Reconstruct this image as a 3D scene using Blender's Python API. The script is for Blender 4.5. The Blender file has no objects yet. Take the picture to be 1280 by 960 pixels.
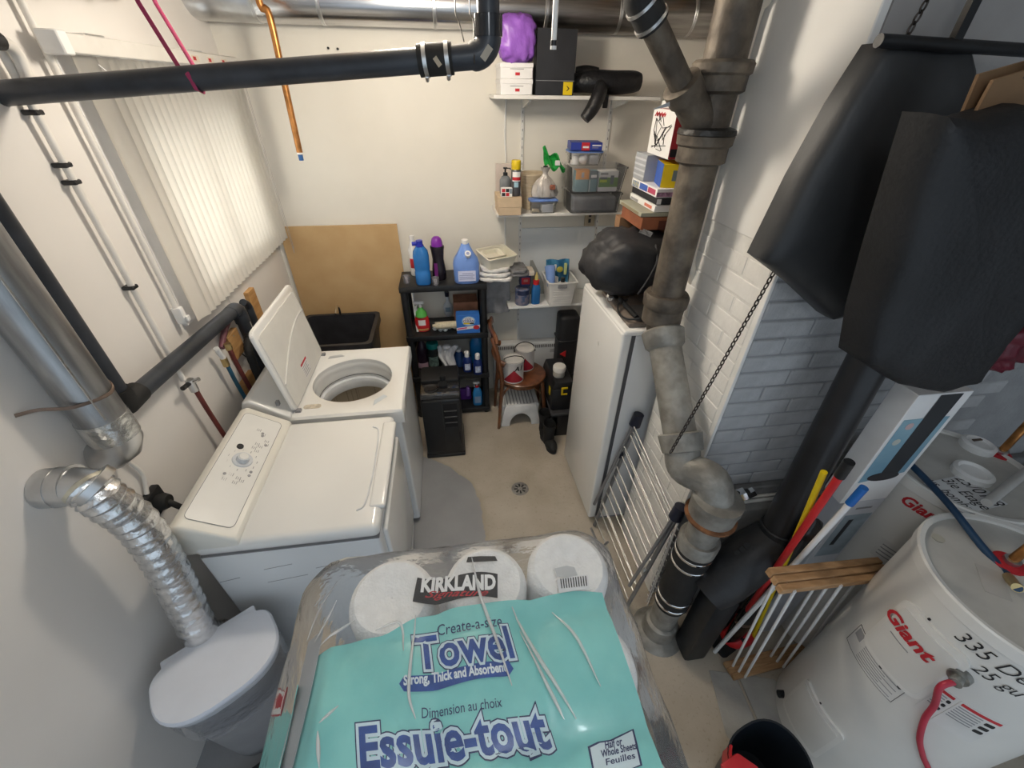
import bpy, bmesh, math, random
from mathutils import Vector, Matrix, noise as mnoise
random.seed(7)
S = bpy.context.scene
COL = S.collection
PI = math.pi
# ------------------------------------------------------------------ camera
FPX = 515.267
CX = Vector((0.99002041, -0.14047076, 0.01129385))     # image right
CD = Vector((-0.07266205, -0.5774909, -0.81315711))    # image down
CF = Vector((0.12074689, 0.8042215, -0.58193467))      # view direction
EYE = Vector((0.0, 0.0, 2.35))
cam = bpy.data.objects.new('camera', bpy.data.cameras.new('camera'))
COL.objects.link(cam)
cam.matrix_world = Matrix(((CX.x, -CD.x, -CF.x, EYE.x), (CX.y, -CD.y, -CF.y, EYE.y), (CX.z, -CD.z, -CF.z, EYE.z), (0, 0, 0, 1)))
cam.data.sensor_width = 36.0
cam.data.lens = 36.0 * FPX / 1280.0
cam.data.clip_start = 0.02
S.camera = cam
# ------------------------------------------------------------------ world, lamp power, exposure
W = bpy.data.worlds.new('daylight'); S.world = W; W.use_nodes = True
bg = W.node_tree.nodes['Background']
bg.inputs['Color'].default_value = (0.74, 0.87, 1.0, 1)
bg.inputs['Strength'].default_value = .85
LAMP_POWER = 41.0
LAMP_COLOUR = (1.0, 0.90, 0.76)
LAMP_AT = Vector((-0.12, 1.95, 2.66))
LAMP2_POWER = 10.5                                        # second ceiling bulb, behind the camera
LAMP2_COLOUR = (0.90, 0.95, 1.0)
LAMP2_AT = Vector((0.10, -0.15, 2.72))
sun = bpy.data.objects.new('daylight_sun', bpy.data.lights.new('daylight_sun', 'SUN')); COL.objects.link(sun)
sun.data.energy = 22.0; sun.data.angle = 0.6; sun.data.color = (0.90, 0.95, 1.0)
sun.rotation_euler = (0.0, -math.radians(62), math.radians(-6))        # sun lamp added outside the window to brighten the blind
S.view_settings.view_transform = 'Standard'
S.view_settings.look = 'None'
S.view_settings.gamma = 1.0
S.view_settings.use_curve_mapping = False
S.view_settings.exposure = 0.0

# a pixel of the photograph onto a plane of the room, used to measure places
def ray(u, v): return CX * (u - 640) + CD * (v - 480) + CF * FPX
def A(ax, u, v, val):
    r = ray(u, v); i = 'xyz'.index(ax)
    return EYE + r * ((val - EYE[i]) / r[i])
def D(u, v, d): return EYE + ray(u, v) * (d / FPX)

# ------------------------------------------------------------------ materials
MATS = {}
def M(name, col=(.8, .8, .8), rough=.5, metal=0.0, var=.08, ns=12.0, bump=0.0, bs=60.0, coat=0.0, trans=0.0, alpha=1.0, col2=None, detail=4.0, ramp=(.35, .65), emit=0.0, sub=0.0, stretch=None, ior=1.45):
    if name in MATS: return MATS[name]
    m = bpy.data.materials.new(name); MATS[name] = m; m.use_nodes = True
    nt = m.node_tree; N = nt.nodes; L = nt.links
    b = N['Principled BSDF']
    tc = N.new('ShaderNodeTexCoord'); mp = N.new('ShaderNodeMapping')
    L.new(tc.outputs['Object'], mp.inputs['Vector'])
    if stretch: mp.inputs['Scale'].default_value = stretch
    nz = N.new('ShaderNodeTexNoise'); nz.inputs['Scale'].default_value = ns; nz.inputs['Detail'].default_value = detail
    L.new(mp.outputs['Vector'], nz.inputs['Vector'])
    cr = N.new('ShaderNodeValToRGB')
    c2 = col2 if col2 else tuple(max(0, c * (1 - var)) for c in col)
    c1 = col if col2 else tuple(min(1, c * (1 + var * .5)) for c in col)
    cr.color_ramp.elements[0].position = ramp[0]; cr.color_ramp.elements[1].position = ramp[1]
    cr.color_ramp.elements[0].color = (*c2, 1); cr.color_ramp.elements[1].color = (*c1, 1)
    L.new(nz.outputs['Fac'], cr.inputs['Fac']); L.new(cr.outputs['Color'], b.inputs['Base Color'])
    b.inputs['Roughness'].default_value = rough; b.inputs['Metallic'].default_value = metal
    b.inputs['Coat Weight'].default_value = coat; b.inputs['Coat Roughness'].default_value = .08
    b.inputs['Transmission Weight'].default_value = trans; b.inputs['Alpha'].default_value = alpha
    b.inputs['IOR'].default_value = ior
    if sub: b.inputs['Subsurface Weight'].default_value = sub
    if emit:
        b.inputs['Emission Color'].default_value = (*col, 1); b.inputs['Emission Strength'].default_value = emit
    if bump:
        n2 = N.new('ShaderNodeTexNoise'); n2.inputs['Scale'].default_value = bs; n2.inputs['Detail'].default_value = 5
        L.new(mp.outputs['Vector'], n2.inputs['Vector'])
        bp = N.new('ShaderNodeBump'); bp.inputs['Strength'].default_value = bump; bp.inputs['Distance'].default_value = .01
        L.new(n2.outputs['Fac'], bp.inputs['Height']); L.new(bp.outputs['Normal'], b.inputs['Normal'])
    return m
def clear_plastic(name, tint=(1, 1, 1), gloss=.12, rough=.08, body=.0, bump=0.0, bs=40):
    """thin clear sheet: see-through with sharp reflections, plus a little milky body"""
    if name in MATS: return MATS[name]
    m = bpy.data.materials.new(name); MATS[name] = m; m.use_nodes = True
    nt = m.node_tree; N = nt.nodes; L = nt.links
    for n in list(N): N.remove(n)
    out = N.new('ShaderNodeOutputMaterial'); tr = N.new('ShaderNodeBsdfTransparent'); tr.inputs['Color'].default_value = (*tint, 1)
    gl = N.new('ShaderNodeBsdfGlossy'); gl.inputs['Roughness'].default_value = rough; gl.inputs['Color'].default_value = (1, 1, 1, 1)
    df = N.new('ShaderNodeBsdfDiffuse'); df.inputs['Color'].default_value = (*[min(1, t * .95) for t in tint], 1)
    m1 = N.new('ShaderNodeMixShader'); m1.inputs['Fac'].default_value = body
    L.new(tr.outputs[0], m1.inputs[1]); L.new(df.outputs[0], m1.inputs[2])
    fr = N.new('ShaderNodeFresnel'); fr.inputs['IOR'].default_value = 1.0 + gloss * 3.5
    m2 = N.new('ShaderNodeMixShader'); L.new(fr.outputs[0], m2.inputs['Fac'])
    L.new(m1.outputs[0], m2.inputs[1]); L.new(gl.outputs[0], m2.inputs[2]); L.new(m2.outputs[0], out.inputs['Surface'])
    if bump:
        tc = N.new('ShaderNodeTexCoord'); nz = N.new('ShaderNodeTexNoise'); nz.inputs['Scale'].default_value = bs; nz.inputs['Detail'].default_value = 3
        L.new(tc.outputs['Object'], nz.inputs['Vector'])
        bp = N.new('ShaderNodeBump'); bp.inputs['Strength'].default_value = bump; bp.inputs['Distance'].default_value = .02
        L.new(nz.outputs['Fac'], bp.inputs['Height'])
        L.new(bp.outputs['Normal'], gl.inputs['Normal']); L.new(bp.outputs['Normal'], fr.inputs['Normal'])
    return m

# ------------------------------------------------------------------ mesh helpers
_fsc = {}
def fs_set(fs):
    k = id(fs)
    if _fsc.get('k') != k: _fsc['k'] = k; _fsc['s'] = set(fs)
    return _fsc['s']
class G:
    def __init__(s): s.bm = bmesh.new()
    def _add(s, verts, faces):
        vs = [s.bm.verts.new(v) for v in verts]
        out = []
        for f in faces:
            try: out.append(s.bm.faces.new([vs[i] for i in f]))
            except ValueError: pass
        return vs, out
    def box(s, lo, hi, bev=0.0, seg=2, mat=None):
        t = bmesh.new(); bmesh.ops.create_cube(t, size=1)
        c = [(lo[i] + hi[i]) / 2 for i in range(3)]; d = [max(1e-4, abs(hi[i] - lo[i])) for i in range(3)]
        for v in t.verts: v.co = Vector((v.co.x * d[0] + c[0], v.co.y * d[1] + c[1], v.co.z * d[2] + c[2]))
        if bev: bmesh.ops.bevel(t, geom=list(t.edges), offset=min(bev, min(d) * .49), segments=seg, affect='EDGES', profile=.5)
        return s._merge(t, mat)
    def _merge(s, t, mat=None):
        if mat is not None: t.transform(mat)
        me = bpy.data.meshes.new('tmp'); t.to_mesh(me); t.free(); s.bm.from_mesh(me); bpy.data.meshes.remove(me); return s
    def cyl(s, p0, p1, r0, r1=None, seg=20, caps=True): return s.tube([p0, p1], [r0, r0 if r1 is None else r1], seg, caps)
    def tube(s, pts, r, seg=12, caps=True, sx=1.0, ref=None):
        pts = [Vector(p) for p in pts]; n = len(pts)
        rs = r if isinstance(r, (list, tuple)) else [r] * n
        T = []
        for i in range(n):
            a = pts[i] - pts[max(0, i - 1)]; b = pts[min(n - 1, i + 1)] - pts[i]
            a = a.normalized() if a.length > 1e-9 else Vector(); b = b.normalized() if b.length > 1e-9 else Vector()
            t = a + b; T.append(t.normalized() if t.length > 1e-6 else Vector((0, 0, 1)))
        up = Vector(ref) if ref else (Vector((0, 0, 1)) if abs(T[0].z) < .9 else Vector((1, 0, 0)))
        x = T[0].cross(up).normalized(); rings = []
        for i in range(n):
            x = (x - T[i] * x.dot(T[i])).normalized(); y = T[i].cross(x)
            k = 1.0
            if 0 < i < n - 1:
                c = (pts[i] - pts[i - 1]).normalized().dot(T[i]); k = 1 / max(.5, c)
            rings.append([s.bm.verts.new(pts[i] + x * (math.cos(2 * PI * j / seg) * rs[i] * sx * (k if False else 1)) + y * (math.sin(2 * PI * j / seg) * rs[i])) for j in range(seg)])
        for i in range(n - 1):
            for j in range(seg):
                s.bm.faces.new([rings[i][j], rings[i][(j + 1) % seg], rings[i + 1][(j + 1) % seg], rings[i + 1][j]])
        if caps:
            s.bm.faces.new(rings[0][::-1]); s.bm.faces.new(rings[-1])
        return s
    def lathe(s, prof, c=(0, 0, 0), seg=24, sx=1.0, sy=1.0, mat=None, pw=2.0, caps=True):
        """prof: list of (radius, height) bottom to top; pw>2 gives squarish plan"""
        c = Vector(c); rings = []
        for r, z in prof:
            ring = []
            for j in range(seg):
                a = 2 * PI * j / seg; ca, sa = math.cos(a), math.sin(a)
                q = (abs(ca) ** pw + abs(sa) ** pw) ** (-1 / pw)
                p = Vector((ca * q * max(r, 1e-4) * sx, sa * q * max(r, 1e-4) * sy, z))
                if mat is not None: p = mat @ p
                ring.append(s.bm.verts.new(p + c))
            rings.append(ring)
        for i in range(len(rings) - 1):
            for j in range(seg): s.bm.faces.new([rings[i][j], rings[i][(j + 1) % seg], rings[i + 1][(j + 1) % seg], rings[i + 1][j]])
        if caps:
            s.bm.faces.new(rings[0][::-1]); s.bm.faces.new(rings[-1])
        return s
    def prism(s, poly, h, mat=None, bev=0.0, seg=2, edges='all'):
        """poly in local xy, extruded to z=h, then placed with mat"""
        t = bmesh.new(); vs = [t.verts.new((p[0], p[1], 0)) for p in poly]
        f = t.faces.new(vs); r = bmesh.ops.extrude_face_region(t, geom=[f])
        for v in [e for e in r['geom'] if isinstance(e, bmesh.types.BMVert)]: v.co.z += h
        bmesh.ops.recalc_face_normals(t, faces=list(t.faces))
        if bev: bmesh.ops.bevel(t, geom=list(t.edges), offset=bev, segments=seg, affect='EDGES', profile=.5)
        return s._merge(t, mat)
    def grid(s, fn, nu, nv, th=0.0, closeu=False):
        rows = [[s.bm.verts.new(Vector(fn(i / nu, j / nv))) for i in range(nu + (0 if closeu else 1))] for j in range(nv + 1)]
        fs = []
        m = nu if closeu else nu
        for j in range(nv):
            for i in range(m):
                k = (i + 1) % nu if closeu else i + 1
                fs.append(s.bm.faces.new([rows[j][i], rows[j][k], rows[j + 1][k], rows[j + 1][i]]))
        if th:
            s.bm.normal_update()
            vs = [v for r_ in rows for v in r_]; mp = {v: s.bm.verts.new(v.co - v.normal * th) for v in vs}
            es = {e for f in fs for e in f.edges if sum(1 for q in e.link_faces if q in fs_set(fs)) == 1}
            for f in fs: s.bm.faces.new([mp[v] for v in reversed(f.verts)])
            for e in es:
                a, b = e.verts; s.bm.faces.new([a, b, mp[b], mp[a]])
        return s
    def quad(s, a, b, c, d, th=.001):
        a, b, c, d = map(Vector, (a, b, c, d)); n = (b - a).cross(d - a).normalized() * th
        s._add([a, b, c, d, a + n, b + n, c + n, d + n], [(3, 2, 1, 0), (4, 5, 6, 7), (0, 1, 5, 4), (1, 2, 6, 5), (2, 3, 7, 6), (3, 0, 4, 7)])
        return s
    def sphere(s, c, r, sc=(1, 1, 1), u=16, v=10, mat=None):
        t = bmesh.new(); bmesh.ops.create_uvsphere(t, u_segments=u, v_segments=v, radius=1)
        for w in t.verts: w.co = Vector((w.co.x * r * sc[0] + c[0], w.co.y * r * sc[1] + c[1], w.co.z * r * sc[2] + c[2]))
        return s._merge(t, mat)
    def bevel(s, off, seg=2, ang=30):
        es = [e for e in s.bm.edges if len(e.link_faces) == 2 and e.calc_face_angle(0) > math.radians(ang)]
        bmesh.ops.bevel(s.bm, geom=es, offset=off, segments=seg, affect='EDGES', profile=.5); return s
    def xf(s, m): s.bm.transform(m); return s
    def warp(s, fn):
        for v in s.bm.verts: v.co = Vector(fn(v.co))
        return s
def setp(o, label=None, cat=None, group=None, kind=None):
    if label: o['label'] = label
    if cat: o['category'] = cat
    if group: o['group'] = group
    if kind: o['kind'] = kind
    return o
def mesh(name, g, mat, parent=None, label=None, cat=None, group=None, kind=None, ang=38, smooth=True, norm=True):
    bm = g.bm
    if norm: bmesh.ops.recalc_face_normals(bm, faces=list(bm.faces))
    if smooth:
        for f in bm.faces: f.smooth = True
        for e in bm.edges:
            if len(e.link_faces) != 2 or e.calc_face_angle(0) > math.radians(ang): e.smooth = False
    me = bpy.data.meshes.new(name); bm.to_mesh(me); bm.free()
    me.materials.append(mat)
    o = bpy.data.objects.new(name, me); COL.objects.link(o)
    if parent:
        o.parent = parent
        o.matrix_parent_inverse = Matrix.Translation(-parent.location) if parent.type == 'EMPTY' else Matrix.Identity(4)
    return setp(o, label, cat, group, kind)
def thing(name, label, cat, loc, group=None):
    o = bpy.data.objects.new(name, None); COL.objects.link(o); o.location = loc; o.empty_display_size = .05
    return setp(o, label, cat, group)
def rotz(a, c=(0, 0, 0)): return Matrix.Translation(Vector(c)) @ Matrix.Rotation(a, 4, 'Z')
def frame(o, x, y):
    """matrix with origin o, local x and y axes"""
    x = Vector(x).normalized(); z = x.cross(Vector(y)).normalized(); y = z.cross(x)
    return Matrix(((x.x, y.x, z.x, o[0]), (x.y, y.y, z.y, o[1]), (x.z, y.z, z.z, o[2]), (0, 0, 0, 1)))
def arc(c, r, a0, a1, n, ax='xy'):
    out = []
    for i in range(n + 1):
        a = a0 + (a1 - a0) * i / n; p = [c[0], c[1], c[2]]
        p['xyz'.index(ax[0])] += r * math.cos(a); p['xyz'.index(ax[1])] += r * math.sin(a); out.append(Vector(p))
    return out
def smoothpath(pts, n=6):
    """Catmull-Rom through points"""
    P = [Vector(p) for p in pts]; P = [P[0] * 2 - P[1]] + P + [P[-1] * 2 - P[-2]]; out = []
    for i in range(1, len(P) - 2):
        for k in range(n):
            t = k / n; a, b, c, d = P[i - 1], P[i], P[i + 1], P[i + 2]
            out.append(.5 * ((2 * b) + (c - a) * t + (2 * a - 5 * b + 4 * c - d) * t * t + (3 * b - a - 3 * c + d) * t ** 3))
    out.append(P[-2]); return out
def rrect(w, h, r, n=4):
    out = []
    for cx, cy, a0 in ((w / 2 - r, h / 2 - r, 0), (-w / 2 + r, h / 2 - r, PI / 2), (-w / 2 + r, -h / 2 + r, PI), (w / 2 - r, -h / 2 + r, 1.5 * PI)):
        for i in range(n + 1): a = a0 + i * PI / 2 / n; out.append((cx + r * math.cos(a), cy + r * math.sin(a)))
    return out
# text as real flat geometry: returns G with letters laid in local xy, bisected so that it can be bent over a surface
def text_g(body, size, shear=0.0, offset=0.0, cut=0.0, align='CENTER', sx=1.0, space=1.0):
    cu = bpy.data.curves.new('t', 'FONT'); cu.body = body; cu.size = size; cu.shear = shear; cu.offset = offset
    cu.align_x = align; cu.align_y = 'CENTER'; cu.resolution_u = 3; cu.space_character = space
    ob = bpy.data.objects.new('t', cu); COL.objects.link(ob)
    bpy.context.view_layer.update()
    me = bpy.data.meshes.new_from_object(ob.evaluated_get(bpy.context.evaluated_depsgraph_get()))
    bpy.data.objects.remove(ob); bpy.data.curves.remove(cu)
    g = G(); g.bm.from_mesh(me); bpy.data.meshes.remove(me)
    for v in g.bm.verts: v.co.x *= sx
    if cut:
        xs = [v.co.x for v in g.bm.verts]; ys = [v.co.y for v in g.bm.verts]
        if xs:
            for vals, nrm in ((xs, (1, 0, 0)), (ys, (0, 1, 0))):
                a = math.floor(min(vals) / cut) * cut
                while a < max(vals):
                    bmesh.ops.bisect_plane(g.bm, geom=list(g.bm.verts) + list(g.bm.edges) + list(g.bm.faces), plane_co=Vector(nrm) * a, plane_no=nrm); a += cut
    return g
def text(name, body, size, mat, fr, parent, shear=0.0, offset=0.0, lift=.001, sx=1.0, space=1.0):
    g = text_g(body, size, shear, offset, 0, 'CENTER', sx, space)
    g.xf(fr @ Matrix.Translation((0, 0, lift)))
    return mesh(name, g, mat, parent, norm=False, smooth=False)
# ------------------------------------------------------------------ common materials
white_paint = M('white_paint', (.80, .77, .73), .75, var=.05, ns=3, bump=.05, bs=25)
left_paint = M('panel_paint', (.80, .77, .735), .6, var=.04, ns=2, bump=.03, bs=12)
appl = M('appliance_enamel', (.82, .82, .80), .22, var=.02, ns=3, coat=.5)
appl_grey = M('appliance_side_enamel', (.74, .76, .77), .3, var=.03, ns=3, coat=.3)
ivory = M('ivory_plastic', (.80, .785, .72), .35, var=.03, ns=5)
black_pl = M('black_plastic', (.012, .013, .015), .42, var=.3, ns=20, bump=.05, bs=120)
black_abs = M('black_abs_pipe', (.036, .042, .053), .38, var=.35, ns=9, bump=.03, bs=60)
steel = M('galvanised_steel', (.62, .63, .64), .32, 1.0, var=.18, ns=9, bump=.04, bs=30)
chrome = M('chrome', (.8, .8, .8), .12, 1.0, var=.05)
wire_steel = M('rack_steel', (.50, .50, .49), .42, 1.0, var=.12, ns=30)
copper = M('copper_pipe', (.55, .25, .085), .4, 1.0, var=.3, ns=25)
iron = M('cast_iron', (.17, .143, .112), .55, .35, col2=(.075, .062, .05), ns=14, bump=.35, bs=45)
iron_low = M('primed_cast_iron', (.33, .32, .29), .5, .3, col2=(.20, .19, .17), ns=16, bump=.3, bs=50)
wood = M('varnished_wood', (.20, .075, .03), .3, col2=(.10, .035, .014), ns=10, coat=.4, stretch=(2, 2, .3))
raw_wood = M('raw_wood', (.50, .30, .15), .65, col2=(.36, .20, .09), ns=8, stretch=(1, 8, 8), bump=.1, bs=60)
kraft = M('kraft_card', (.60, .46, .31), .8, var=.12, ns=12)
mdf = M('mdf_board', (.56, .38, .19), .75, col2=(.51, .33, .155), ns=5, detail=8)
navy_pl = M('navy_plastic', (.012, .014, .03), .35, var=.2)
white_pl = M('white_plastic', (.80, .80, .79), .35, var=.03)
card_white = M('white_card', (.78, .77, .76), .7, var=.04)
cloth_white = M('white_terry', (.78, .77, .75), .95, var=.1, ns=40, bump=.4, bs=200)
cloth_grey = M('grey_cloth', (.20, .20, .21), .95, var=.25, ns=30, bump=.3, bs=160)
red_pl = M('red_plastic', (.55, .02, .025), .35, var=.1)
yellow_pl = M('yellow_plastic', (.72, .52, .01), .4, var=.08)
blue_pl = M('blue_plastic', (.015, .13, .45), .35, var=.1)
ink = M('black_ink', (.012, .012, .014), .6, var=.1)
ink_red = M('red_ink', (.5, .02, .03), .6, var=.1)
ink_grey = M('grey_ink', (.28, .28, .29), .6, var=.1)
ink_blue = M('blue_ink', (.015, .03, .22), .5, var=.15)
rubber = M('black_rubber', (.014, .014, .014), .7, var=.3, bump=.1)
# ================================================================== THE SETTING
XL, YB, CEIL = -1.23, 3.2, 2.86
XR, YN = 2.75, -1.3
CHX, CHY0, CHY1 = 0.98, 1.10, 1.56          # chimney block: left face, near face, far face
def floor_material():
    m = bpy.data.materials.new('concrete_floor'); m.use_nodes = True
    nt = m.node_tree; N = nt.nodes; L = nt.links; b = N['Principled BSDF']
    tc = N.new('ShaderNodeTexCoord'); sp = N.new('ShaderNodeSeparateXYZ'); L.new(tc.outputs['Object'], sp.inputs[0])
    def noise(s, d=5):
        n = N.new('ShaderNodeTexNoise'); n.inputs['Scale'].default_value = s; n.inputs['Detail'].default_value = d
        L.new(tc.outputs['Object'], n.inputs['Vector']); return n.outputs['Fac']
    def math_(op, a, c=None):
        n = N.new('ShaderNodeMath'); n.operation = op
        for i, q in enumerate((a, c)):
            if q is None: continue
            if isinstance(q, (int, float)): n.inputs[i].default_value = q
            else: L.new(q, n.inputs[i])
        return n.outputs[0]
    def ramp(f, p0, p1, c0, c1):
        r = N.new('ShaderNodeValToRGB'); e = r.color_ramp.elements
        e[0].position = p0; e[1].position = p1; e[0].color = (*c0, 1); e[1].color = (*c1, 1); L.new(f, r.inputs['Fac']); return r.outputs['Color']
    base = ramp(noise(3.2, 9), .32, .68, (.40, .345, .27), (.52, .465, .385))
    spk = ramp(noise(60, 3), .60, .72, (1, 1, 1), (.72, .68, .62))
    mx = N.new('ShaderNodeMix'); mx.data_type = 'RGBA'; mx.blend_type = 'MULTIPLY'; mx.inputs['Factor'].default_value = .6
    L.new(base, mx.inputs['A']); L.new(spk, mx.inputs['B'])
    paint = ramp(noise(4, 5), .3, .7, (.27, .275, .285), (.325, .33, .34))
    # the flaked edge of the old grey floor paint, left of the drain
    far = math_('MAXIMUM', math_('SUBTRACT', sp.outputs['Y'], 1.84), 0)
    bite = math_('MULTIPLY', math_('MULTIPLY', far, far), 1.5)
    wob = math_('MULTIPLY', math_('SUBTRACT', noise(6, 6), .5), .13)
    d = math_('SUBTRACT', math_('SUBTRACT', math_('ADD', .075, wob), bite), sp.outputs['X'])
    mask = N.new('ShaderNodeMapRange'); mask.inputs['From Min'].default_value = -.004; mask.inputs['From Max'].default_value = .006; L.new(d, mask.inputs['Value'])
    rim = N.new('ShaderNodeMapRange'); rim.inputs['From Min'].default_value = -.045; rim.inputs['From Max'].default_value = 0.0; L.new(d, rim.inputs['Value'])
    m0 = N.new('ShaderNodeMix'); m0.data_type = 'RGBA'; L.new(math_('MULTIPLY', rim.outputs[0], .55), m0.inputs['Factor']); L.new(mx.outputs['Result'], m0.inputs['A']); m0.inputs['B'].default_value = (.36, .29, .20, 1)
    m1 = N.new('ShaderNodeMix'); m1.data_type = 'RGBA'; L.new(mask.outputs[0], m1.inputs['Factor']); L.new(m0.outputs['Result'], m1.inputs['A']); L.new(paint, m1.inputs['B'])
    L.new(m1.outputs['Result'], b.inputs['Base Color']); b.inputs['Roughness'].default_value = .62
    bp = N.new('ShaderNodeBump'); bp.inputs['Strength'].default_value = .18; bp.inputs['Distance'].default_value = .01
    L.new(noise(35, 6), bp.inputs['Height']); L.new(bp.outputs['Normal'], b.inputs['Normal'])
    return m
FLOOR = floor_material()
floor = mesh('floor', G().box((XL - .25, YN, -.12), (XR + .2, YB + .25, 0)), FLOOR, kind='structure')
conc = M('patch_concrete', (.42, .41, .38), .8, col2=(.33, .32, .30), ns=6, bump=.3, bs=40)
def fl(u, v, z=0): return A('z', u, v, z)
strip1 = [fl(886, 838), fl(918, 842), fl(948, 912), fl(960, 960), fl(935, 960), fl(907, 918)]
strip2 = [fl(921, 842), fl(968, 850), fl(1000, 900), fl(1020, 960), fl(964, 960), fl(951, 912)]
for st, h in ((strip1, .006), (strip2, .010)):
    mesh('concrete_patch', G().prism([(p.x, p.y) for p in st], h, bev=.003, seg=1), conc, floor)
# floor drain, let into the slab
dc = fl(650, 611)
dr = thing('floor_drain', 'small round slotted metal drain grate in the concrete floor', 'drain', (dc.x, dc.y, 0))
mesh('rim', G().lathe([(.062, 0), (.062, .003), (.052, .004), (.052, .001)], dc, 32), M('old_steel', (.36, .35, .33), .5, .7, var=.3, ns=40), dr)
g = G().lathe([(.051, .0), (.051, .0025), (.002, .0028)], dc, 32); mesh('grate', g, MATS['old_steel'], dr)
for k in range(8):
    a = k * PI / 4; ca, sa = math.cos(a), math.sin(a)
    mesh('slot', G().prism([(-.012, -.0045), (.014, -.0065), (.014, .0065), (-.012, .0045)], .0012, frame((dc.x + ca * .029, dc.y + sa * .029, .0024), (ca, sa, 0), (-sa, ca, 0))), ink, dr)
# ceiling with joists
ceil_m = M('ceiling_board', (.60, .57, .53), .85, var=.1, ns=6)
ceiling = mesh('ceiling', G().box((XL - .25, YN, CEIL), (XR + .2, YB + .25, CEIL + .1)), ceil_m, kind='structure')
for x in (-.85, -.40, .55, 1.0, 1.45):
    mesh('joist', G().box((x - .02, YN, CEIL - .03), (x + .02, YB, CEIL)), raw_wood, ceiling)
# left wall with the window opening
WY0, WY1, WZ0, WZ1 = 2.02, 3.02, 1.60, 2.40
g = G()
g.box((XL - .2, YN, 0), (XL, WY0, CEIL)); g.box((XL - .2, WY1, 0), (XL, YB + .25, CEIL))
g.box((XL - .2, WY0, 0), (XL, WY1, WZ0)); g.box((XL - .2, WY0, WZ1), (XL, WY1, CEIL))
wall_left = mesh('wall_left', g, left_paint, kind='structure', smooth=False)
for y in (2.30,):
    mesh('panel_joint', G().box((XL - .001, y - .002, .02), (XL + .0015, y + .002, 1.45 if y > 2 else 2.3)), M('joint_filler', (.62, .60, .57), .8), wall_left)  # panel joint drawn as a slightly greyer line
wall_back = mesh('wall_back', G().box((XL, YB, 0), (2.0, YB + .2, CEIL)), M('back_wall_paint', (.78, .745, .67), .8, col2=(.735, .70, .625), ns=2.2, detail=7, bump=.06, bs=14), kind='structure', smooth=False)
mesh('panel_sheet', G().box((.52, YB - .012, .02), (1.70, YB, 1.49), .003, 1), M('panel_sheet_paint', (.73, .76, .77), .6, var=.05, ns=3), wall_back)
for u, v in ((410, 60), (422, 61), (720, 398)):
    p = A('y', u, v, YB - .013); mesh('screw_hole', G().cyl((p.x, YB - .0135, p.z), (p.x, YB - .002, p.z), .006, seg=10), ink, wall_back)
mesh('wall_recess', G().box((1.74, CHY1, 0), (1.94, YB, CEIL)), white_paint, kind='structure', smooth=False)
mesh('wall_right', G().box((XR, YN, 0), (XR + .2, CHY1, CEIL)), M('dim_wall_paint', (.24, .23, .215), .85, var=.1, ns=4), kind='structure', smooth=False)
# chimney block of painted brick
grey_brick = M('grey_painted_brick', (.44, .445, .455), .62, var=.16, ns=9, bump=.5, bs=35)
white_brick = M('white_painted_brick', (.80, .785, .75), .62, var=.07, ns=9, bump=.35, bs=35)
mort_grey = M('shaded_mortar', (.33, .335, .345), .8, var=.1, bump=.4)  # darker than the bricks: joint shading put into the colour
chim = mesh('wall_chimney', G().box((CHX + .004, CHY0 + .0025, 0), (XR, CHY1, CEIL)), mort_grey, kind='structure', smooth=False)
mesh('mortar_face', G().box((CHX + .0012, CHY0 + .012, 0), (CHX + .006, CHY1, 1.96)), M('white_mortar', (.75, .735, .70), .8, var=.1, bump=.3), chim)
mesh('plaster', G().box((CHX - .004, CHY0 - .003, 1.958), (CHX + .02, CHY1 + .002, CEIL), .003, 1), M('white_plaster', (.80, .785, .755), .8, col2=(.76, .745, .715), ns=4, bump=.08, bs=10), chim)
mesh('paint_edge', G().box((CHX - .002, CHY0 - .004, .80), (CHX + .012, CHY0 + .02, 1.96), .003, 1), white_brick, chim)
mesh('upper_render', G().box((CHX + .022, CHY0 - .004, 2.28), (XR, CHY0 + .02, CEIL)), M('grey_render', (.36, .345, .335), .85, var=.12, ns=5, bump=.2, bs=20), chim)
PITCH, BH = .0695, .062
def brick_mesh(w, d, h, mat, nm):
    g = G().box((0, 0, 0), (w, d, h), .004, 1); me = bpy.data.meshes.new(nm)
    for f in g.bm.faces: f.smooth = False
    g.bm.to_mesh(me); g.bm.free(); me.materials.append(mat); return me
gm = {}
def put_brick(me, loc):
    o = bpy.data.objects.new('brick', me); COL.objects.link(o); o.parent = chim; o.location = loc; return o
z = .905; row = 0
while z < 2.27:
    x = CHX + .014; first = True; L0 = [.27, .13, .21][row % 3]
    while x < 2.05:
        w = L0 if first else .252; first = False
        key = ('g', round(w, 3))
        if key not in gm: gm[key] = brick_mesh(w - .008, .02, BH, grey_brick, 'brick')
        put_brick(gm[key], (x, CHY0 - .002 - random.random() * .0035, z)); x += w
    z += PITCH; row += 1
z = .10; row = 0
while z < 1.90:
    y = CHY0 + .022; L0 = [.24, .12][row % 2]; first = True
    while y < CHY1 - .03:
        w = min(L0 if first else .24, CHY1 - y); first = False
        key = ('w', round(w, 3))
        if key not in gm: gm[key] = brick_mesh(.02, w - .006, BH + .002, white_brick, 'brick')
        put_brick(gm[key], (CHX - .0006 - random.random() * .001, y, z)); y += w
    z += PITCH; row += 1
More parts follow.
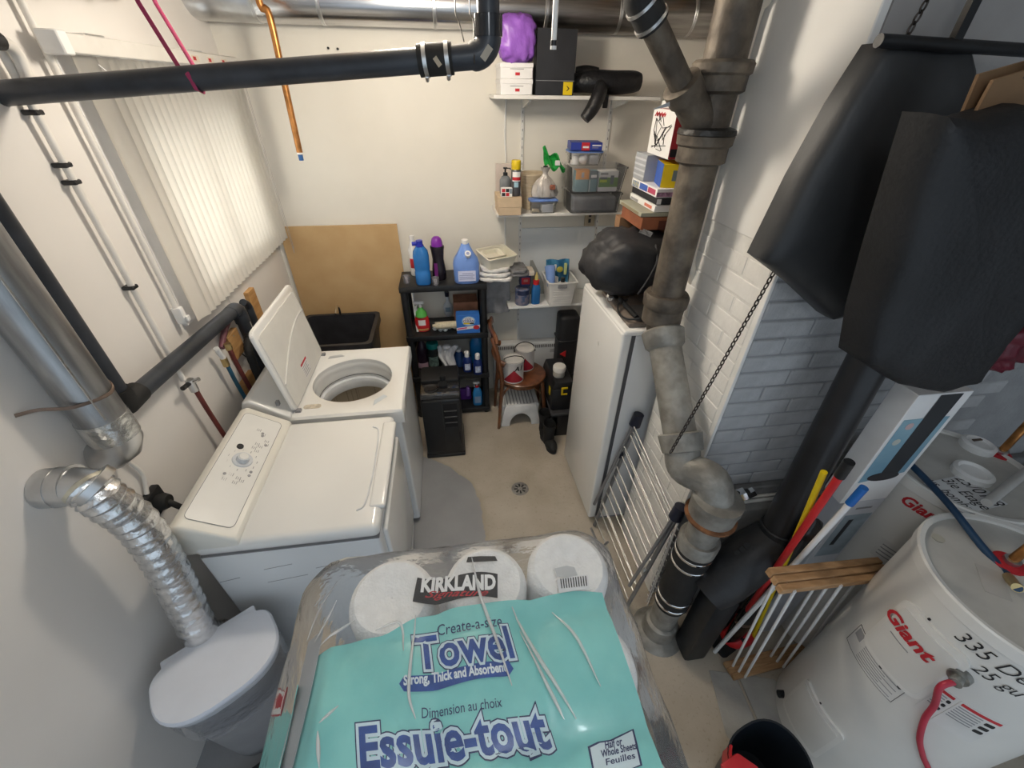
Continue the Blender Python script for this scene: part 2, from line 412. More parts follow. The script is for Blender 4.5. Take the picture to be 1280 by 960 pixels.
# concrete footing under the grey brick, with its ledge
mesh('footing', G().box((CHX + .10, CHY0 - .10, 0), (XR, CHY0 + .004, .84), .01, 2), M('rough_concrete', (.30, .295, .28), .9, col2=(.20, .195, .185), ns=7, bump=.6, bs=25), chim)
mesh('footing_lip', G().box((CHX + .016, CHY0 - .03, .84), (XR, CHY0 + .004, .902), .006, 1), M('dark_mortar', (.20, .20, .20), .9, var=.2, bump=.5), chim)
# window behind the blind
win = mesh('window_1', G().box((XL - .17, WY0 - .0, WZ0), (XL - .12, WY0 + .05, WZ1)).box((XL - .17, WY1 - .05, WZ0), (XL - .12, WY1, WZ1)).box((XL - .17, WY0 + .05, WZ0), (XL - .12, WY1 - .05, WZ0 + .05)).box((XL - .17, WY0 + .05, WZ1 - .05), (XL - .12, WY1 - .05, WZ1)).box((XL - .165, 2.50, WZ0 + .05), (XL - .125, 2.54, WZ1 - .05)), white_pl, kind='structure')
for y0, y1 in ((WY0 + .05, 2.50), (2.54, WY1 - .05)):
    mesh('pane', G().box((XL - .15, y0, WZ0 + .05), (XL - .145, y1, WZ1 - .05)), clear_plastic('window_glass', gloss=.15, rough=.02), win)
mesh('trim_1', G().box((XL, 1.86, 1.46), (XL + .022, 1.985, 2.47), .004, 1), M('trim_paint', (.72, .71, .71), .5, var=.05), kind='structure')
# ceiling bulbs, one just above the top of the picture and one behind the camera
for at, pw, colr, lab in ((LAMP_AT, LAMP_POWER, LAMP_COLOUR, 'white porcelain socket with bare bulb above the washing machines'), (LAMP2_AT, LAMP2_POWER, LAMP2_COLOUR, 'white porcelain socket with bare bulb at the entrance end of the room')):
    lamp = thing('ceiling_lamp', lab, 'lamp', (at.x, at.y, CEIL), 'ceiling bulbs')
    mesh('socket', G().lathe([(.03, CEIL - .05), (.05, CEIL - .03), (.065, CEIL - .001)], (at.x, at.y, 0), 24), white_pl, lamp)
    mesh('bulb', G().sphere((at.x, at.y, CEIL - .065), .026, (1, 1, 1.1)), M('lit_bulb', (1, .93, .82), .4, emit=6.0), lamp)
    ld = bpy.data.lights.new('bulb_light', 'POINT'); ld.energy = pw; ld.color = colr; ld.shadow_soft_size = .10
    lo = bpy.data.objects.new('bulb_light', ld); COL.objects.link(lo); lo.location = at
    lo.parent = lamp; lo.matrix_parent_inverse = Matrix.Translation(-lamp.location)
# ================================================================== LAUNDRY SIDE
# ---------------- dryer (front faces the room, +x)
def console(parent, x0, x1, y0, y1, z0, z1, z2, mat):
    prof = [(x0, z0), (x1, z0), (x1, z1), (x1 - .02, z1 + .012), (x0 + .05, z2), (x0 + .015, z2 - .012), (x0, z2 - .05)]
    fr = Matrix(((1, 0, 0, 0), (0, 0, 1, y0), (0, 1, 0, 0), (0, 0, 0, 1)))
    return mesh('console', G().prism(prof, y1 - y0, fr, bev=.012, seg=3), mat, parent)
DX0, DX1, DY0, DY1, DZ = -1.04, -.38, 1.035, 1.725, .965
dry = thing('clothes_dryer', 'white dryer with dial control panel, standing in front of the open washer', 'dryer', ((DX0 + DX1) / 2, (DY0 + DY1) / 2, 0))
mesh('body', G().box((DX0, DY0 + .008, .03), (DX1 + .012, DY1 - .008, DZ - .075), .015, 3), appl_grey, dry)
for x in (DX0 + .05, DX1 - .05):
    for y in (DY0 + .06, DY1 - .06): mesh('foot', G().cyl((x, y, 0), (x, y, .035), .02, seg=12), rubber, dry)
mesh('top_panel', G().box((DX0, DY0, DZ - .07), (DX1 + .02, DY1, DZ), .028, 4), appl, dry)
console(dry, -1.085, -.865, DY0 + .002, DY1 - .002, DZ - .05, DZ + .012, 1.085, ivory)
# the sloping control panel
pn0 = Vector((-.888, 0, DZ + .026)); pn1 = Vector((-1.032, 0, 1.083))
pv = (pn1 - pn0).normalized(); PF = frame((-.888 + .001, (DY0 + DY1) / 2, DZ + .0265), (0, 1, 0), pv)
def PP(s, t, lift=0): return PF @ Vector((s, t, lift))
nrm = PF.to_3x3() @ Vector((0, 0, 1))
if nrm.z < 0: nrm = -nrm
LS = 1 if (PF.to_3x3() @ Vector((0, 0, 1))).z > 0 else -1
PF2 = frame(PF.translation, (0, -1, 0), pv)      # text frame facing out
def panel_local(s, t, l): return PF2 @ Vector((s, t, l))
sgn = 1 if (PF2.to_3x3() @ Vector((0, 0, 1))).z > 0 else -1
pw, ph = .60, .165
mesh('control_panel', G().prism([(p[0], p[1] + ph / 2 + .004) for p in rrect(pw, ph, .02)], .0016 * sgn, PF2), M('panel_face', (.80, .80, .775), .3, var=.02), dry)
mesh('panel_line', G().tube([panel_local(p[0], p[1] + ph / 2 + .004, .0012 * sgn) for p in rrect(pw, ph, .02)] + [panel_local(rrect(pw, ph, .02)[0][0], rrect(pw, ph, .02)[0][1] + ph / 2 + .004, .0012 * sgn)], .0011, 5), ink_grey, dry)
nv = PF2.to_3x3() @ Vector((0, 0, sgn))
kn = panel_local(-.02, .085, .001 * sgn)
mesh('knob', G().cyl(kn, kn + nv * .006, .040, .038, 28).cyl(kn + nv * .006, kn + nv * .026, .026, .022, 28), M('grey_knob', (.62, .65, .69), .3, var=.05), dry)
mesh('knob_face', G().cyl(kn + nv * .0255, kn + nv * .029, .019, .017, 24), appl, dry)
bt = panel_local(-.088, .118, .001 * sgn); mesh('button', G().cyl(bt, bt + nv * .006, .014, .013, 20), black_pl, dry)
lg = panel_local(.235, .115, .001 * sgn)
mesh('badge', G().box((-.022, -.008, 0), (.022, .008, .002), mat=frame(lg, (0, -1, 0), pv)), M('brass_badge', (.35, .22, .07), .4, .5), dry)
mesh('badge_face', G().box((-.019, -.0055, .002), (.019, .0055, .003), mat=frame(lg, (0, -1, 0), pv)), card_white, dry)
for (s, t) in ((-.215, .085), (-.195, .06), (-.16, .035), (-.14, .03), (-.13, .065), (-.12, .05), (-.105, .07), (-.09, .055), (.065, .10), (.075, .07), (.085, .055), (.10, .075), (.095, .115)):
    for k in range(3):
        c = panel_local(s, t - k * .007 + .004, .0016 * sgn)
        mesh('marking', G().box((-.008 + .003 * (k % 2), -.0011, 0), (.008, .0011, .0006), mat=frame(c, (0, -1, 0), pv)), ink_grey, dry)
for k in range(11):
    a = PI * 2 * k / 11; c = panel_local(-.02 + .056 * math.cos(a), .085 + .056 * math.sin(a), .0016 * sgn)
    mesh('dial_mark', G().box((-.006, -.0012, 0), (.006, .0012, .0006), mat=frame(c, (0, -1, 0), pv)), ink_grey, dry)
for s, t in ((-.2, .062), (-.185, .058), (-.135, .028), (.03, .035), (.05, .035), (.07, .12)):
    c = panel_local(s, t, .001 * sgn); mesh('push_button', G().cyl(c, c + nv * .003, .006, seg=12), M('grey_button', (.35, .35, .36), .4), dry)
# front door of the dryer and its curved top grip
mesh('door', G().box((DX1 + .010, DY0 + .06, .22), (DX1 + .032, DY1 - .06, DZ - .10), .012, 3), appl, dry)
mesh('grip_recess', G().tube(smoothpath([(DX1 - .075, DY0 + .09, DZ + .001), (DX1 - .045, DY0 + .13, DZ + .002), (DX1 - .035, (DY0 + DY1) / 2, DZ + .002), (DX1 - .045, DY1 - .13, DZ + .002), (DX1 - .075, DY1 - .09, DZ + .001)], 6), [.004] * 25, 8), M('grip_edge', (.66, .68, .70), .3), dry)
mesh('grip', G().box((DX1 - .03, DY0 + .10, DZ - .02), (DX1 + .036, DY1 - .06, DZ + .006), .012, 3), appl, dry)
mesh('seam', G().box((DX0 + .01, DY0 + .006, DZ - .0775), (DX1 + .01, DY1 - .006, DZ - .0735)), ink_grey, dry)
for u0, v0, u1, v1 in ((275, 728, 300, 722), (330, 712, 365, 705), (335, 728, 385, 718), (395, 710, 410, 707)):
    a, b2 = A('y', u0, v0, DY0 + .0075), A('y', u1, v1, DY0 + .0075); mesh('scuff', G().cyl(a, b2, .0012, seg=5), ink_grey, dry)

# ---------------- washer with its lid open
WX0, WX1, YW0, YW1, WZ = -1.05, -.335, 1.765, 2.45, .955
was = thing('top_load_washer', 'white top-loading washer with its lid standing open', 'washer', ((WX0 + WX1) / 2, (YW0 + YW1) / 2, 0))
rw = lambda z: [(p[0] + (WX0 + WX1) / 2, p[1] + (YW0 + YW1) / 2, z) for p in rrect(WX1 - WX0 - .005, YW1 - YW0 - .016, .015)]
g = G(); R0 = [[g.bm.verts.new(p) for p in rw(z)] for z in (.03, WZ - .07)]
for j_ in range(len(R0[0])): g.bm.faces.new([R0[0][j_], R0[0][(j_ + 1) % len(R0[0])], R0[1][(j_ + 1) % len(R0[0])], R0[1][j_]])
g.bm.faces.new(R0[0][::-1])
mesh('body', g, appl_grey, was)
for x in (WX0 + .05, WX1 - .05):
    for y in (YW0 + .06, YW1 - .06): mesh('foot', G().cyl((x, y, 0), (x, y, .035), .02, seg=12), rubber, was)
hc = Vector((-.632, 2.105, 0)); HR = .222
def rect_hit(a, x0, x1, y0, y1, c, rr=.0):
    ca, sa = math.cos(a), math.sin(a); t = 9
    if ca > 1e-6: t = min(t, (x1 - c.x) / ca)
    if ca < -1e-6: t = min(t, (x0 - c.x) / ca)
    if sa > 1e-6: t = min(t, (y1 - c.y) / sa)
    if sa < -1e-6: t = min(t, (y0 - c.y) / sa)
    return Vector((c.x + ca * t, c.y + sa * t, 0))
angs = sorted(set([2 * PI * k / 64 for k in range(64)] + [math.atan2(yy - hc.y, xx - hc.x) % (2 * PI) for xx in (WX0, WX1 + .015) for yy in (YW0, YW1)]))
g = G(); rings = []
for sc, dz in (('o', -.085), ('o', -.012), ('o2', 0.0), ('i2', 0.0), ('i', -.006), ('i', -.03)):
    ring = []
    for a in angs:
        o = rect_hit(a, WX0, WX1 + .015, YW0, YW1, hc)
        d = (o - hc); 
        if sc == 'o': p = o
        elif sc == 'o2': p = hc + d * (1 - .012 / d.length)
        elif sc == 'i2': p = hc + d.normalized() * (HR + .008)
        else: p = hc + d.normalized() * HR
        ring.append(g.bm.verts.new((p.x, p.y, WZ + dz)))
    rings.append(ring)
n = len(angs)
for i in range(len(rings) - 1):
    for j in range(n): g.bm.faces.new([rings[i][j], rings[i][(j + 1) % n], rings[i + 1][(j + 1) % n], rings[i + 1][j]])
mesh('deck', g, appl, was)
mesh('tub_collar', G().lathe([(HR, WZ - .03), (HR - .006, WZ - .055), (HR - .001, WZ - .075), (HR - .012, WZ - .10), (HR - .006, WZ - .13)], hc, 56, caps=False), appl, was)
mesh('collar_groove', G().lathe([(HR - .0125, WZ - .10), (HR - .005, WZ - .104), (HR - .0125, WZ - .112)], hc, 56, caps=False), M('dark_gap', (.06, .06, .07), .6), was)
mesh('balance_ring', G().lathe([(HR - .004, WZ - .13), (HR - .022, WZ - .135), (HR - .03, WZ - .16), (HR - .022, WZ - .205)], hc, 56, caps=False), M('ring_plastic', (.74, .77, .80), .3), was)
def basket_mat():
    m = bpy.data.materials.new('perforated_basket'); m.use_nodes = True; nt = m.node_tree; b = nt.nodes['Principled BSDF']
    tc = nt.nodes.new('ShaderNodeTexCoord'); vo = nt.nodes.new('ShaderNodeTexVoronoi'); vo.inputs['Scale'].default_value = 75; vo.inputs['Randomness'].default_value = .0
    cr = nt.nodes.new('ShaderNodeValToRGB'); cr.color_ramp.elements[0].position = .22; cr.color_ramp.elements[1].position = .3
    cr.color_ramp.elements[0].color = (.10, .085, .06, 1); cr.color_ramp.elements[1].color = (.40, .35, .27, 1)
    nt.links.new(tc.outputs['Object'], vo.inputs['Vector']); nt.links.new(vo.outputs['Distance'], cr.inputs['Fac']); nt.links.new(cr.outputs['Color'], b.inputs['Base Color']); b.inputs['Roughness'].default_value = .4
    return m
mesh('basket', G().lathe([(HR - .022, WZ - .205), (HR - .012, WZ - .22), (HR - .012, WZ - .48), (HR - .04, WZ - .52), (.001, WZ - .525)], hc, 56, caps=False), basket_mat(), was)
mesh('agitator', G().lathe([(.10, WZ - .52), (.075, WZ - .50), (.045, WZ - .44), (.035, WZ - .30), (.028, WZ - .285), (.001, WZ - .28)], hc, 28), ivory, was)
# dispenser recess, stain and vent on the deck
g = G().box((0, 0, 0), (.10, .035, .0015)); g.xf(rotz(1.0, (-.47, 1.845, WZ + .0002)))
mesh('bleach_hatch', G().prism([(-.05, -.018), (.05, -.006), (.045, .022), (-.02, .016)], .002, frame((-.455, 1.87, WZ + .0002), (.75, .66, 0), (-.66, .75, 0)), bev=.0008, seg=1), M('hatch_blue', (.55, .60, .64), .35), was)
mesh('softener_hatch', G().prism([(-.05, -.014), (.05, -.006), (.03, .02), (-.04, .016)], .002, frame((-.775, 2.36, WZ + .0002), (1, .15, 0), (-.15, 1, 0)), bev=.0008, seg=1), M('hatch_grey', (.50, .52, .54), .35), was)
mesh('lint_smudge', G().prism([(p[0], p[1]) for p in rrect(.09, .035, .016)], .002, frame((-.80, 1.855, WZ + .0002), (1, 0, 0), (0, 1, 0))), M('beige_smudge', (.60, .54, .44), .8, var=.3, ns=40), was)
console(was, -1.10, -.885, YW0 + .002, YW1 - .002, WZ - .05, WZ + .012, 1.085, appl)
mesh('lid_switch', G().box((-.945, YW0 + .03, 1.02), (-.93, YW0 + .05, 1.045)), ink_grey, was)
# lid: a thin tray hinged along x=-.86
HX, HZ = -.865, WZ + .008
ld_dir = Vector((-.14, 0, .99)).normalized(); LF = frame((HX, (YW0 + .03 + YW1 - .03) / 2, HZ), (0, 1, 0), ld_dir)   # z axis of LF points +x or -x
lw, lh = YW1 - YW0 - .075, .475
s2 = 1 if (LF.to_3x3() @ Vector((0, 0, 1))).x > 0 else -1
lid = mesh('lid', G().prism([(p[0], p[1] + lh / 2) for p in rrect(lw, lh, .035)], -.022 * s2, LF, bev=.008, seg=3), appl, was)
mesh('inner_panel', G().prism([(p[0], p[1] + lh / 2 - .012) for p in rrect(lw - .05, lh - .05, .02)], .006 * s2, LF, bev=.002, seg=1), M('lid_inner', (.74, .73, .69), .4, var=.03), lid)
mesh('moulded_ridge', G().tube([LF @ Vector((-lw / 2 + .03 + (lw - .06) * k / 20, .16 + .16 * math.sin(PI * k / 20 * .55), .0065 * s2)) for k in range(21)], .006, 8), M('lid_ridge', (.62, .62, .59), .4), lid)
mesh('warning_label', G().prism([(-.05, -.045), (.05, -.045), (.05, .045), (-.05, .045)], .0008 * s2, LF @ Matrix.Translation((.0, .085, .0062 * s2))), card_white, lid)
mesh('label_bar', G().prism([(-.05, .033), (.05, .033), (.05, .045), (-.05, .045)], .0006 * s2, LF @ Matrix.Translation((.0, .085, .0071 * s2))), ink_red, lid)
for k in range(5):
    mesh('label_line', G().prism([(-.045, -.002), (.04 - .012 * (k % 2), -.002), (.04 - .012 * (k % 2), .001), (-.045, .001)], .0006 * s2, LF @ Matrix.Translation((0, .105 - .013 * k, .0071 * s2))), ink_grey, lid)
for s in (-1, 1):
    mesh('hinge', G().box((HX - .012, s * (lw / 2 - .02) + LF.translation.y - .012, WZ - .002), (HX + .018, s * (lw / 2 - .02) + LF.translation.y + .012, WZ + .014), .003), M('hinge_grey', (.25, .25, .26), .4), was)

# ---------------- overhead round duct along the back wall
dct = thing('round_duct', 'shiny galvanised round duct running along the top of the back wall', 'duct', (.2, 3.095, 2.60))
def dpx(u): return A('y', u, 20, 3.02).x
mesh('section', G().cyl((-.93, 3.095, 2.72), (.30, 3.095, 2.72), .098, seg=40), M('bright_duct', (.60, .60, .61), .22, 1.0, var=.25, ns=5, stretch=(.4, 6, 6)), dct)
mesh('section', G().cyl((.30, 3.095, 2.72), (1.72, 3.095, 2.715), .0965, seg=40), M('dull_duct', (.34, .33, .32), .35, 1.0, var=.35, ns=6, stretch=(.4, 7, 7)), dct)
for x in (-.93, -.60, .0, .30, .62, 1.05, 1.5):
    mesh('band', G().lathe([(.0965, -.012), (.101, -.008), (.101, -.002), (.099, 0), (.101, .002), (.101, .008), (.0965, .012)], (x, 3.095, 2.72), 40, mat=Matrix.Rotation(PI / 2, 4, 'Y')), steel, dct)
g = G().grid(lambda u, v: Vector((-.93 - .30 * v, 3.095, 2.72)) + Vector((0, math.cos(2 * PI * u) * (.098 + .05 * v), math.sin(2 * PI * u) * (.098 - .005 * v) )), 32, 6, .002, True)
mesh('reducer', g, steel, dct)

# ---------------- overhead black drain pipe hung on a magenta strap
p0, p1 = D(0, 117, 1.165), D(528, 76, 1.16); p0 = p0 + (p0 - p1) * .015
pe = D(606, 66, 1.16)
ovh = thing('drain_pipe', 'long black plastic drain pipe crossing under the ceiling', 'pipe', (p1.x, p1.y, p1.z))
PR = .0305
mesh('run', G().cyl(p0, p1, PR, seg=28), black_abs, ovh)
dirp = (p1 - p0).normalized()
mesh('coupling', G().cyl(p1 - dirp * .01, p1 + dirp * .085, PR + .0075, seg=28), rubber, ovh)
for k in (.004, .066):
    c = p1 + dirp * k; bnd = mesh('hose_clamp', G().cyl(c, c + dirp * .011, PR + .0098, seg=28), steel, ovh)
    mesh('clamp_screw', G().cyl(c + dirp * .005 + Vector((0, -.012, -PR - .004)), c + dirp * .005 + Vector((0, .012, -PR - .014)), .006, seg=10), steel, bnd)
mesh('coupling_label', G().box((-.012, -.006, 0), (.012, .006, .001), mat=frame(p1 + dirp * .042 + Vector((0, -PR - .0075, -.006)), (.6, 0, -.8), (.8, 0, .6))), M('tan_label', (.45, .38, .28), .7), ovh)
q = p1 + dirp * .085
ex = pe.x + .012
elb = [q, q + dirp * .05] + [Vector((ex - .045, q.y, q.z + .006)) + Vector((.045 * math.sin(a), 0, .045 * (1 - math.cos(a)))) for a in [PI / 2 * k / 8 for k in range(9)]]
mesh('elbow', G().tube(elb, [PR, PR] + [PR + .005] * 9, 24), black_abs, ovh)
top = elb[-1]
mesh('hub', G().cyl(top - Vector((0, 0, .002)), top + Vector((0, 0, .045)), PR + .008, seg=28), M('gloss_abs', (.02, .022, .026), .15), ovh)
mesh('riser', G().cyl(top + Vector((0, 0, .04)), (top.x, top.y, CEIL - .001), PR, seg=28), black_abs, ovh)
mesh('sticker', G().box((-.009, -.018, 0), (.009, .018, .001), mat=frame(Vector((ex - .01, q.y - PR - .004, q.z + .012)), (.75, 0, -.6), (.6, 0, .75))), M('pipe_label', (.4, .36, .3), .6), ovh)
for u0, v0, u1, v1, nm in ((572, 0, 580, 52, 'wire'), (590, 0, 593, 80, 'wire')):
    a, b2 = D(u0, -60, 1.14), D(u1, v1, 1.135)
    mesh('hanger_wire', G().tube(smoothpath([Vector((a.x, a.y, min(a.z, CEIL))), D(u0 - 3, 10, 1.14), D(u0 + 2, 28, 1.137), b2], 5), .0016, 6), M('dark_wire', (.06, .055, .05), .5, .6), ovh)
# magenta strap
sc = D(245, 98, 1.165)
st = thing('pipe_strap', 'magenta webbing strap looped under the black drain pipe', 'strap', (sc.x, sc.y, CEIL))
mag = M('magenta_webbing', (.33, .03, .10), .7, var=.15, ns=60)
a1 = D(173, 3, 1.15); a2 = D(188, 3, 1.18)
g = G().tube([Vector((a1.x - .05, a1.y + .02, CEIL - .001)), a1, D(222, 85, 1.16) + Vector((0, .01, .0)), Vector((sc.x - .003, sc.y - PR - .004, sc.z + .01)), Vector((sc.x + .003, sc.y - PR + .002, sc.z - PR + .004)), Vector((sc.x + .004, sc.y, sc.z - PR - .003)), Vector((sc.x + .004, sc.y + PR + .002, sc.z - .004)), Vector((sc.x - .01, sc.y + PR + .004, sc.z + .03)), a2 + Vector((0, .03, 0)), Vector((a2.x - .05, a2.y + .05, CEIL - .001))], .0065, 8, sx=.3)
mesh('webbing', g, mag, st)
# copper pipe with a blue taped end
c0, c1 = A('y', 337, 20, 2.86), A('y', 375, 192, 2.86)
cp = thing('copper_pipe', 'bare copper pipe hanging from the duct with a blue taped end', 'pipe', (c0.x, c0.y, CEIL))
mesh('tube', G().tube(smoothpath([Vector((c0.x - .03, c0.y, CEIL)), Vector((c0.x - .03, c0.y, c0.z + .04)), c0, c0.lerp(c1, .5), c1], 5), .0165, 14), copper, cp)
dv = (c1 - c0).normalized()
mesh('tape', G().cyl(c1, c1 + dv * .035, .0135, .013, 14), M('blue_tape', (.03, .12, .35), .5), cp)
mesh('tape_band', G().cyl(c1 - dv * .006, c1 + dv * .003, .0168, seg=14), card_white, cp)
# short white capped pipe
w1 = D(692, 55, 1.15)
wp = thing('pipe_stub', 'short white plastic pipe stub hanging from the ceiling above the purple bag', 'pipe', (w1.x, w1.y, CEIL))
mesh('tube', G().cyl((w1.x, w1.y, w1.z), (w1.x, w1.y, CEIL - .001), .0075, seg=14), white_pl, wp)
mesh('clip', G().cyl((w1.x, w1.y, w1.z - .004), (w1.x, w1.y, w1.z + .008), .009, seg=14), black_pl, wp)
mesh('cap', G().cyl((w1.x, w1.y, w1.z - .012), (w1.x, w1.y, w1.z - .004), .0085, seg=14), white_pl, wp)

# ---------------- vertical blind
bl = thing('vertical_blind', 'white vertical-slat blind hanging over the basement window', 'blind', (XL + .08, 2.5, 2.44))
rail_x = XL + .075
mesh('headrail', G().box((XL + .05, 1.80, 2.425), (XL + .10, 3.17, 2.478), .004, 1), M('rail_metal', (.70, .68, .64), .4, var=.05), bl)
mesh('rail_bracket', G().box((XL + .04, 1.795, 2.42), (XL + .103, 1.84, 2.482), .004, 1), white_pl, bl)
for y in (1.98, 2.72): mesh('bracket', G().box((XL, y, 2.478), (XL + .07, y + .10, 2.486)), steel, bl)
for y in (2.62, 2.78, 2.94):
    s = mesh('rail_sticker', G().box((XL + .1002, y, 2.437), (XL + .101, y + .07, 2.462)), M('sticker_cream', (.7, .62, .52), .6), bl)
    mesh('sticker_mark', G().box((XL + .101, y + .012, 2.443), (XL + .1015, y + .04, 2.457)), ink_red, s)
def slat_mat():
    m = bpy.data.materials.new('blind_slat'); m.use_nodes = True; nt = m.node_tree; b = nt.nodes['Principled BSDF']
    tc = nt.nodes.new('ShaderNodeTexCoord'); nz = nt.nodes.new('ShaderNodeTexNoise'); nz.inputs['Scale'].default_value = 40
    cr = nt.nodes.new('ShaderNodeValToRGB'); cr.color_ramp.elements[0].color = (.80, .77, .71, 1); cr.color_ramp.elements[1].color = (.84, .81, .76, 1)
    nt.links.new(tc.outputs['Object'], nz.inputs['Vector']); nt.links.new(nz.outputs['Fac'], cr.inputs['Fac']); nt.links.new(cr.outputs['Color'], b.inputs['Base Color']); b.inputs['Roughness'].default_value = .5
    tr = nt.nodes.new('ShaderNodeBsdfTranslucent'); tr.inputs['Color'].default_value = (.92, .90, .86, 1)
    mx = nt.nodes.new('ShaderNodeMixShader'); mx.inputs['Fac'].default_value = .55
    out = nt.nodes['Material Output']; nt.links.new(b.outputs[0], mx.inputs[1]); nt.links.new(tr.outputs[0], mx.inputs[2]); nt.links.new(mx.outputs[0], out.inputs['Surface'])
    return m
SL = slat_mat()
def slat_mesh():
    g = G().grid(lambda u, v: ((u - .5) * .086, .008 * (1 - (2 * u - 1) ** 2), -.955 + .95 * v), 5, 1, .0012)
    for f in g.bm.faces: f.smooth = True
    me = bpy.data.meshes.new('slat'); g.bm.to_mesh(me); g.bm.free(); me.materials.append(SL); return me
slm = slat_mesh()
NS = 24
for k in range(NS):
    o = bpy.data.objects.new('slat', slm); COL.objects.link(o); o.parent = bl; o.matrix_parent_inverse = Matrix.Translation(-bl.location)
    y = 1.915 + k * (3.13 - 1.915) / (NS - 1) * (1.0)
    o.location = (rail_x, y, 2.428); o.rotation_euler = (0, 0, PI / 2 - .30 + random.uniform(-.05, .05))
mesh('wand', G().tube(smoothpath([(rail_x + .04, 1.90, 2.40), (rail_x + .06, 1.95, 2.36), (rail_x + .06, 2.10, 2.37)], 5), .0018, 6), white_pl, bl)
mesh('pull_cord', G().tube(smoothpath([(rail_x + .03, 3.165, 2.42), (rail_x + .03, 3.168, 1.9), (rail_x + .032, 3.165, 1.45), (rail_x + .035, 3.15, 1.42), (rail_x + .033, 3.14, 1.46), (rail_x + .03, 3.15, 2.42)], 5), .0015, 6), M('grey_cord', (.45, .42, .38), .7), bl)

# ---------------- painted supply pipes on the left wall
pipe_white = M('painted_pipe', (.77, .745, .70), .5, var=.08)
def wallpipe(label, y, z0, z1, r, clamps, group=None):
    t = thing('supply_pipe', label, 'pipe', (XL + .03, y, z0))
    mesh('tube', G().cyl((XL + .028, y, z0), (XL + .028, y, z1), r, seg=14), pipe_white, t)
    for z in clamps: mesh('clamp', G().box((XL, y - r - .006, z), (XL + .03 + r, y + r + .006, z + .014), .003, 1), black_pl, t)
    return t
wallpipe('thin cream pipe down the left wall to the red hose tap', 1.66, 1.30, CEIL, .011, (2.27, 2.13, 2.08, 1.72))
t = wallpipe('thin cream pipe on the left wall ending in a small white valve', 1.83, 1.56, CEIL, .011, ())
mesh('valve', G().box((XL + .012, 1.815, 1.49), (XL + .05, 1.845, 1.565), .006, 2), white_pl, t)
mesh('valve_handle', G().box((XL + .05, 1.818, 1.50), (XL + .062, 1.842, 1.525), .004, 2), white_pl, t)
t = thing('branch_pipe', 'cream elbow pipe with a metal tap high in the left corner by the blind', 'pipe', (XL + .03, 1.62, 2.40))
mesh('tube', G().tube(smoothpath([(XL + .07, 1.45, 2.44), (XL + .07, 1.60, 2.44), (XL + .06, 1.66, 2.42), (XL + .05, 1.67, 2.36)], 6), .016, 14), pipe_white, t)
mesh('fitting', G().cyl((XL + .07, 1.575, 2.44), (XL + .07, 1.61, 2.44), .022, seg=14), black_pl, t)
mesh('tap', G().cyl((XL + .05, 1.67, 2.335), (XL + .05, 1.67, 2.36), .02, seg=14), M('dull_brass', (.35, .30, .22), .4, .8), t)
t = thing('ceiling_pipe', 'white pipe with dark clamps running above the blind rail', 'pipe', (XL + .15, 1.9, 2.60))
mesh('tube', G().cyl((XL + .12, 1.40, 2.545), (XL + .12, 2.35, 2.64), .02, seg=14), pipe_white, t)
for k in (.25, .55, .8): 
    y = 1.40 + .95 * k; z = 2.545 + .095 * k; mesh('clamp', G().cyl((XL + .12, y, z), (XL + .12, y + .03, z + .003), .026, seg=14), black_pl, t)

# ---------------- vertical vent duct on the left wall
vd = thing('vent_duct', 'vertical galvanised vent duct taped to a metal elbow on the left wall', 'duct', (-1.15, 1.25, 1.38))
vx, vy, vr = XL + .078, 1.188, .066
mesh('pipe', G().cyl((vx, vy, 1.44), (vx, vy, CEIL - .001), vr, seg=32), M('duct_zinc', (.42, .43, .44), .42, 1.0, var=.3, ns=7, stretch=(4, 4, .5)), vd)
mesh('seam', G().box((vx + vr * .72, vy - vr * .74, 1.5), (vx + vr * .76 , vy - vr * .66, CEIL - .01)), steel, vd)
mesh('tape_wrap', G().cyl((vx, vy, 1.40), (vx, vy, 1.485), vr + .003, seg=32), M('foil_tape', (.70, .71, .70), .2, .9, var=.2, ns=30, bump=.4, bs=50), vd)
mesh('elbow', G().tube([Vector((vx, vy, 1.42)), Vector((vx, vy, 1.385)), Vector((vx - .012, vy - .004, 1.355)), Vector((vx - .04, vy - .012, 1.335)), Vector((XL + .002, vy - .02, 1.33))], [vr, vr, vr - .002, vr - .006, vr - .01], 28), steel, vd)
mesh('perforated_strap', G().tube(smoothpath([(XL + .001, vy - .13, 1.60), (XL + .03, vy - .095, 1.59), (vx + .02, vy - vr - .006, 1.575), (vx + vr + .006, vy, 1.57), (vx + .02, vy + vr + .006, 1.575), (XL + .004, vy + vr + .01, 1.58)], 5), .006, 6, sx=.35), M('rusty_strap', (.26, .19, .15), .6, .6, var=.3), vd)
# ---------------- foil flex hose from wall elbow down behind the dryer
fx = thing('dryer_hose', 'silver ribbed foil exhaust hose curving down behind the dryer', 'hose', (-1.12, 1.0, .6))
e0 = A('x', 45, 602, XL + .001)
e0 = Vector((XL + .002, .985, 1.385))
path = smoothpath([Vector((-1.125, .985, 1.385)), A('x', 125, 620, -1.095), A('x', 172, 655, -1.075), A('x', 205, 702, -1.07), A('x', 230, 750, -1.075), A('x', 255, 795, -1.08), Vector((-1.09, .965, .45))], 14)
rs = [.058 + .0035 * math.sin(i * PI / 1.5) + (.0012 * math.sin(i * 7.3)) for i in range(len(path))]
mesh('wall_elbow', G().tube([e0, e0 + Vector((.05, 0, .0)), e0 + Vector((.085, .0, -.006)), e0 + Vector((.115, .0, -.018))], [.058, .058, .056, .054], 28), steel, fx)
for k, x in ((0, .035), (1, .07)):
    c = e0 + Vector((x, .004 * k, 0)); mesh('seam_ring', G().cyl(c, c + Vector((.006, 0, 0)), .060, seg=28), steel, fx)
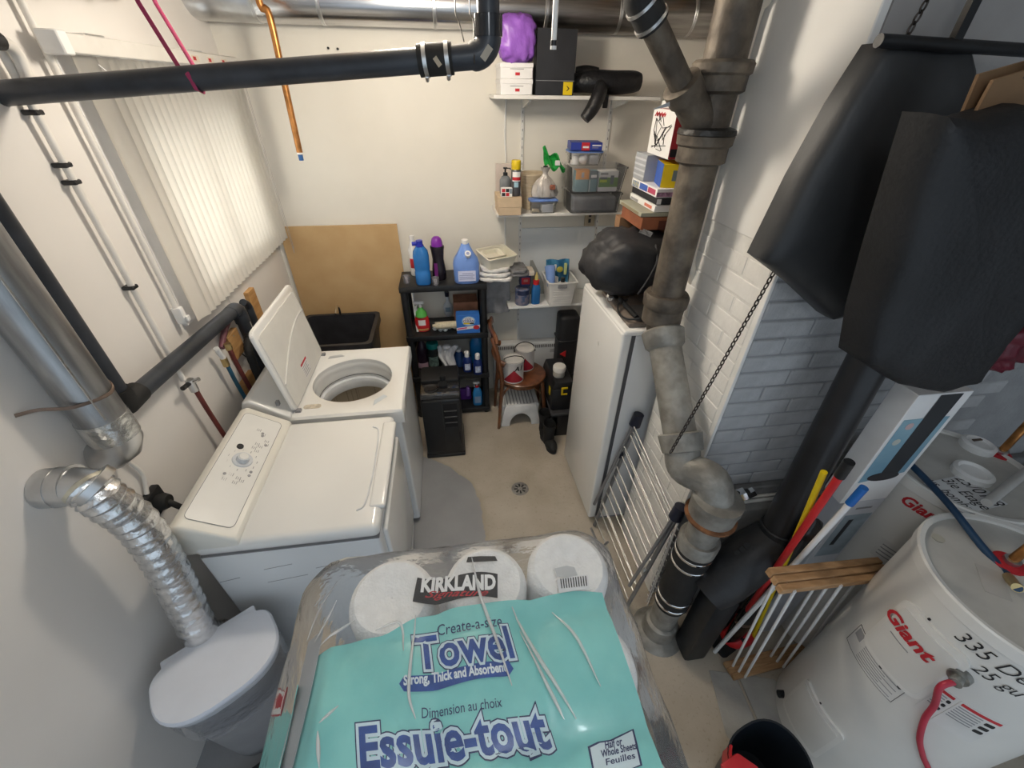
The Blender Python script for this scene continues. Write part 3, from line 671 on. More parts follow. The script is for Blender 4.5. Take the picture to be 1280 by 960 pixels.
mesh('tape', G().tube(path[:8], .0605, 24), M('yellowed_tape', (.62, .60, .50), .35, .6, var=.2, ns=20), fx)
mesh('hose', G().tube(path[4:], rs[4:], 24), M('crinkled_foil', (.78, .78, .78), .24, 1.0, var=.12, ns=60, bump=.5, bs=45), fx)
c = path[5]; mesh('clamp', G().cyl(c + Vector((.01, 0, .02)), c + Vector((.024, 0, .0)), .064, seg=24), steel, fx)

# ---------------- black waste standpipe on the left wall
bs_ = thing('waste_pipe', 'black plastic waste pipe with elbows running along the left wall above the dryer', 'pipe', (-1.17, 1.9, 1.36))
xw = XL + .055; r = .033
lowc = A('x', 157, 505, xw); far = A('x', 292, 388, xw)
mesh('vertical', G().cyl((xw, lowc.y, lowc.z), (xw, lowc.y, CEIL - .001), r - .002, seg=24), black_abs, bs_)
mesh('elbow', G().sphere((xw, lowc.y, lowc.z), r + .007, u=24, v=14).cyl((xw, lowc.y, lowc.z), (xw, lowc.y, lowc.z + .06), r + .007, seg=24).cyl((xw, lowc.y, lowc.z), (xw, lowc.y + .075, lowc.z - .0), r + .007, seg=24), rubber, bs_)
mesh('run', G().cyl((xw, lowc.y, lowc.z), (xw, far.y, far.z), r, seg=24), black_abs, bs_)
mesh('elbow', G().tube([Vector((xw, far.y - .04, far.z))] + [Vector((xw, far.y + .045 * math.sin(a), far.z - .045 * (1 - math.cos(a)))) for a in [PI / 2 * k / 8 for k in range(9)]] + [Vector((xw, far.y + .045, far.z - .09))], r + .004, 24), black_abs, bs_)
mesh('drop', G().cyl((xw, far.y + .045, far.z - .08), (xw, far.y + .045, .25), r - .002, seg=24), black_abs, bs_)
mesh('vent_drop', G().tube(smoothpath([(xw + .01, far.y + .10, far.z + .0), (xw + .01, far.y + .14, far.z - .04), (xw + .01, far.y + .145, far.z - .15), (xw + .01, far.y + .145, .5)], 5), .02, 14), black_abs, bs_)
dh = thing('washer_hose', 'black washer drain hose bent over into the waste pipe', 'hose', (-1.14, 2.1, 1.0))
hp = [(-1.15, 2.255, 1.06), (-1.145, 2.25, 1.16), (-1.14, 2.215, 1.215), (-1.135, 2.16, 1.225), (-1.13, 2.105, 1.19), (-1.125, 2.085, 1.11), (-1.125, 2.085, .80)]
path = smoothpath(hp, 10); mesh('hose', G().tube(path, [.021 + .0012 * math.sin(i * 2.1) for i in range(len(path))], 16), rubber, dh)
mesh('clip', G().cyl(path[30], path[31], .0245, seg=16), black_pl, dh)
# supply hoses
def hose(label, pts, r, mat, taps):
    t = thing('supply_hose', label, 'hose', pts[-1])
    mesh('hose', G().tube(smoothpath(pts, 6), r, 12), mat, t)
    for (a, b2, rr, mm) in taps: mesh('tap', G().cyl(a, b2, rr, seg=12), mm, t)
    return t
xh = XL + .05
dred = M('maroon_hose', (.16, .035, .03), .5, var=.2)
hose('dark red hose hanging from the tap near the vent duct', [(xh, 1.665, 1.245), (xh, 1.675, 1.1), (xh + .005, 1.69, .90), (xh + .02, 1.70, .70)], .0105, dred, [((xh, 1.66, 1.24), (xh, 1.66, 1.30), .017, steel), ((xh, 1.60, 1.295), (xh, 1.66, 1.285), .010, black_pl), ((xh, 1.66, 1.285), (xh + .04, 1.66, 1.30), .009, chrome)])
hose('blue hose beside the wooden block on the left wall', [(xh, 1.955, 1.185), (xh, 1.965, 1.05), (xh + .01, 1.98, .85), (xh + .02, 1.99, .70)], .010, M('teal_hose', (.02, .10, .17), .45, var=.2), [((xh, 1.95, 1.185), (xh, 1.95, 1.23), .016, M('brass', (.55, .42, .2), .35, .9)), ((xh, 1.95, 1.23), (xh, 1.93, 1.30), .013, white_pl)])
hose('maroon hose running down between the blue hose and the wooden block', [(xh, 2.03, 1.245), (xh, 2.04, 1.1), (xh + .01, 2.05, .9), (xh + .02, 2.05, .70)], .0115, dred, [((xh, 2.03, 1.235), (xh, 2.03, 1.27), .016, MATS['brass'])])
hose('dull purple pipe behind the black waste pipe', [(XL + .022, 2.02, 1.25), (XL + .022, 2.10, 1.30), (XL + .022, 2.23, 1.345)], .014, M('purple_pipe', (.20, .07, .09), .5, var=.25), [])
t = thing('wood_block', 'square plywood block fixed to the wall behind the black waste pipe', 'block', (XL + .02, 2.14, 1.15))
mesh('board', G().box((XL, 2.09, 1.13), (XL + .03, 2.21, 1.27), .002, 1), M('plywood', (.52, .30, .12), .7, col2=(.40, .21, .075), ns=9, stretch=(1, 1, 6)), t)
mesh('screw', G().cyl((XL + .03, 2.15, 1.25), (XL + .032, 2.15, 1.25), .004, seg=8), steel, t)
mesh('cable', G().tube(smoothpath([(XL + .03, 2.155, 1.135), (XL + .034, 2.19, 1.08), (XL + .034, 2.24, 1.03)], 5), .003, 6), black_pl, t)
t = thing('wood_block', 'narrow plywood strip on the wall beside the open washer lid', 'block', (XL + .02, 2.46, 1.3))
mesh('board', G().box((XL, 2.47, 1.10), (XL + .028, 2.56, 1.36), .002, 1), MATS['plywood'], t)
t = thing('wood_block', 'low plywood offcut behind the washer drain hose', 'block', (XL + .02, 2.1, .9))
mesh('board', G().box((XL, 2.06, .70), (XL + .028, 2.20, 1.0), .002, 1), MATS['plywood'], t)
# power outlet with the dryer plug
oc = A('x', 194, 628, XL + .02)
t = thing('dryer_outlet', 'black square range outlet with a plugged-in dryer cord', 'outlet', (XL, oc.y, oc.z))
mesh('plate', G().box((XL, oc.y - .05, oc.z - .05), (XL + .03, oc.y + .05, oc.z + .05), .006, 2), black_pl, t)
mesh('plug', G().lathe([(.032, .03), (.034, .05), (.026, .07)], (XL, oc.y, oc.z), 20, mat=Matrix.Rotation(PI / 2, 4, 'Y')), rubber, t)
mesh('cord', G().tube(smoothpath([(XL + .06, oc.y, oc.z), (XL + .085, oc.y + .0, oc.z - .03), (XL + .09, oc.y + .03, oc.z - .12), (XL + .10, oc.y + .05, oc.z - .35), (XL + .12, oc.y + .05, oc.z - .6)], 6), .011, 12), rubber, t)
mesh('conduit', G().tube(smoothpath([(XL + .014, oc.y + .0, oc.z + .05), (XL + .014, oc.y + .035, oc.z + .13), (XL + .012, oc.y - .0, oc.z + .27), (XL + .012, oc.y - .03, oc.z + .38)], 6), .008, 10), pipe_white, t)

# ---------------- sheet of MDF and the black laundry tub
b0, b1 = A('y', 350, 281, YB - .02), A('y', 495, 280, YB - .02)
mesh('mdf_sheet', G().box((-1.19, YB - .0, 0), (b1.x + .005, YB - .016, 1.548), .001, 1).xf(Matrix.Translation((0, -.013, 0))), mdf, None, 'large brown MDF sheet leaning on the back wall behind the tub', 'board')
tub = thing('laundry_tub', 'deep black plastic laundry tub between the washer and the MDF sheet', 'tub', (-.85, 2.82, 0))
tx0, tx1, ty0, ty1, tz = -1.16, -.60, 2.60, 3.12, .90
g = G()
def rectring(x0, x1, y0, y1, z, rr=.04): return [(p[0] + (x0 + x1) / 2, p[1] + (y0 + y1) / 2, z) for p in rrect(x1 - x0, y1 - y0, rr)]
rl = [rectring(tx0 + .05, tx1 - .05, ty0 + .05, ty1 - .05, .42), rectring(tx0 + .02, tx1 - .02, ty0 + .02, ty1 - .02, tz - .07), rectring(tx0, tx1, ty0, ty1, tz - .06), rectring(tx0, tx1, ty0, ty1, tz), rectring(tx0 + .028, tx1 - .028, ty0 + .028, ty1 - .028, tz), rectring(tx0 + .06, tx1 - .06, ty0 + .06, ty1 - .06, .47)]
def loft(g, rl, cap0=True, cap1=True):
    R = [[g.bm.verts.new(p) for p in r] for r in rl]; n = len(R[0])
    for i in range(len(R) - 1):
        for j in range(n): g.bm.faces.new([R[i][j], R[i][(j + 1) % n], R[i + 1][(j + 1) % n], R[i + 1][j]])
    if cap0: g.bm.faces.new(R[0][::-1])
    if cap1: g.bm.faces.new(R[-1])
    return g
mesh('basin', loft(g, rl), M('black_tub', (.03, .03, .034), .4, var=.25), tub)
for x in (tx0 + .09, tx1 - .09):
    for y in (ty0 + .09, ty1 - .09): mesh('leg', G().box((x - .02, y - .02, 0), (x + .02, y + .02, .425)), black_pl, tub)
mesh('tap_spout', G().tube(smoothpath([(-.90, 3.10, .90), (-.90, 3.10, .96), (-.90, 3.05, .985), (-.90, 2.98, .96)], 5), .009, 10), chrome, tub)
# ================================================================== BACK WALL
def bottle(name, label, cat, pos, prof, mat, cap=None, capmat=None, sx=1.0, sy=1.0, bands=(), pw=2.0, rot=0.0, group=None, extra=None, lean=None):
    pos = Vector(pos); t = thing(name, label, cat, pos, group)
    R = Matrix.Translation(pos) @ Matrix.Rotation(rot, 4, 'Z')
    if lean is not None: R = Matrix.Translation(pos) @ lean @ Matrix.Rotation(rot, 4, 'Z')
    mesh('body', G().lathe(prof, (0, 0, 0), 28, sx, sy, pw=pw).xf(R), mat, t)
    if cap: mesh('cap', G().lathe(cap, (0, 0, 0), 24).xf(R), capmat or white_pl, t)
    for (r, z0, z1, m, a0, a1) in bands:      # printed label: a curved patch just proud of the body
        mesh('label', G().grid(lambda u, v: (math.cos(a0 + (a1 - a0) * u) * r * sx * lp(a0 + (a1 - a0) * u, pw), math.sin(a0 + (a1 - a0) * u) * r * sy * lp(a0 + (a1 - a0) * u, pw), z0 + (z1 - z0) * v), 14, 1, .0008).xf(R), m, t)
    if extra: extra(t, R)
    return t
def lp(a, pw): return (abs(math.cos(a)) ** pw + abs(math.sin(a)) ** pw) ** (-1 / pw)
F0, F1 = -PI / 2 - .9, -PI / 2 + .9          # the arc facing the camera
def carton(name, label, lo, hi, mat, rot=0.0, prints=(), group=None, cat='box', bev=.002, lidh=0.0):
    """prints: (face, u0, v0, u1, v1, mat) in face fractions; faces: front(-y), left(-x), top"""
    c = Vector(((lo[0] + hi[0]) / 2, (lo[1] + hi[1]) / 2, lo[2])); t = thing(name, label, cat, c, group)
    w, d, h = [(hi[i] - lo[i]) for i in range(3)]; R = rotz(rot, c)
    b = mesh('carton', G().box((-w / 2, -d / 2, 0), (w / 2, d / 2, h), bev, 1).xf(R), mat, t)
    for k, (f, u0, v0, u1, v1, m) in enumerate(prints):
        e = .0006 + .0003 * k
        if f == 'front': g = G().box((-w / 2 + w * u0, -d / 2 - e, h * v0), (-w / 2 + w * u1, -d / 2, h * v1))
        elif f == 'left': g = G().box((-w / 2 - e, d / 2 - d * u0, h * v0), (-w / 2, d / 2 - d * u1, h * v1))
        elif f == 'top': g = G().box((-w / 2 + w * u0, -d / 2 + d * v0, h), (-w / 2 + w * u1, -d / 2 + d * v1, h + e))
        elif f == 'right': g = G().box((w / 2, -d / 2 + d * u0, h * v0), (w / 2 + e, -d / 2 + d * u1, h * v1))
        mesh('print', g.xf(R), m, b)
    if lidh: mesh('lid', G().box((-w / 2 - .003, -d / 2 - .003, h - lidh), (w / 2 + .003, d / 2 + .003, h + .003), .002, 1).xf(R), mat, t)
    return t, R
def C(name, col, rough=.55, **k): return M(name, col, rough, **k)

# ---------------- black plastic shelf unit
SX0, SX1, SY0, SY1 = -.395, .235, 2.845, 3.165
TIERS = (.06, .42, .80, 1.20)
su = thing('shelf_unit', 'black four-tier plastic shelf unit full of cleaning supplies', 'shelf unit', ((SX0 + SX1) / 2, 3.0, 0))
for z in TIERS:
    mesh('shelf', G().box((SX0, SY0, z - .045), (SX1, SY1, z), .006, 2), black_pl, su)
for x in (SX0 + .03, SX1 - .03):
    for y in (SY0 + .03, SY1 - .03):
        mesh('post', G().cyl((x, y, 0), (x, y, 1.17), .026, seg=16), black_pl, su)
def on(z, u, v): return A('z', u, v, z)
ZT = 1.20
bb = C('blue_detergent', (.02, .17, .50), .25, coat=.3)
p = on(ZT, 530, 354)
def bluecap(t, R): mesh('spout', G().cyl(R @ Vector((-.005, 0, .285)), R @ Vector((-.05, 0, .283)), .014, seg=12), M('royal_blue', (.02, .03, .38), .3), t)
bottle('detergent_bottle', 'tall blue detergent bottle with a royal blue spout cap', 'bottle', p, [(.050, 0), (.054, .01), (.054, .09), (.050, .10), (.054, .115), (.055, .20), (.050, .235), (.030, .262), (.028, .268)], bb, [(.027, .265), (.027, .275), (.022, .278), (.023, .305)], M('royal_blue', (.02, .03, .38), .3), 1.0, .8, pw=3, extra=bluecap)
p = on(ZT, 520, 346) + Vector((0, .05, 0))
bottle('spray_bottle', 'white bottle half hidden behind the tall blue detergent bottle', 'bottle', p, [(.035, 0), (.038, .01), (.038, .19), (.02, .24), (.016, .26)], white_pl, [(.018, .258), (.018, .285)], white_pl, bands=[(.0385, .06, .13, ink_red, F0, F1)])
p = on(ZT, 550, 350) + Vector((0, .02, 0))
bottle('scent_booster', 'black waisted scent booster bottle with a purple dome cap', 'bottle', p, [(.040, 0), (.046, .01), (.044, .08), (.036, .15), (.042, .215), (.046, .235), (.044, .245)], C('black_gloss', (.016, .012, .018), .2), [(.041, .245), (.040, .27), (.033, .295), (.018, .308), (.001, .31)], C('purple_cap', (.20, .02, .33), .3), 1.1, .8, bands=[(.0465, .03, .13, C('purple_print', (.16, .02, .17), .3), -PI * .72, -PI * .55)])
p = on(ZT, 584, 353) + Vector((.0, .03, 0))
def jugx(t, R):
    mesh('front_label', G().box((-.062, -.0715, .025), (.062, -.069, .10)).xf(R), C('label_lilac', (.62, .66, .86), .5), t)
    for k in range(4): mesh('label_line', G().box((-.054 + .02 * (k == 3), -.0722, .04 + .013 * k), (.054 - .012 * (k % 2), -.0714, .045 + .013 * k)).xf(R), M('faded_ink', (.30, .34, .55), .6), t)
    mesh('label_heading', text_g('CLEAN', .022).xf(R @ frame((0, -.0722, .09), (1, 0, 0), (0, 0, 1))), ink_blue, t, norm=False, smooth=False) if False else None
    mesh('handle', G().tube([R @ Vector(q) for q in ((0, .03, .22), (0, -.008, .245), (0, -.035, .215), (0, -.048, .16))], .016, 12), jm, t)
    mesh('front_cap', G().cyl(R @ Vector((.012, -.035, .195)), R @ Vector((.014, -.062, .222)), .021, seg=20), white_pl, t)
    mesh('cap_mark', G().cyl(R @ Vector((.0142, -.0622, .2222)), R @ Vector((.0143, -.0628, .2229)), .012, seg=16), M('faded_ink', (.3, .34, .55), .6), t)
jm = C('periwinkle_plastic', (.17, .31, .72), .3, coat=.2)
bottle('detergent_jug', 'large pale blue detergent jug with two white caps', 'jug', p, [(.070, 0), (.076, .012), (.078, .13), (.072, .165), (.045, .215), (.026, .262), (.021, .275)], jm, [(.024, .272), (.024, .298)], white_pl, 1.2, .85, pw=3.2, extra=jugx)
cupm = clear_plastic('clear_cup', (.86, .84, .88), .2, .1, .22)
for (u, v, lab) in ((509, 354, 'clear measuring cup at the left corner of the black shelf top'), (545, 356, 'clear measuring cup between the blue and the purple-capped bottles')):
    p = on(ZT, u, v); mesh('measuring_cup', G().lathe([(.022, 0), (.028, .055), (.026, .055), (.020, .003), (.001, .003)], p, 20), cupm, None, lab, 'cup', 'measuring cups on the black shelf')
# folded towels, basins
p = on(ZT, 630, 352)
def blob(name, lo, hi, mat, parent, seed=0, amp=.012, fr=9, lvl=3, fold=None, pw=4.0):
    c = [(lo[i] + hi[i]) / 2 for i in range(3)]; h = [(hi[i] - lo[i]) / 2 for i in range(3)]
    t = bmesh.new(); bmesh.ops.create_cube(t, size=2); bmesh.ops.subdivide_edges(t, edges=list(t.edges), cuts=11, use_grid_fill=True)
    for v in t.verts:
        q = v.co; l = (abs(q.x) ** pw + abs(q.y) ** pw + abs(q.z) ** pw) ** (1 / pw); d = q / l
        n = mnoise.noise(Vector((d.x * fr * h[0] * 3 + seed, d.y * fr * h[1] * 3, d.z * fr * h[2] * 3))) * amp
        n += mnoise.noise(Vector((d.x * fr * h[0] * 8 + seed + 9, d.y * fr * h[1] * 8, d.z * fr * h[2] * 8))) * amp * .45
        if fold: n += fold(d)
        v.co = Vector((c[0] + d.x * (h[0] + n), c[1] + d.y * (h[1] + n), c[2] + d.z * (h[2] + n)))
        if v.co.z < lo[2]: v.co.z = lo[2]
    g = G(); g._merge(t)
    return mesh(name, g, mat, parent, ang=70)
tw = thing('folded_towel', 'white folded towel under the ivory basins', 'towel', (.25, 3.0, 1.2))
for k in range(3):
    blob('fold', (.185 + .006 * k, 2.85 + .01 * k, 1.201 + .032 * k), (.43 - .01 * k, 3.1, 1.235 + .032 * k), cloth_white, tw, 3 + k, .008, 9)
gt = thing('folded_cloth', 'grey folded cloth tucked under the right end of the ivory basins', 'cloth', (.47, 2.98, 1.26))
for k in range(2): blob('fold', (.41, 2.86, 1.232 + .024 * k), (.555 - .02 * k, 3.06, 1.258 + .026 * k), cloth_grey, gt, 8 + k, .006, 9)
def basin(label, c, w, d, h, rot, tilt, group):
    t = thing('ivory_basin', label, 'basin', c, group)
    R = Matrix.Translation(Vector(c)) @ Matrix.Rotation(rot, 4, 'Z') @ Matrix.Rotation(tilt, 4, 'X')
    rl = [rectring(-w * .44, w * .44, -d * .44, d * .44, 0, .02), rectring(-w / 2, w / 2, -d / 2, d / 2, h - .008, .02), rectring(-w / 2 - .006, w / 2 + .006, -d / 2 - .006, d / 2 + .006, h - .006, .022), rectring(-w / 2 - .006, w / 2 + .006, -d / 2 - .006, d / 2 + .006, h, .022), rectring(-w / 2 + .006, w / 2 - .006, -d / 2 + .006, d / 2 - .006, h, .02), rectring(-w * .42, w * .42, -d * .42, d * .42, .006, .02)]
    mesh('tray', loft(G(), rl).xf(R), M('ivory_basin', (.78, .74, .62), .4, var=.04), t); return t
basin('larger ivory plastic basin tilted on the folded towels', (.315, 2.985, 1.302), .235, .20, .085, .42, .12, 'ivory basins on the towels')
basin('small ivory tray nested inside the larger ivory basin', (.295, 2.985, 1.345), .15, .12, .035, .42, .12, 'ivory basins on the towels')
gd = thing('grey_bag', 'grey cloth bag hanging beside the black shelf unit under the towels', 'bag', (.33, 3.02, .84))
mesh('bag', G().grid(lambda u, v: (.245 + .175 * u, 3.02 + .012 * math.sin(u * 9 + v * 3), .88 + .29 * v), 12, 10, .03), M('grey_bag_cloth', (.27, .275, .29), .9, var=.2, ns=14, bump=.2), gd)
mesh('flap', G().grid(lambda u, v: (.245 + .175 * u, 3.0 + .008 * math.sin(u * 11), 1.02 + .15 * v), 12, 4, .012), MATS['grey_bag_cloth'], gd)
# hidden support: wall board behind the towels (shelf three)
W3 = .985
s3 = thing('wall_shelf', 'lowest white wall shelf holding the basket and the floral can', 'shelf', (.7, 3.05, W3))
mesh('board', G().box((.40, 2.90, W3 - .02), (1.10, 3.185, W3), .002, 1), white_pl, s3)
for x in (.53, 1.05): mesh('bracket', G().box((x - .01, 2.95, W3 - .045), (x + .01, 3.187, W3 - .02)), white_pl, s3)
# ---------------- tier two (z=.80)
Z2 = .801
p = on(Z2, 529, 414) + Vector((0, .02, 0))
def trig(t, R, m, z=.19, s=1.0):
    mesh('trigger', G().tube([R @ Vector((0, 0, z)), R @ Vector((0, 0, z + .035 * s))], .011 * s, 10).box((-.05 * s, -.012, z + .03 * s), (.03 * s, .012, z + .055 * s), .005, 1, mat=R).tube([R @ Vector((-.02 * s, 0, z + .03 * s)), R @ Vector((-.035 * s, 0, z + .005 * s)), R @ Vector((-.03 * s, 0, z - .02 * s))], .006, 8), m, t)
bottle('spray_bottle', 'red spray bottle with a white trigger and green shoulder', 'bottle', p, [(.052, 0), (.056, .012), (.054, .10), (.044, .125)], red_pl, [(.044, .125), (.040, .155), (.022, .178), (.014, .195)], C('green_label', (.10, .45, .08), .4), 1.0, .6, bands=[(.0565, .055, .10, card_white, -PI / 2 - .5, -PI / 2 + .5), (.0568, .012, .026, C('gold_band', (.6, .36, .12), .4), F0, F1)], extra=lambda t, R: trig(t, R, white_pl, .19))
p = on(Z2, 544, 398) + Vector((.0, .10, 0))
bottle('refill_bottle', 'pale blue-grey refill jug standing behind the red spray bottle', 'jug', p, [(.07, 0), (.075, .02), (.075, .19), (.06, .23), (.03, .255)], C('pale_blue', (.42, .50, .60), .35), [(.03, .25), (.03, .285)], navy_pl, 1, .55, pw=3, bands=[(.0755, .09, .14, C('mid_blue', (.09, .20, .45), .4), F0, F1)])
p = on(Z2, 561, 400) + Vector((0, .07, 0))
bottle('shampoo_bottle', 'small white oval bottle with a dark pump on the second tier', 'bottle', p + Vector((0, 0, .0)), [(.02, 0), (.036, .03), (.042, .07), (.038, .105), (.018, .13), (.015, .18)], C('pale_white_blue', (.66, .71, .76), .35), [(.016, .178), (.018, .215)], navy_pl, .9, .6, bands=[(.0425, .05, .09, C('slate_print', (.25, .35, .45), .4), -PI / 2 - .6, -PI / 2 + .6)])
carton('parcel_box', 'brown open cardboard box at the back of the second tier', (-.02, 2.99, Z2), (.17, 3.15, Z2 + .20), C('brown_card', (.27, .12, .07), .8, var=.3))
t, R = carton('stain_remover_box', 'blue stain remover box with a yellow and white round logo', (-.006, 2.855, Z2), (.172, 2.935, Z2 + .155), C('oxi_blue', (.03, .16, .55), .45), -.03)
def OXF(x, z, e=.0008): return R @ frame((x, -.04 - e, z), (1, 0, 0), (0, 0, 1))
mesh('burst', G().prism([(.052 * math.cos(k * PI / 16), .040 * math.sin(k * PI / 16)) for k in range(32)], .0006, OXF(.005, .105)), C('sky_print', (.25, .50, .78), .5), t)
mesh('burst_centre', G().prism([(.044 * math.cos(k * PI / 16), .033 * math.sin(k * PI / 16)) for k in range(32)], .0006, OXF(.005, .106, .0012)), card_white, t)
text('lettering', 'OXI', .026, ink_blue, OXF(.003, .121, .0014), t); text('lettering', 'CLEAN', .028, ink_blue, OXF(.006, .103, .0014), t, offset=.0006)
mesh('yellow_flash', G().box((-.035, 0, -.006), (.012, .0008, .006), mat=R @ Matrix.Translation((0, -.0424, .085))), yellow_pl, t)
mesh('dark_flash', G().box((.013, 0, -.006), (.045, .0008, .006), mat=R @ Matrix.Translation((0, -.0424, .085))), ink, t)
mesh('white_sash', G().prism([(-.09, -.008), (.09, .012), (.09, .036), (-.09, .014)], .0006, OXF(0, .035, .0009)), card_white, t)
mesh('sash_print', G().prism([(-.085, -.001), (-.01, .008), (-.01, .018), (-.085, .008)], .0006, OXF(0, .036, .0013)), C('magenta_print', (.55, .04, .20), .5), t)
mesh('red_seal', G().prism([(.024 * math.cos(k * PI / 12), .018 * math.sin(k * PI / 12)) for k in range(24)], .0006, OXF(.062, .050, .0016)), ink_red, t)
rl_ = on(Z2, 560, 412)
mesh('paint_roller', G().cyl((-.17, 2.90, Z2 + .058), (.02, 2.905, Z2 + .058), .028, seg=24).cyl((-.19, 2.90, Z2 + .058), (-.17, 2.90, Z2 + .058), .012, seg=12), M('fleece_cream', (.62, .55, .40), .95, var=.15, ns=60, bump=.5, bs=150), None, 'cream fleece paint roller lying behind the silver balls', 'roller')
for k, (u, v) in enumerate(((544, 414), (551, 415), (557, 415), (562, 412), (569, 412))):
    p = on(Z2, u, v); r = .019 if k != 3 else .016
    mesh('wool_ball', G().sphere((p.x, p.y + .01, Z2 + r), r), M('silver_grey', (.52, .56, .56), .4, var=.3, ns=60), None, ('silver-grey ball closest to the red spray bottle', 'silver-grey ball second from the red spray bottle', 'silver-grey ball in the middle of the row of five', 'smaller silver-grey ball tucked behind the middle one', 'silver-grey ball touching the blue stain remover box')[k], 'ball', 'silver balls on the second tier')
mesh('white_tube', G().cyl((SX0 + .085, 2.93, Z2), (SX0 + .075, 3.02, 1.15), .010, seg=12), white_pl, None, 'thin white tube leaning in the left corner of the second tier', 'tube')
# ---------------- tier three (z=.42)
Z3 = .421
p = on(Z3, 520, 462) + Vector((0, .1, 0)); bottle('dark_bottle', 'dark plum bottle in the left corner of the third tier', 'bottle', (SX0 + .09, 3.0, Z3), [(.045, 0), (.05, .02), (.05, .18), (.03, .24), (.02, .26)], C('plum', (.03, .015, .03), .3), [(.02, .26), (.02, .285)], M('pink_grey', (.4, .3, .36), .4), bands=[(.0505, .02, .07, C('pink_print', (.45, .30, .38), .5), F0, F1)])
bottle('teal_cap_jar', 'black jar with a teal lid on the third tier', 'jar', (SX0 + .18, 2.97, Z3), [(.045, 0), (.05, .01), (.05, .19), (.043, .21)], C('black_jar', (.012, .018, .02), .25), [(.048, .21), (.048, .25), (.044, .256)], C('teal_lid', (.0, .20, .19), .4), bands=[(.0505, .05, .14, C('teal_print', (.10, .16, .15), .5, var=.6, ns=60), F0, F1)])
t = thing('white_pouch', 'crumpled white plastic pouch on the third tier', 'pouch', (-.10, 2.96, Z3))
g = G().grid(lambda u, v: ((u - .5) * (.11 + .05 * v * v) - .10 + .01 * math.sin(v * 8), 2.94 + .035 * math.sin(PI * u) * -1 * (1 - v * .6) + .012 * math.sin(u * 17 + v * 6), Z3 + .23 * v), 18, 12, .012)
mesh('bag', g, M('white_film', (.72, .73, .76), .5, var=.1, ns=20, bump=.3), t)
mesh('knot', G().sphere((-.10, 2.93, Z3 + .225), .03, (1.2, .8, .8)), MATS['white_film'], t)
nv_ = C('navy_bottle', (.012, .03, .15), .25)
for k, (u, v, lab) in enumerate(((585, 466, 'navy bottle with a white cap, left of the pair on the third tier'), (598, 469, 'navy bottle with a white cap, right of the pair on the third tier'))):
    p = on(Z3, u, v) + Vector((0, .03, 0))
    bottle('softener_bottle', lab, 'bottle', p, [(.036, 0), (.041, .01), (.041, .09), (.034, .125), (.019, .145)], nv_, [(.0195, .143), (.0195, .185), (.012, .192)], white_pl, .95, .7, bands=[(.0415, .025, .085, C('oval_label', (.55, .62, .78), .5, var=.3, ns=50), -PI / 2 - .6, -PI / 2 + .6)], group='navy bottles on the third tier')
bottle('blue_jug', 'bright blue jug behind the pair of navy bottles', 'jug', (.155, 3.05, Z3), [(.06, 0), (.065, .02), (.065, .18), (.04, .24), (.024, .27)], C('bright_blue', (.01, .18, .48), .3), [(.026, .265), (.026, .29)], navy_pl, 1, .8, pw=3)
bottle('blue_flask', 'squat dark blue flask beside the white pouch', 'bottle', (-.005, 3.0, Z3), [(.05, 0), (.055, .02), (.05, .10), (.025, .14)], C('dark_blue_flask', (.02, .06, .18), .3), [(.022, .14), (.022, .165)], white_pl, .9, .7)
# ---------------- bottom tier
Z4 = .061
t = thing('purple_scoop', 'purple plastic dustpan on the bottom tier', 'dustpan', (.08, 2.95, Z4))
mesh('pan', G().box((-.02, 2.97, Z4), (.08, 3.01, Z4 + .12), .012, 2), C('purple_pan', (.12, .03, .26), .4), t)
mesh('handle', G().box((.035, 2.94, Z4 + .06), (.065, 2.97, Z4 + .16), .006, 2), C('violet_pan', (.28, .14, .48), .4), t)
p = on(Z4, 600, 515) + Vector((0, .03, 0))
bottle('spray_bottle', 'blue window cleaner spray bottle with a red collar on the bottom tier', 'bottle', (.13, 2.905, Z4), [(.045, 0), (.05, .01), (.05, .12), (.035, .165), (.016, .185)], C('window_blue', (.02, .20, .48), .3), [(.017, .185), (.017, .205)], red_pl, .85, .6, bands=[(.0505, .03, .10, C('blue_grey_label', (.20, .30, .46), .5), -PI / 2 - .6, -PI / 2 + .6)], pw=3, extra=lambda t, R: trig(t, R, white_pl, .20, .7))
# ---------------- black tower appliance in front of the shelf
hx0, hx1, hy0, hy1 = -.30, -.015, 2.345, 2.70
hm = thing('air_appliance', 'black tower air cooler with clear top compartment standing before the shelf unit', 'appliance', ((hx0 + hx1) / 2, 2.5, 0))
mesh('body', G().box((hx0, hy0, .012), (hx1, hy1, .56), .022, 3), M('black_case', (.016, .017, .019), .32, var=.2), hm)
mesh('base', G().box((hx0 - .006, hy0 - .008, 0), (hx1 + .006, hy1 + .004, .03), .01, 2), black_pl, hm)
mesh('front_panel', G().box((hx0 + .004, hy0 - .004, .06), (hx0 + .15, hy0 + .01, .55), .006, 2), M('matt_black', (.012, .012, .013), .55, var=.2), hm)
g0 = mesh('grille', G().box((hx0 + .155, hy0 - .002, .30), (hx1 - .03, hy0 + .004, .52), .002, 1), M('grille_black', (.006, .006, .007), .6), hm)
for z in (.345, .40, .455): mesh('louvre', G().box((hx0 + .16, hy0 - .012, z), (hx1 - .035, hy0, z + .006), .002, 1), M('louvre_grey', (.07, .07, .075), .4), hm)
mesh('handle_slot', G().box((hx1 - .028, hy0 - .003, .13), (hx1 - .014, hy0 + .002, .25), .003, 1), M('grille_black', (.006, .006, .007), .6), hm)
mesh('hopper', G().box((hx0 + .004, hy0 + .004, .56), (hx1 - .004, hy0 + .15, .605), .012, 2), clear_plastic('smoke_clear', (.30, .29, .29), .25, .05, .12), hm)
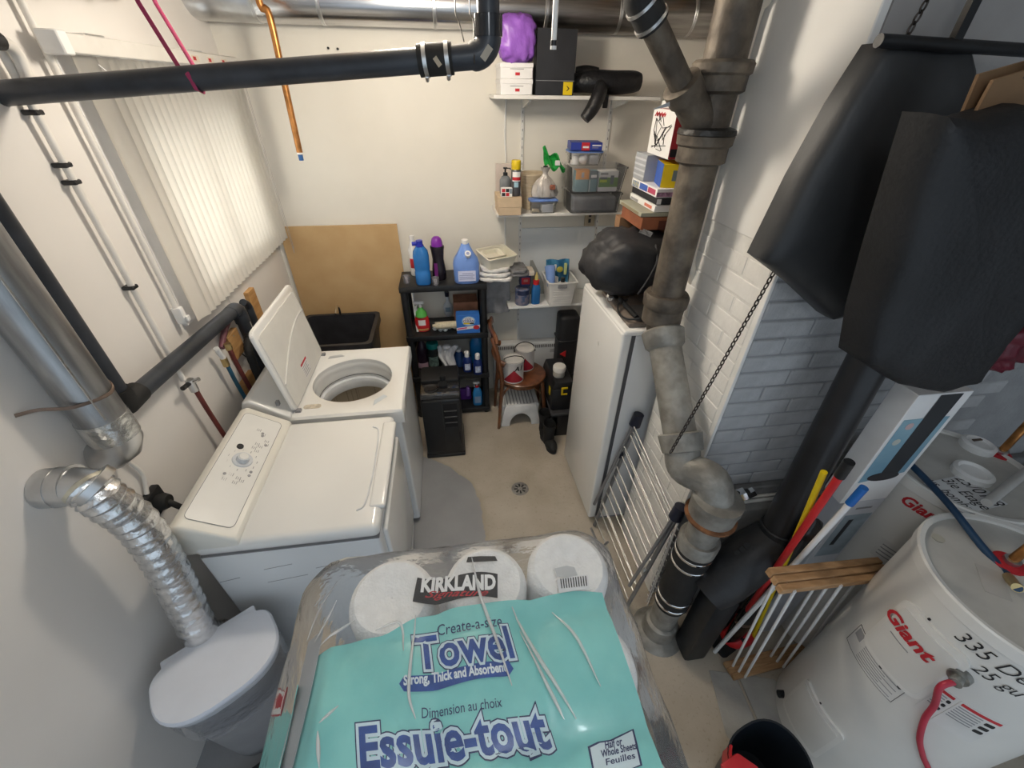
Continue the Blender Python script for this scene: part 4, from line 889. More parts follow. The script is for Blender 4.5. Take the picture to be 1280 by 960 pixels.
mesh('rear_lid', G().box((hx0 + .004, hy0 + .155, .56), (hx1 - .004, hy1 - .004, .625), .015, 2), M('matt_black', (.012, .012, .013), .55, var=.2), hm)
mesh('hose_ring', G().lathe([(.045, .605), (.05, .61), (.045, .616), (.036, .612)], (hx0 + .08, hy0 + .075, 0), 24), M('dark_gloss', (.03, .028, .027), .12), hm)
mesh('valve', G().cyl((hx1 - .12, hy0 + .15, .60), (hx1 - .12, hy0 + .15, .665), .022, seg=16).cyl((hx1 - .12, hy0 + .10, .61), (hx1 - .12, hy0 + .10, .63), .035, seg=16), black_pl, hm)

# ---------------- wall shelves with tracks
W1, W2 = 2.322, 1.664
def wshelf(label, x0, x1, z, xs, d=.285):
    t = thing('wall_shelf', label, 'shelf', ((x0 + x1) / 2, 3.05, z))
    mesh('board', G().box((x0, YB - .015 - d, z - .02), (x1, YB - .012, z), .002, 1), M('shelf_board', (.74, .72, .68), .5, var=.05), t)
    for x in xs: mesh('bracket', G().prism([(0, 0), (-.25, 0), (-.25, -.012), (-.03, -.05), (0, -.05)], .014, frame((x - .007, YB - .014, z - .0205), (0, 1, 0), (0, 0, 1))), M('bracket_white', (.72, .71, .68), .5), t)
    return t
wshelf('top white wall shelf with the purple bag and white boxes', .305, 1.33, W1, (.525, 1.13))
wshelf('middle white wall shelf with clear storage bins', .315, 1.36, W2, (.525, 1.13))
for x, z0, z1, lab in ((.525, .70, 2.30, 'slotted shelf track on the wall, nearer the blind'), (1.125, 1.05, 2.30, 'slotted shelf track on the wall, nearer the chimney')):
    t = thing('shelf_track', lab, 'rail', (x, YB, z0))
    mesh('rail', G().box((x - .011, YB - .013, z0), (x + .011, YB, z1), .002, 1), M('bracket_white', (.72, .71, .68), .5), t)
    z = z0 + .02; k = 0
    while z < z1 - .02: mesh('slot', G().box((x - .003, YB - .0138, z), (x + .003, YB - .012, z + .015)), ink_grey, t); z += .05
t = thing('wall_cable', 'thin white cable running down the back wall beside the shelf track', 'cable', (.41, YB, 1.0))
mesh('cable', G().tube(smoothpath([(.415, YB - .006, 2.30), (.408, YB - .006, 2.1), (.415, YB - .006, 1.95), (.405, YB - .006, 1.75), (.41, YB - .006, 1.45), (.412, YB - .006, 1.25)], 6), .005, 8), white_pl, t)
oc = A('y', 737, 272, YB - .014)
t = thing('wall_outlet', 'beige wall outlet under the clear bins', 'outlet', (1.06, YB, oc.z))
mesh('plate', G().box((oc.x - .04, YB - .022, oc.z - .06), (oc.x + .04, YB - .012, oc.z + .06), .004, 2), M('beige_plate', (.45, .38, .27), .5), t)
for dz in (-.022, .022): mesh('socket', G().box((oc.x - .01, YB - .0235, oc.z + dz - .014), (oc.x + .01, YB - .0215, oc.z + dz + .014), .002, 1), ink, t)
# ---- top shelf things
zz = W1 + .0005
carton('white_box', 'white flat box with a small red emblem, lower of the two under the purple bag', (.345, 2.90, zz), (.53, 3.13, zz + .072), card_white, prints=(('front', .46, .22, .60, .42, ink_red), ('front', .3, .55, .72, .6, ink_grey)), group='white boxes under the purple bag', lidh=.02)
carton('white_box', 'white flat box with a small red emblem, upper of the two under the purple bag', (.345, 2.90, zz + .0755), (.53, 3.13, zz + .145), card_white, prints=(('front', .46, .22, .60, .42, ink_red), ('front', .3, .62, .72, .67, ink_grey)), group='white boxes under the purple bag', lidh=.02)
t = thing('purple_bag', 'purple plastic bag sitting on two white boxes on the top shelf', 'bag', (.43, 3.0, zz + .149))
blob('bag', (.335, 2.872, zz + .142), (.545, 2.992, zz + .36), M('purple_film', (.27, .10, .48), .35, var=.2, ns=8, bump=.5, bs=18), t, 21, .013, 12, pw=3.0)
t, R = carton('black_box', 'tall black box with a yellow square label on the top shelf', (.55, 2.895, zz), (.775, 2.995, zz + .30), M('black_card', (.02, .021, .025), .5, var=.2))
mesh('seam', G().box((-.115, -.0506, .068), (.112, -.0499, .0705)).xf(R), ink_grey, t)
lb = mesh('yellow_label', G().box((.05, -.0510, .002), (.105, -.0499, .064)).xf(R), yellow_pl, t)
mesh('arrow', G().prism([(-.009, -.012), (-.004, -.012), (.010, 0), (-.004, .012), (-.009, .012), (.003, 0)], .0008, R @ frame((.078, -.0512, .033), (1, 0, 0), (0, 0, 1))), ink, lb)
glove = M('black_leather', (.010, .010, .012), .38, var=.3, bump=.5, bs=40)
t = thing('black_mitt', 'pair of black winter mitts drooping over the edge of the top shelf', 'mitts', (.95, 2.98, zz))
def slab(g, pts, rad): g.tube(smoothpath(pts, 6), [rad * (.7 + .3 * math.sin(PI * min(1, (i + 2) / (6 * (len(pts) - 1) + 3)))) for i in range(6 * (len(pts) - 1) + 1)], 14); return g
g = G(); slab(g, [(.80, 3.02, zz + .06), (.90, 2.99, zz + .07), (1.03, 2.97, zz + .065), (1.15, 2.96, zz + .07), (1.20, 2.96, zz + .07)], .062)
mesh('hand', g, glove, t)
g = G(); slab(g, [(.95, 2.94, zz + .05), (.93, 2.87, zz + .02), (.89, 2.855, -.06 + zz), (.845, 2.85, -.115 + zz)], .042); mesh('thumb', g, glove, t)
g = G(); slab(g, [(.82, 3.04, zz + .10), (.88, 3.02, zz + .10), (.95, 3.0, zz + .10)], .05); mesh('cuff', g, glove, t)
mesh('strap', G().box((.955, 2.862, zz - .06), (.985, 2.874, zz + .01), .003, 1), glove, t)
# ---- middle shelf things
zz = W2 + .0005
p0 = A('y', 625, 262, 2.885)
carton('kraft_box', 'kraft cardboard shoebox at the left end of the middle shelf', (.325, 2.86, zz - .0), (.475, 3.08, zz + .105), kraft, prints=(('front', .40, .84, .54, .98, ink),), lidh=.055)
zb = zz + .109
mesh('pink_panel', G().box((.335, 3.12, zz), (.475, 3.135, zb + .165), .002, 1), M('pale_pink_card', (.60, .52, .47), .7, var=.1), None, 'pale pinkish board standing behind the pump bottle', 'board')
bottle('pump_bottle', 'grey soap bottle with a black pump on the kraft box', 'bottle', (.385, 2.99, zb), [(.034, .0), (.038, .008), (.038, .085), (.026, .105), (.014, .112)], M('grey_clear', (.16, .17, .18), .25, var=.2), [(.015, .11), (.015, .13), (.006, .132), (.006, .15), (.014, .151), (.014, .16)], black_pl, extra=lambda t, R: mesh('nozzle', G().tube([R @ Vector((0, 0, .155)), R @ Vector((.03, -.01, .155)), R @ Vector((.034, -.012, .146))], .004, 8), black_pl, t))
bottle('aerosol_can', 'aerosol can with a bright yellow cap on the kraft box', 'can', (.447, 2.93, zb), [(.030, 0), (.032, .005), (.032, .15), (.028, .158)], M('dark_can', (.10, .10, .11), .35, .4), [(.030, .157), (.031, .165), (.030, .205), (.027, .21)], yellow_pl, bands=[(.0325, .09, .145, card_white, F0, F1), (.0328, .095, .115, ink_red, F0, F1), (.0325, .055, .085, C('pale_cyan', (.35, .55, .65), .5), -PI / 2 - .5, -PI / 2 + .4)])
t, R = carton('card_game', 'small playing card box with suit squares in front of the pump bottle', (.345, 2.885, zb), (.418, 2.915, zb + .055), card_white)
for i in range(2):
    for j in range(2): mesh('square', G().box((-.032 + .026 * i, -.0158, .006 + .024 * j), (-.010 + .026 * i, -.0149, .026 + .024 * j)).xf(R), (ink if (i + j) % 2 == 0 else ink_red), t)
mesh('stripe', G().box((.018, -.0158, .02), (.034, -.0149, .05)).xf(R), C('slate', (.2, .25, .3), .5), t)
mesh('wastebasket', G().lathe([(.068, 0), (.088, .21), (.092, .215), (.092, .225), (.086, .225), (.066, .006), (.001, .006)], (.585, 3.07, zz), 32), M('cream_wicker', (.60, .50, .36), .7, col2=(.50, .40, .27), ns=40, stretch=(.3, .3, 4), bump=.3), None, 'cream round wastebasket on the middle shelf behind the knotted bag', 'basket')
blue_lid = M('blue_lid', (.14, .25, .60), .35, var=.1)
binm = clear_plastic('clear_bin', (.975, .98, .985), .05, .12, .06)
def clearbin(label, lo, hi, group=None, lidm=None, taper=.0, name='clear_bin'):
    t = thing(name, label, 'container', ((lo[0] + hi[0]) / 2, (lo[1] + hi[1]) / 2, lo[2]), group)
    x0, y0, z0 = lo; x1, y1, z1 = hi; e = taper
    rl = [rectring(x0 + e, x1 - e, y0 + e, y1 - e, z0, .02), rectring(x0, x1, y0, y1, z1 - .012, .02), rectring(x0 - .006, x1 + .006, y0 - .006, y1 + .006, z1 - .010, .02), rectring(x0 - .006, x1 + .006, y0 - .006, y1 + .006, z1, .02), rectring(x0 + .003, x1 - .003, y0 + .003, y1 - .003, z1, .02), rectring(x0 + e + .003, x1 - e - .003, y0 + e + .003, y1 - e - .003, z0 + .004, .02)]
    mesh('tub', loft(G(), rl).xf(Matrix.Identity(4)), binm, t)
    if lidm: mesh('lid', loft(G(), [rectring(x0 - .008, x1 + .008, y0 - .008, y1 + .008, z1 + .001, .022), rectring(x0 - .009, x1 + .009, y0 - .009, y1 + .009, z1 + .008, .022), rectring(x0, x1, y0, y1, z1 + .014, .02)]), lidm, t)
    return t
clearbin('low clear container with a blue lid under the knotted bag', (.545, 2.89, zz), (.725, 2.975, zz + .075), lidm=blue_lid, taper=.008, name='lidded_container')
mesh('white_carton', G().box((.625, 2.90, zz + .005), (.70, 2.965, zz + .055), .002, 1), card_white, None, 'small white carton inside the low blue-lidded container', 'box')
mesh('brown_sponge', G().box((.56, 2.905, zz + .005), (.61, 2.96, zz + .022), .005, 2), M('tan_sponge', (.42, .34, .22), .9, var=.3, ns=60), None, 'flat tan sponge inside the low blue-lidded container', 'sponge')
kb = thing('knotted_bag', 'grey-silver plastic bag gathered and knotted on a blue-lidded container', 'bag', (.635, 2.93, zz + .0905))
g = G().lathe([(.05, .0), (.082, .012), (.088, .035), (.078, .075), (.052, .11), (.022, .135), (.014, .15), (.022, .165), (.032, .185)], (.64, 2.93, zz + .0905), 48, 1, .52)
g.warp(lambda q: Vector((.64 + (q.x - .64) * (1 + .09 * math.sin(13 * math.atan2(q.y - 2.93, q.x - .64) + q.z * 40)), 2.93 + (q.y - 2.93) * (1 + .09 * math.sin(13 * math.atan2(q.y - 2.93, q.x - .64) + q.z * 40)), q.z)))
mesh('bag', g, M('silver_film', (.50, .47, .44), .3, .2, var=.3, ns=16, bump=.4, bs=25), kb)
mesh('print', G().box((.665, 2.872, zz + .15), (.70, 2.885, zz + .18), .004, 1, mat=None), C('brown_red', (.35, .12, .07), .5, var=.5, ns=80), kb)
gb = M('green_film', (.02, .36, .06), .35, var=.25, ns=20, bump=.4, bs=30)
t = thing('green_packet', 'bright green crumpled packet sticking up from the knotted bag', 'packet', (.66, 2.95, zz + .26))
g = G().grid(lambda u, v: (.615 + .14 * u + .03 * (1 - v) , 2.95 + .025 * math.sin(u * 8 + v * 5), zz + .268 + .105 * v * (1.15 - .75 * u) - .05 * u * u * .3 + .02 * math.sin(u * 12)), 14, 10, .006)
mesh('film', g, gb, t)
mesh('white_print', G().box((.70, 2.922, zz + .285), (.735, 2.93, zz + .315), .003, 1), card_white, t)
mesh('dark_print', G().box((.625, 2.922, zz + .262), (.655, 2.932, zz + .285), .003, 1), ink, t)
# stacked clear bins
bx0, bx1 = .80, 1.175
clearbin('lower clear storage bin holding dark things on the middle shelf', (bx0 + .01, 2.86, zz), (bx1 - .01, 3.12, zz + .125), 'clear bins on the middle shelf', taper=.012)
mesh('dark_pouch', G().box((bx0 + .035, 2.89, zz + .006), (bx1 - .035, 3.09, zz + .10), .02, 3), M('slate_cloth', (.12, .125, .14), .8, var=.3, ns=14, bump=.3), None, 'dark slate pouch inside the lower clear storage bin', 'pouch')
zt = zz + .127
clearbin('upper clear storage bin holding small cartons on the middle shelf', (bx0, 2.86, zt), (bx1, 3.12, zt + .155), 'clear bins on the middle shelf', taper=.018)
orange = C('orange_print', (.58, .24, .05), .5); tealp = C('teal_grey_print', (.16, .28, .31), .5); slp = C('slate_teal', (.13, .17, .19), .5)
carton('bulb_carton', 'orange and teal carton inside the upper clear bin', (.835, 2.885, zt + .006), (.925, 2.95, zt + .135), tealp, prints=(('front', 0, .58, 1, 1, orange), ('front', .42, .66, .62, .9, ink_grey), ('top', 0, 0, 1, 1, orange)))
carton('bulb_carton', 'slate teal carton in the middle of the upper clear bin', (.93, 2.885, zt + .006), (.985, 2.95, zt + .13), tealp, prints=(('front', 0, .6, 1, 1, slp), ('front', .15, .68, .85, .82, card_white), ('front', .02, 0, .08, .6, card_white)))
carton('bulb_carton', 'white and green carton at the right of the upper clear bin', (.995, 2.885, zt + .006), (1.125, 2.95, zt + .13), card_white, prints=(('front', 0, .22, 1, .68, C('leaf_green', (.16, .32, .08), .5)), ('front', .06, .45, .42, .58, C('lime', (.5, .6, .05), .5)), ('front', .6, .35, .78, .78, slp), ('front', .06, .82, .45, .9, ink_grey), ('front', .06, .60, .42, .7, slp)))
zs = zt + .157
clearbin('small clear container with a blue lid holding white bulbs on top of the bins', (.805, 2.92, zs), (1.01, 3.06, zs + .072), lidm=blue_lid, taper=.010, name='lidded_container')
mesh('light_bulb', G().sphere((.895, 2.955, zs + .034), .029), M('frosted_white', (.72, .70, .68), .4), None, 'round white bulb inside the small blue-lidded container', 'bulb')
mesh('light_bulb', G().lathe([(.028, 0), (.026, .035), (.014, .05)], (.84, 2.965, zs + .004), 18), MATS['frosted_white'], None, 'cone-shaped white bulb at the left in the small blue-lidded container', 'bulb')
mesh('white_packet', G().box((.935, 2.94, zs + .005), (.995, 2.99, zs + .058), .006, 2), M('pale_packet', (.58, .56, .55), .6, var=.15), None, 'pale packet at the right in the small blue-lidded container', 'packet')
t, R = carton('blue_box', 'flat royal blue box with a red panel on the topmost lid', (.80, 2.90, zs + .0885), (1.0, 3.05, zs + .133), C('royal_box', (.025, .05, .33), .4), -.10, prints=(('front', .34, .0, .60, 1.0, ink_red), ('front', .68, .55, .96, .72, card_white), ('front', .68, .3, .88, .38, ink_grey), ('front', .38, .3, .57, .55, card_white)))

# ---- lowest wall shelf things
zz = W3 + .0005
bottle('floral_can', 'dark floral-print canister on the lowest wall shelf', 'canister', (.515, 2.955, zz), [(.055, 0), (.057, .006), (.057, .125), (.054, .13)], M('floral_print', (.22, .20, .25), .5, col2=(.05, .09, .19), ns=28, ramp=(.42, .58)), bands=[(.0575, .085, .12, C('dark_navy', (.02, .03, .08), .4), F0, F1)])
carton('red_book_box', 'red and navy box standing on the floral canister', (.50, 2.965, zz + .1305), (.58, 3.03, zz + .225), C('navy_red', (.03, .04, .14), .5), prints=(('front', .1, .2, .9, .75, ink_red), ('front', .3, .4, .7, .6, C('salmon', (.5, .2, .18), .5))))
mesh('paper_stack', G().box((.47, 2.93, zz + .227), (.60, 3.05, zz + .262), .008, 2), M('cream_paper', (.70, .62, .52), .8, var=.1), None, 'cream folded paper on top of the red and navy box', 'paper')
mesh('grey_board', G().prism([(0, 0), (.16, 0), (.16, .02), (.02, .29), (0, .29)], .012, frame((.595, 3.13, zz), (1, 0, 0), (0, -.1, 1))), M('grey_green_card', (.30, .31, .29), .8, var=.2), None, 'grey-green slanted board leaning on the wall behind the blue bottle', 'board')
bottle('glue_bottle', 'blue bottle with a red and yellow nozzle beside the floral canister', 'bottle', (.618, 2.945, zz), [(.036, 0), (.038, .008), (.038, .12), (.030, .15), (.022, .158)], C('glue_blue', (.015, .13, .36), .35), [(.023, .157), (.024, .19), (.016, .192)], red_pl, .9, .7, pw=3, extra=lambda t, R: mesh('nozzle', G().lathe([(.015, .19), (.013, .215), (.006, .235), (.003, .25)], (0, 0, 0), 14).xf(R), C('cream_yellow', (.70, .55, .18), .4), t))
bk = thing('white_basket', 'white plastic basket with toiletries on the lowest wall shelf', 'basket', (.78, 2.93, zz))
x0, x1, y0, y1, h = .695, .915, 2.85, 3.10, .195
rl = [rectring(x0 + .02, x1 - .02, y0 + .02, y1 - .02, zz, .02), rectring(x0, x1, y0, y1, zz + h - .01, .02), rectring(x0 - .008, x1 + .008, y0 - .008, y1 + .008, zz + h - .008, .022), rectring(x0 - .008, x1 + .008, y0 - .008, y1 + .008, zz + h, .022), rectring(x0 + .006, x1 - .006, y0 + .006, y1 - .006, zz + h, .02), rectring(x0 + .026, x1 - .026, y0 + .026, y1 - .026, zz + .005, .02)]
mesh('tub', loft(G(), rl), M('basket_white', (.70, .69, .67), .4, var=.04), bk)
mesh('handle_hole', G().box((.765, y0 - .011, zz + h - .04), (.835, y0 + .004, zz + h - .018), .002, 1), ink_grey, bk)
for k in range(6):
    z = zz + .02 + .02 * k; e = .02 * (1 - (z - zz) / h)
    mesh('rib', G().box((x0 + .025 + e, y0 - .003 + e, z), (x1 - .035, y0 + .006 + e, z + .006), .002, 1), M('basket_rib', (.62, .61, .59), .4), bk)
bottle('tumbler', 'periwinkle blue tumbler lying in the white basket', 'tumbler', (.725, 2.90, zz + .15), [(.028, 0), (.034, .06), (.040, .15), (.030, .155)], M('periwinkle', (.18, .30, .62), .4), lean=Matrix.Rotation(-.55, 4, 'X'))
t = thing('wipes_pack', 'blue and yellow wipes packet standing at the back of the white basket', 'packet', (.79, 3.06, zz + .1))
g = G().grid(lambda u, v: (.725 + .165 * u, 3.06 + .012 * math.sin(3 * u * PI) - .02 * math.sin(PI * v), zz + .06 + .24 * v), 12, 8, .02); mesh('pack', g, C('wipes_blue', (.06, .25, .42), .35, col2=(.02, .14, .30), ns=20), t)
mesh('yellow_print', G().sphere((.815, 3.02, zz + .235), .026, (1, .25, .9)), C('wipes_yellow', (.55, .50, .08), .4), t)
mesh('white_print', G().box((.77, 3.018, zz + .225), (.787, 3.03, zz + .275), .003, 1), card_white, t)
mesh('pale_print', G().box((.85, 3.022, zz + .19), (.872, 3.035, zz + .28), .003, 1), C('pale_lime', (.5, .58, .25), .4), t)
bottle('cream_jar', 'white jar with a black cap in the white basket', 'jar', (.815, 2.91, zz + .08), [(.034, 0), (.036, .008), (.036, .09), (.020, .10)], white_pl, [(.016, .10), (.016, .13)], black_pl)
bottle('cream_jar', 'squat white jar behind the blue tumbler in the white basket', 'jar', (.765, 2.97, zz + .06), [(.028, 0), (.03, .008), (.03, .11), (.028, .115)], white_pl, [(.029, .115), (.029, .135)], white_pl)
# ---------------- wall convector heater
ht = thing('wall_heater', 'white flat convector heater panel low on the back wall', 'heater', (.66, 3.15, .09))
hxa, hxb, hz1 = .30, .915, .535
mesh('case', G().box((hxa, 3.10, .09), (hxb, YB - .013, hz1), .010, 3), M('heater_enamel', (.70, .71, .71), .35, var=.03), ht)
mesh('vent', G().box((hxa + .03, 3.098, hz1 - .05), (hxb - .03, 3.102, hz1 - .02)), M('vent_dark', (.16, .16, .16), .6), ht)
n = 34
for k in range(n):
    x = hxa + .035 + k * (hxb - hxa - .07) / (n - 1); mesh('fin', G().box((x - .003, 3.095, hz1 - .05), (x + .003, 3.10, hz1 - .02)), MATS['heater_enamel'], ht)
mesh('rating_label', G().box((hxb - .11, 3.0985, hz1 - .105), (hxb - .05, 3.1, hz1 - .07)), M('rating_print', (.50, .50, .51), .6, var=.3, ns=120), ht)
# ---------------- bentwood chair facing right
ch = thing('bentwood_chair', 'brown bentwood chair carrying two paint cans', 'chair', (.49, 2.77, 0))
cx, cy, sz = .495, 2.775, .455
mesh('seat', G().lathe([(.17, sz - .028), (.195, sz - .022), (.20, sz - .008), (.19, sz), (.16, sz - .003)], (cx, cy, 0), 36), wood, ch)
mesh('seat_hoop', G().lathe([(.165, sz - .06), (.18, sz - .055), (.18, sz - .03), (.165, sz - .028)], (cx, cy, 0), 36), wood, ch)
for (x, y) in ((.685, 2.63), (.685, 2.92)): mesh('leg', G().tube([(x, y, 0), (x - .015, y + (.01 if y < cy else -.01), .20), (x - .04, y + (.03 if y < cy else -.03), sz - .03)], [.012, .015, .018], 12), wood, ch)
for y, s in ((2.62, 1), (2.93, -1)):
    mesh('back_post', G().tube(smoothpath([(.285, y, 0), (.30, y + .005 * s, .22), (.315, y + .01 * s, .45), (.30, y + .005 * s, .62), (.265, y + .0 * s, .80), (.245, y + .02 * s, .87)], 6), [.012 + .006 * min(1, i / 12) for i in range(31)], 12), wood, ch)
mesh('crest_rail', G().tube(smoothpath([(.275, 2.585, .84), (.268, 2.63, .875), (.245, 2.775, .885), (.268, 2.92, .875), (.275, 2.965, .84)], 6), .026, 12, sx=.6), wood, ch)
mesh('back_rail', G().tube(smoothpath([(.335, 2.605, .645), (.295, 2.64, .66), (.265, 2.775, .665), (.295, 2.91, .66), (.335, 2.945, .645)], 6), .024, 12, sx=.7), wood, ch)
for y in (2.645, 2.905): mesh('brace', G().tube(smoothpath([(.31, y, .30), (.36, y, .39), (.45, y, .42), (.56, y, .40), (.66, y, .30)], 5), .009, 8), wood, ch)
# paint cans
def paintcan(label, c, r, h, hd):
    t = thing('paint_can', label, 'can', c, 'paint cans on the chair'); c = Vector(c)
    mesh('can', G().lathe([(r, 0), (r, .004), (r - .002, .008), (r - .002, h - .01), (r, h - .006), (r, h)], c, 32), M('can_paper', (.62, .60, .58), .45, var=.08), t)
    mesh('lid', G().lathe([(r - .002, h - .004), (r - .006, h + .002), (r - .012, h - .004), (.001, h - .004)], c, 32), M('dull_tin', (.22, .21, .20), .55, .3, var=.2), t)
    fr = -PI / 2
    poly = []
    g = G(); W_ = 1.15
    # red triangle wrapped round the can
    def tri(u, v): a = fr - .1 + (u - .5) * 2 * W_ * (1 - v); return (c.x + math.cos(a) * (r + .0006), c.y + math.sin(a) * (r + .0006), c.z + .012 + (h * .62) * v)
    mesh('red_triangle', G().grid(tri, 12, 8, .0006), M('label_red', (.36, .015, .03), .5), t)
    mesh('handle', G().tube(smoothpath([c + Vector((-r - .004, 0, h - .03)), c + Vector((-r * .8, -.02 * hd, h + .02)), c + Vector((0, -.035 * hd, h + .045)), c + Vector((r * .8, -.02 * hd, h + .02)), c + Vector((r + .004, 0, h - .03))], 6), .0035, 8), ink, t)
    for s in (-1, 1): mesh('ear', G().cyl(c + Vector((s * (r - .002), 0, h - .03)), c + Vector((s * (r + .006), 0, h - .03)), .011, seg=12), ink, t)
    return t, c, r, h
t, c, r, h = paintcan('paint can with a red triangle and black numerals, nearer the camera on the chair', (.415, 2.70, sz), .083, .185, 1)
def wrapc(c, r): return lambda q: Vector((c.x + math.cos(-PI / 2 + q.x / r) * (r + q.z), c.y + math.sin(-PI / 2 + q.x / r) * (r + q.z), c.z + q.y))
g = text_g('A1', .06, .2, .0015, .02); g.xf(Matrix.Translation((.03, .135, .0012))); g.warp(wrapc(c, r)); mesh('handwriting', g, ink, t, norm=False, smooth=False)
t, c, r, h = paintcan('paint can with a white sticker on its lid, behind on the chair', (.53, 2.86, sz), .083, .185, -.3)
mesh('lid_sticker', G().box((-.035, -.025, 0), (.035, .025, .001), mat=rotz(.2, (c.x - .005, c.y, c.z + h - .0035))), card_white, t)
# step stool under the chair
ss = thing('step_stool', 'white plastic step stool with a ribbed grey top under the chair', 'stool', (.48, 2.78, 0))
pr = [(-.17, 0), (-.155, .10), (-.135, .20), (-.12, .215), (.12, .215), (.135, .20), (.155, .10), (.17, 0), (.095, 0)] + [(.095 * math.cos(a), .13 * math.sin(a)) for a in [PI * k / 12 for k in range(1, 12)]] + [(-.095, 0)]
mesh('shell', G().prism(pr, .03, frame((.475, 2.665, 0), (1, 0, 0), (0, 0, 1)), bev=.004, seg=2), M('stool_white', (.76, .76, .75), .4), ss)
mesh('shell', G().prism(pr, .03, frame((.475, 2.905, 0), (1, 0, 0), (0, 0, 1)), bev=.004, seg=2), MATS['stool_white'], ss)
mesh('step', G().box((.475 - .128, 2.64, .205), (.475 + .128, 2.90, .222), .006, 2), MATS['stool_white'], ss)
mesh('side', G().box((.475 - .155, 2.655, .06), (.475 - .128, 2.885, .21), .005, 1), MATS['stool_white'], ss)
mesh('side', G().box((.475 + .128, 2.655, .06), (.475 + .155, 2.885, .21), .005, 1), MATS['stool_white'], ss)
for k in range(9):
    x = .475 - .11 + k * .0275; mesh('rib', G().box((x - .004, 2.65, .222), (x + .004, 2.89, .226), .001, 1), M('rib_grey', (.30, .31, .32), .6), ss)
# tool boxes and boots by the freezer
t = thing('tool_box', 'black tool box with a yellow latch beside the freezer', 'tool box', (.79, 2.66, 0))
mesh('lower_box', G().box((.70, 2.46, .0), (.755, 2.88, .24), .01, 2).box((.70, 2.46, 0), (.88, 2.90, .22), .012, 2), M('tool_black', (.014, .014, .016), .45, var=.2), t)
mesh('upper_box', G().box((.695, 2.50, .245), (.875, 2.88, .45), .014, 2), MATS['tool_black'], t)
mesh('rim', G().box((.69, 2.455, .22), (.885, 2.905, .245), .006, 1), M('rim_grey', (.05, .05, .055), .5), t)
mesh('lid', G().prism([(-.09, 0), (.09, 0), (.07, .06), (-.07, .06)], .36, frame((.785, 2.87, .45), (1, 0, 0), (0, 0, 1)), bev=.006, seg=2), MATS['tool_black'], t)
lt = mesh('latch', G().prism([(0, 0), (.05, 0), (.05, .014), (.014, .014), (.014, .056), (.05, .056), (.05, .07), (0, .07)], .012, frame((.765, 2.506, .40), (1, 0, 0), (0, 0, 1)), bev=.002, seg=1), yellow_pl, t)
mesh('latch', G().box((.688, 2.56, .36), (.696, 2.60, .43), .003, 1), yellow_pl, t)
bottle('powder_jar', 'jar with a white screw lid standing on the black tool box', 'jar', (.765, 2.61, .5105), [(.042, 0), (.046, .006), (.046, .05), (.043, .055)], M('milky_jar', (.45, .42, .37), .4), [(.049, .052), (.05, .058), (.05, .088), (.046, .094)], M('white_lid', (.74, .72, .68), .45))
t = thing('long_case', 'tall slim black case standing between the heater and the freezer', 'case', (.90, 2.98, 0))
mesh('case', G().box((.83, 2.92, 0), (1.0, 3.08, .86), .03, 3), M('case_black', (.018, .018, .02), .55, var=.25), t)
for z in (.28, .62): mesh('band', G().box((.826, 2.916, z), (1.004, 3.084, z + .02), .004, 1), black_pl, t)
mesh('red_tag', G().prism([(0, 0), (.05, .03), (.05, -.03)], .008, frame((.845, 2.915, .52), (1, 0, 0), (0, 0, 1))), red_pl, t)
def boot(label, x, y, rot):
    t = thing('rubber_boot', label, 'boot', (x, y, 0), 'black boots by the freezer'); R = rotz(rot, (x, y, 0))
    prof = lambda u, v: None
    g = G().lathe([(.046, .015), (.050, .04), (.048, .10), (.052, .16), (.057, .20), (.055, .215), (.050, .20), (.045, .10)], (0, .03, 0), 22, .9, 1.05)
    mesh('shaft', g.xf(R), rubber, t)
    mesh('foot', G().sphere((0, -.03, .04), .05, (.9, 1.5, .85)).warp(lambda q: Vector((q.x, q.y, max(q.z, .014)))).xf(R), rubber, t)
    mesh('sole', G().prism([(.042 * math.cos(a) * (1 if math.sin(a) < 0 else .85), .085 * math.sin(a)) for a in [2 * PI * k / 24 for k in range(24)]], .016, R @ Matrix.Translation((0, -.02, 0))), M('sole', (.03, .03, .03), .7), t)
boot('black rubber boot nearer the camera beside the freezer door', .668, 2.36, .15)
boot('black rubber boot tucked behind the first one beside the freezer', .655, 2.50, -.1)
# ================================================================== FREEZER SIDE
fz = thing('upright_freezer', 'white upright freezer with its door facing the washer', 'freezer', (1.05, 1.93, 0))
FX, FY0, FY1, FZ = .765, 1.615, 2.215, 1.435
tilt = lambda q: Vector((q.x + (q.y - FY0) * -.03, q.y, q.z))
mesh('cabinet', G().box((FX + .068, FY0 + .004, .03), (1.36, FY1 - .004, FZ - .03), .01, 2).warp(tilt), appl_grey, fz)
mesh('door', G().box((FX, FY0, .04), (FX + .052, FY1, FZ - .012), .014, 3).warp(tilt), appl, fz)
mesh('gasket', G().box((FX + .05, FY0 + .006, .05), (FX + .07, FY1 - .006, FZ - .03)).warp(tilt), M('gasket_grey', (.09, .09, .095), .7), fz)
mesh('worktop', G().box((FX + .005, FY0 - .002, FZ - .03), (1.37, FY1 + .002, FZ), .012, 3).warp(tilt), appl, fz)
mesh('kick_plate', G().box((FX + .06, FY0 + .02, .0), (1.34, FY1 - .02, .035)).warp(tilt), ink_grey, fz)
mesh('logo', G().cyl((FX - .001, 1.88, 1.22), (FX + .004, 1.88, 1.22), .012, seg=20).warp(tilt), M('logo_silver', (.7, .7, .68), .3, .3), fz)
zf = FZ + .001
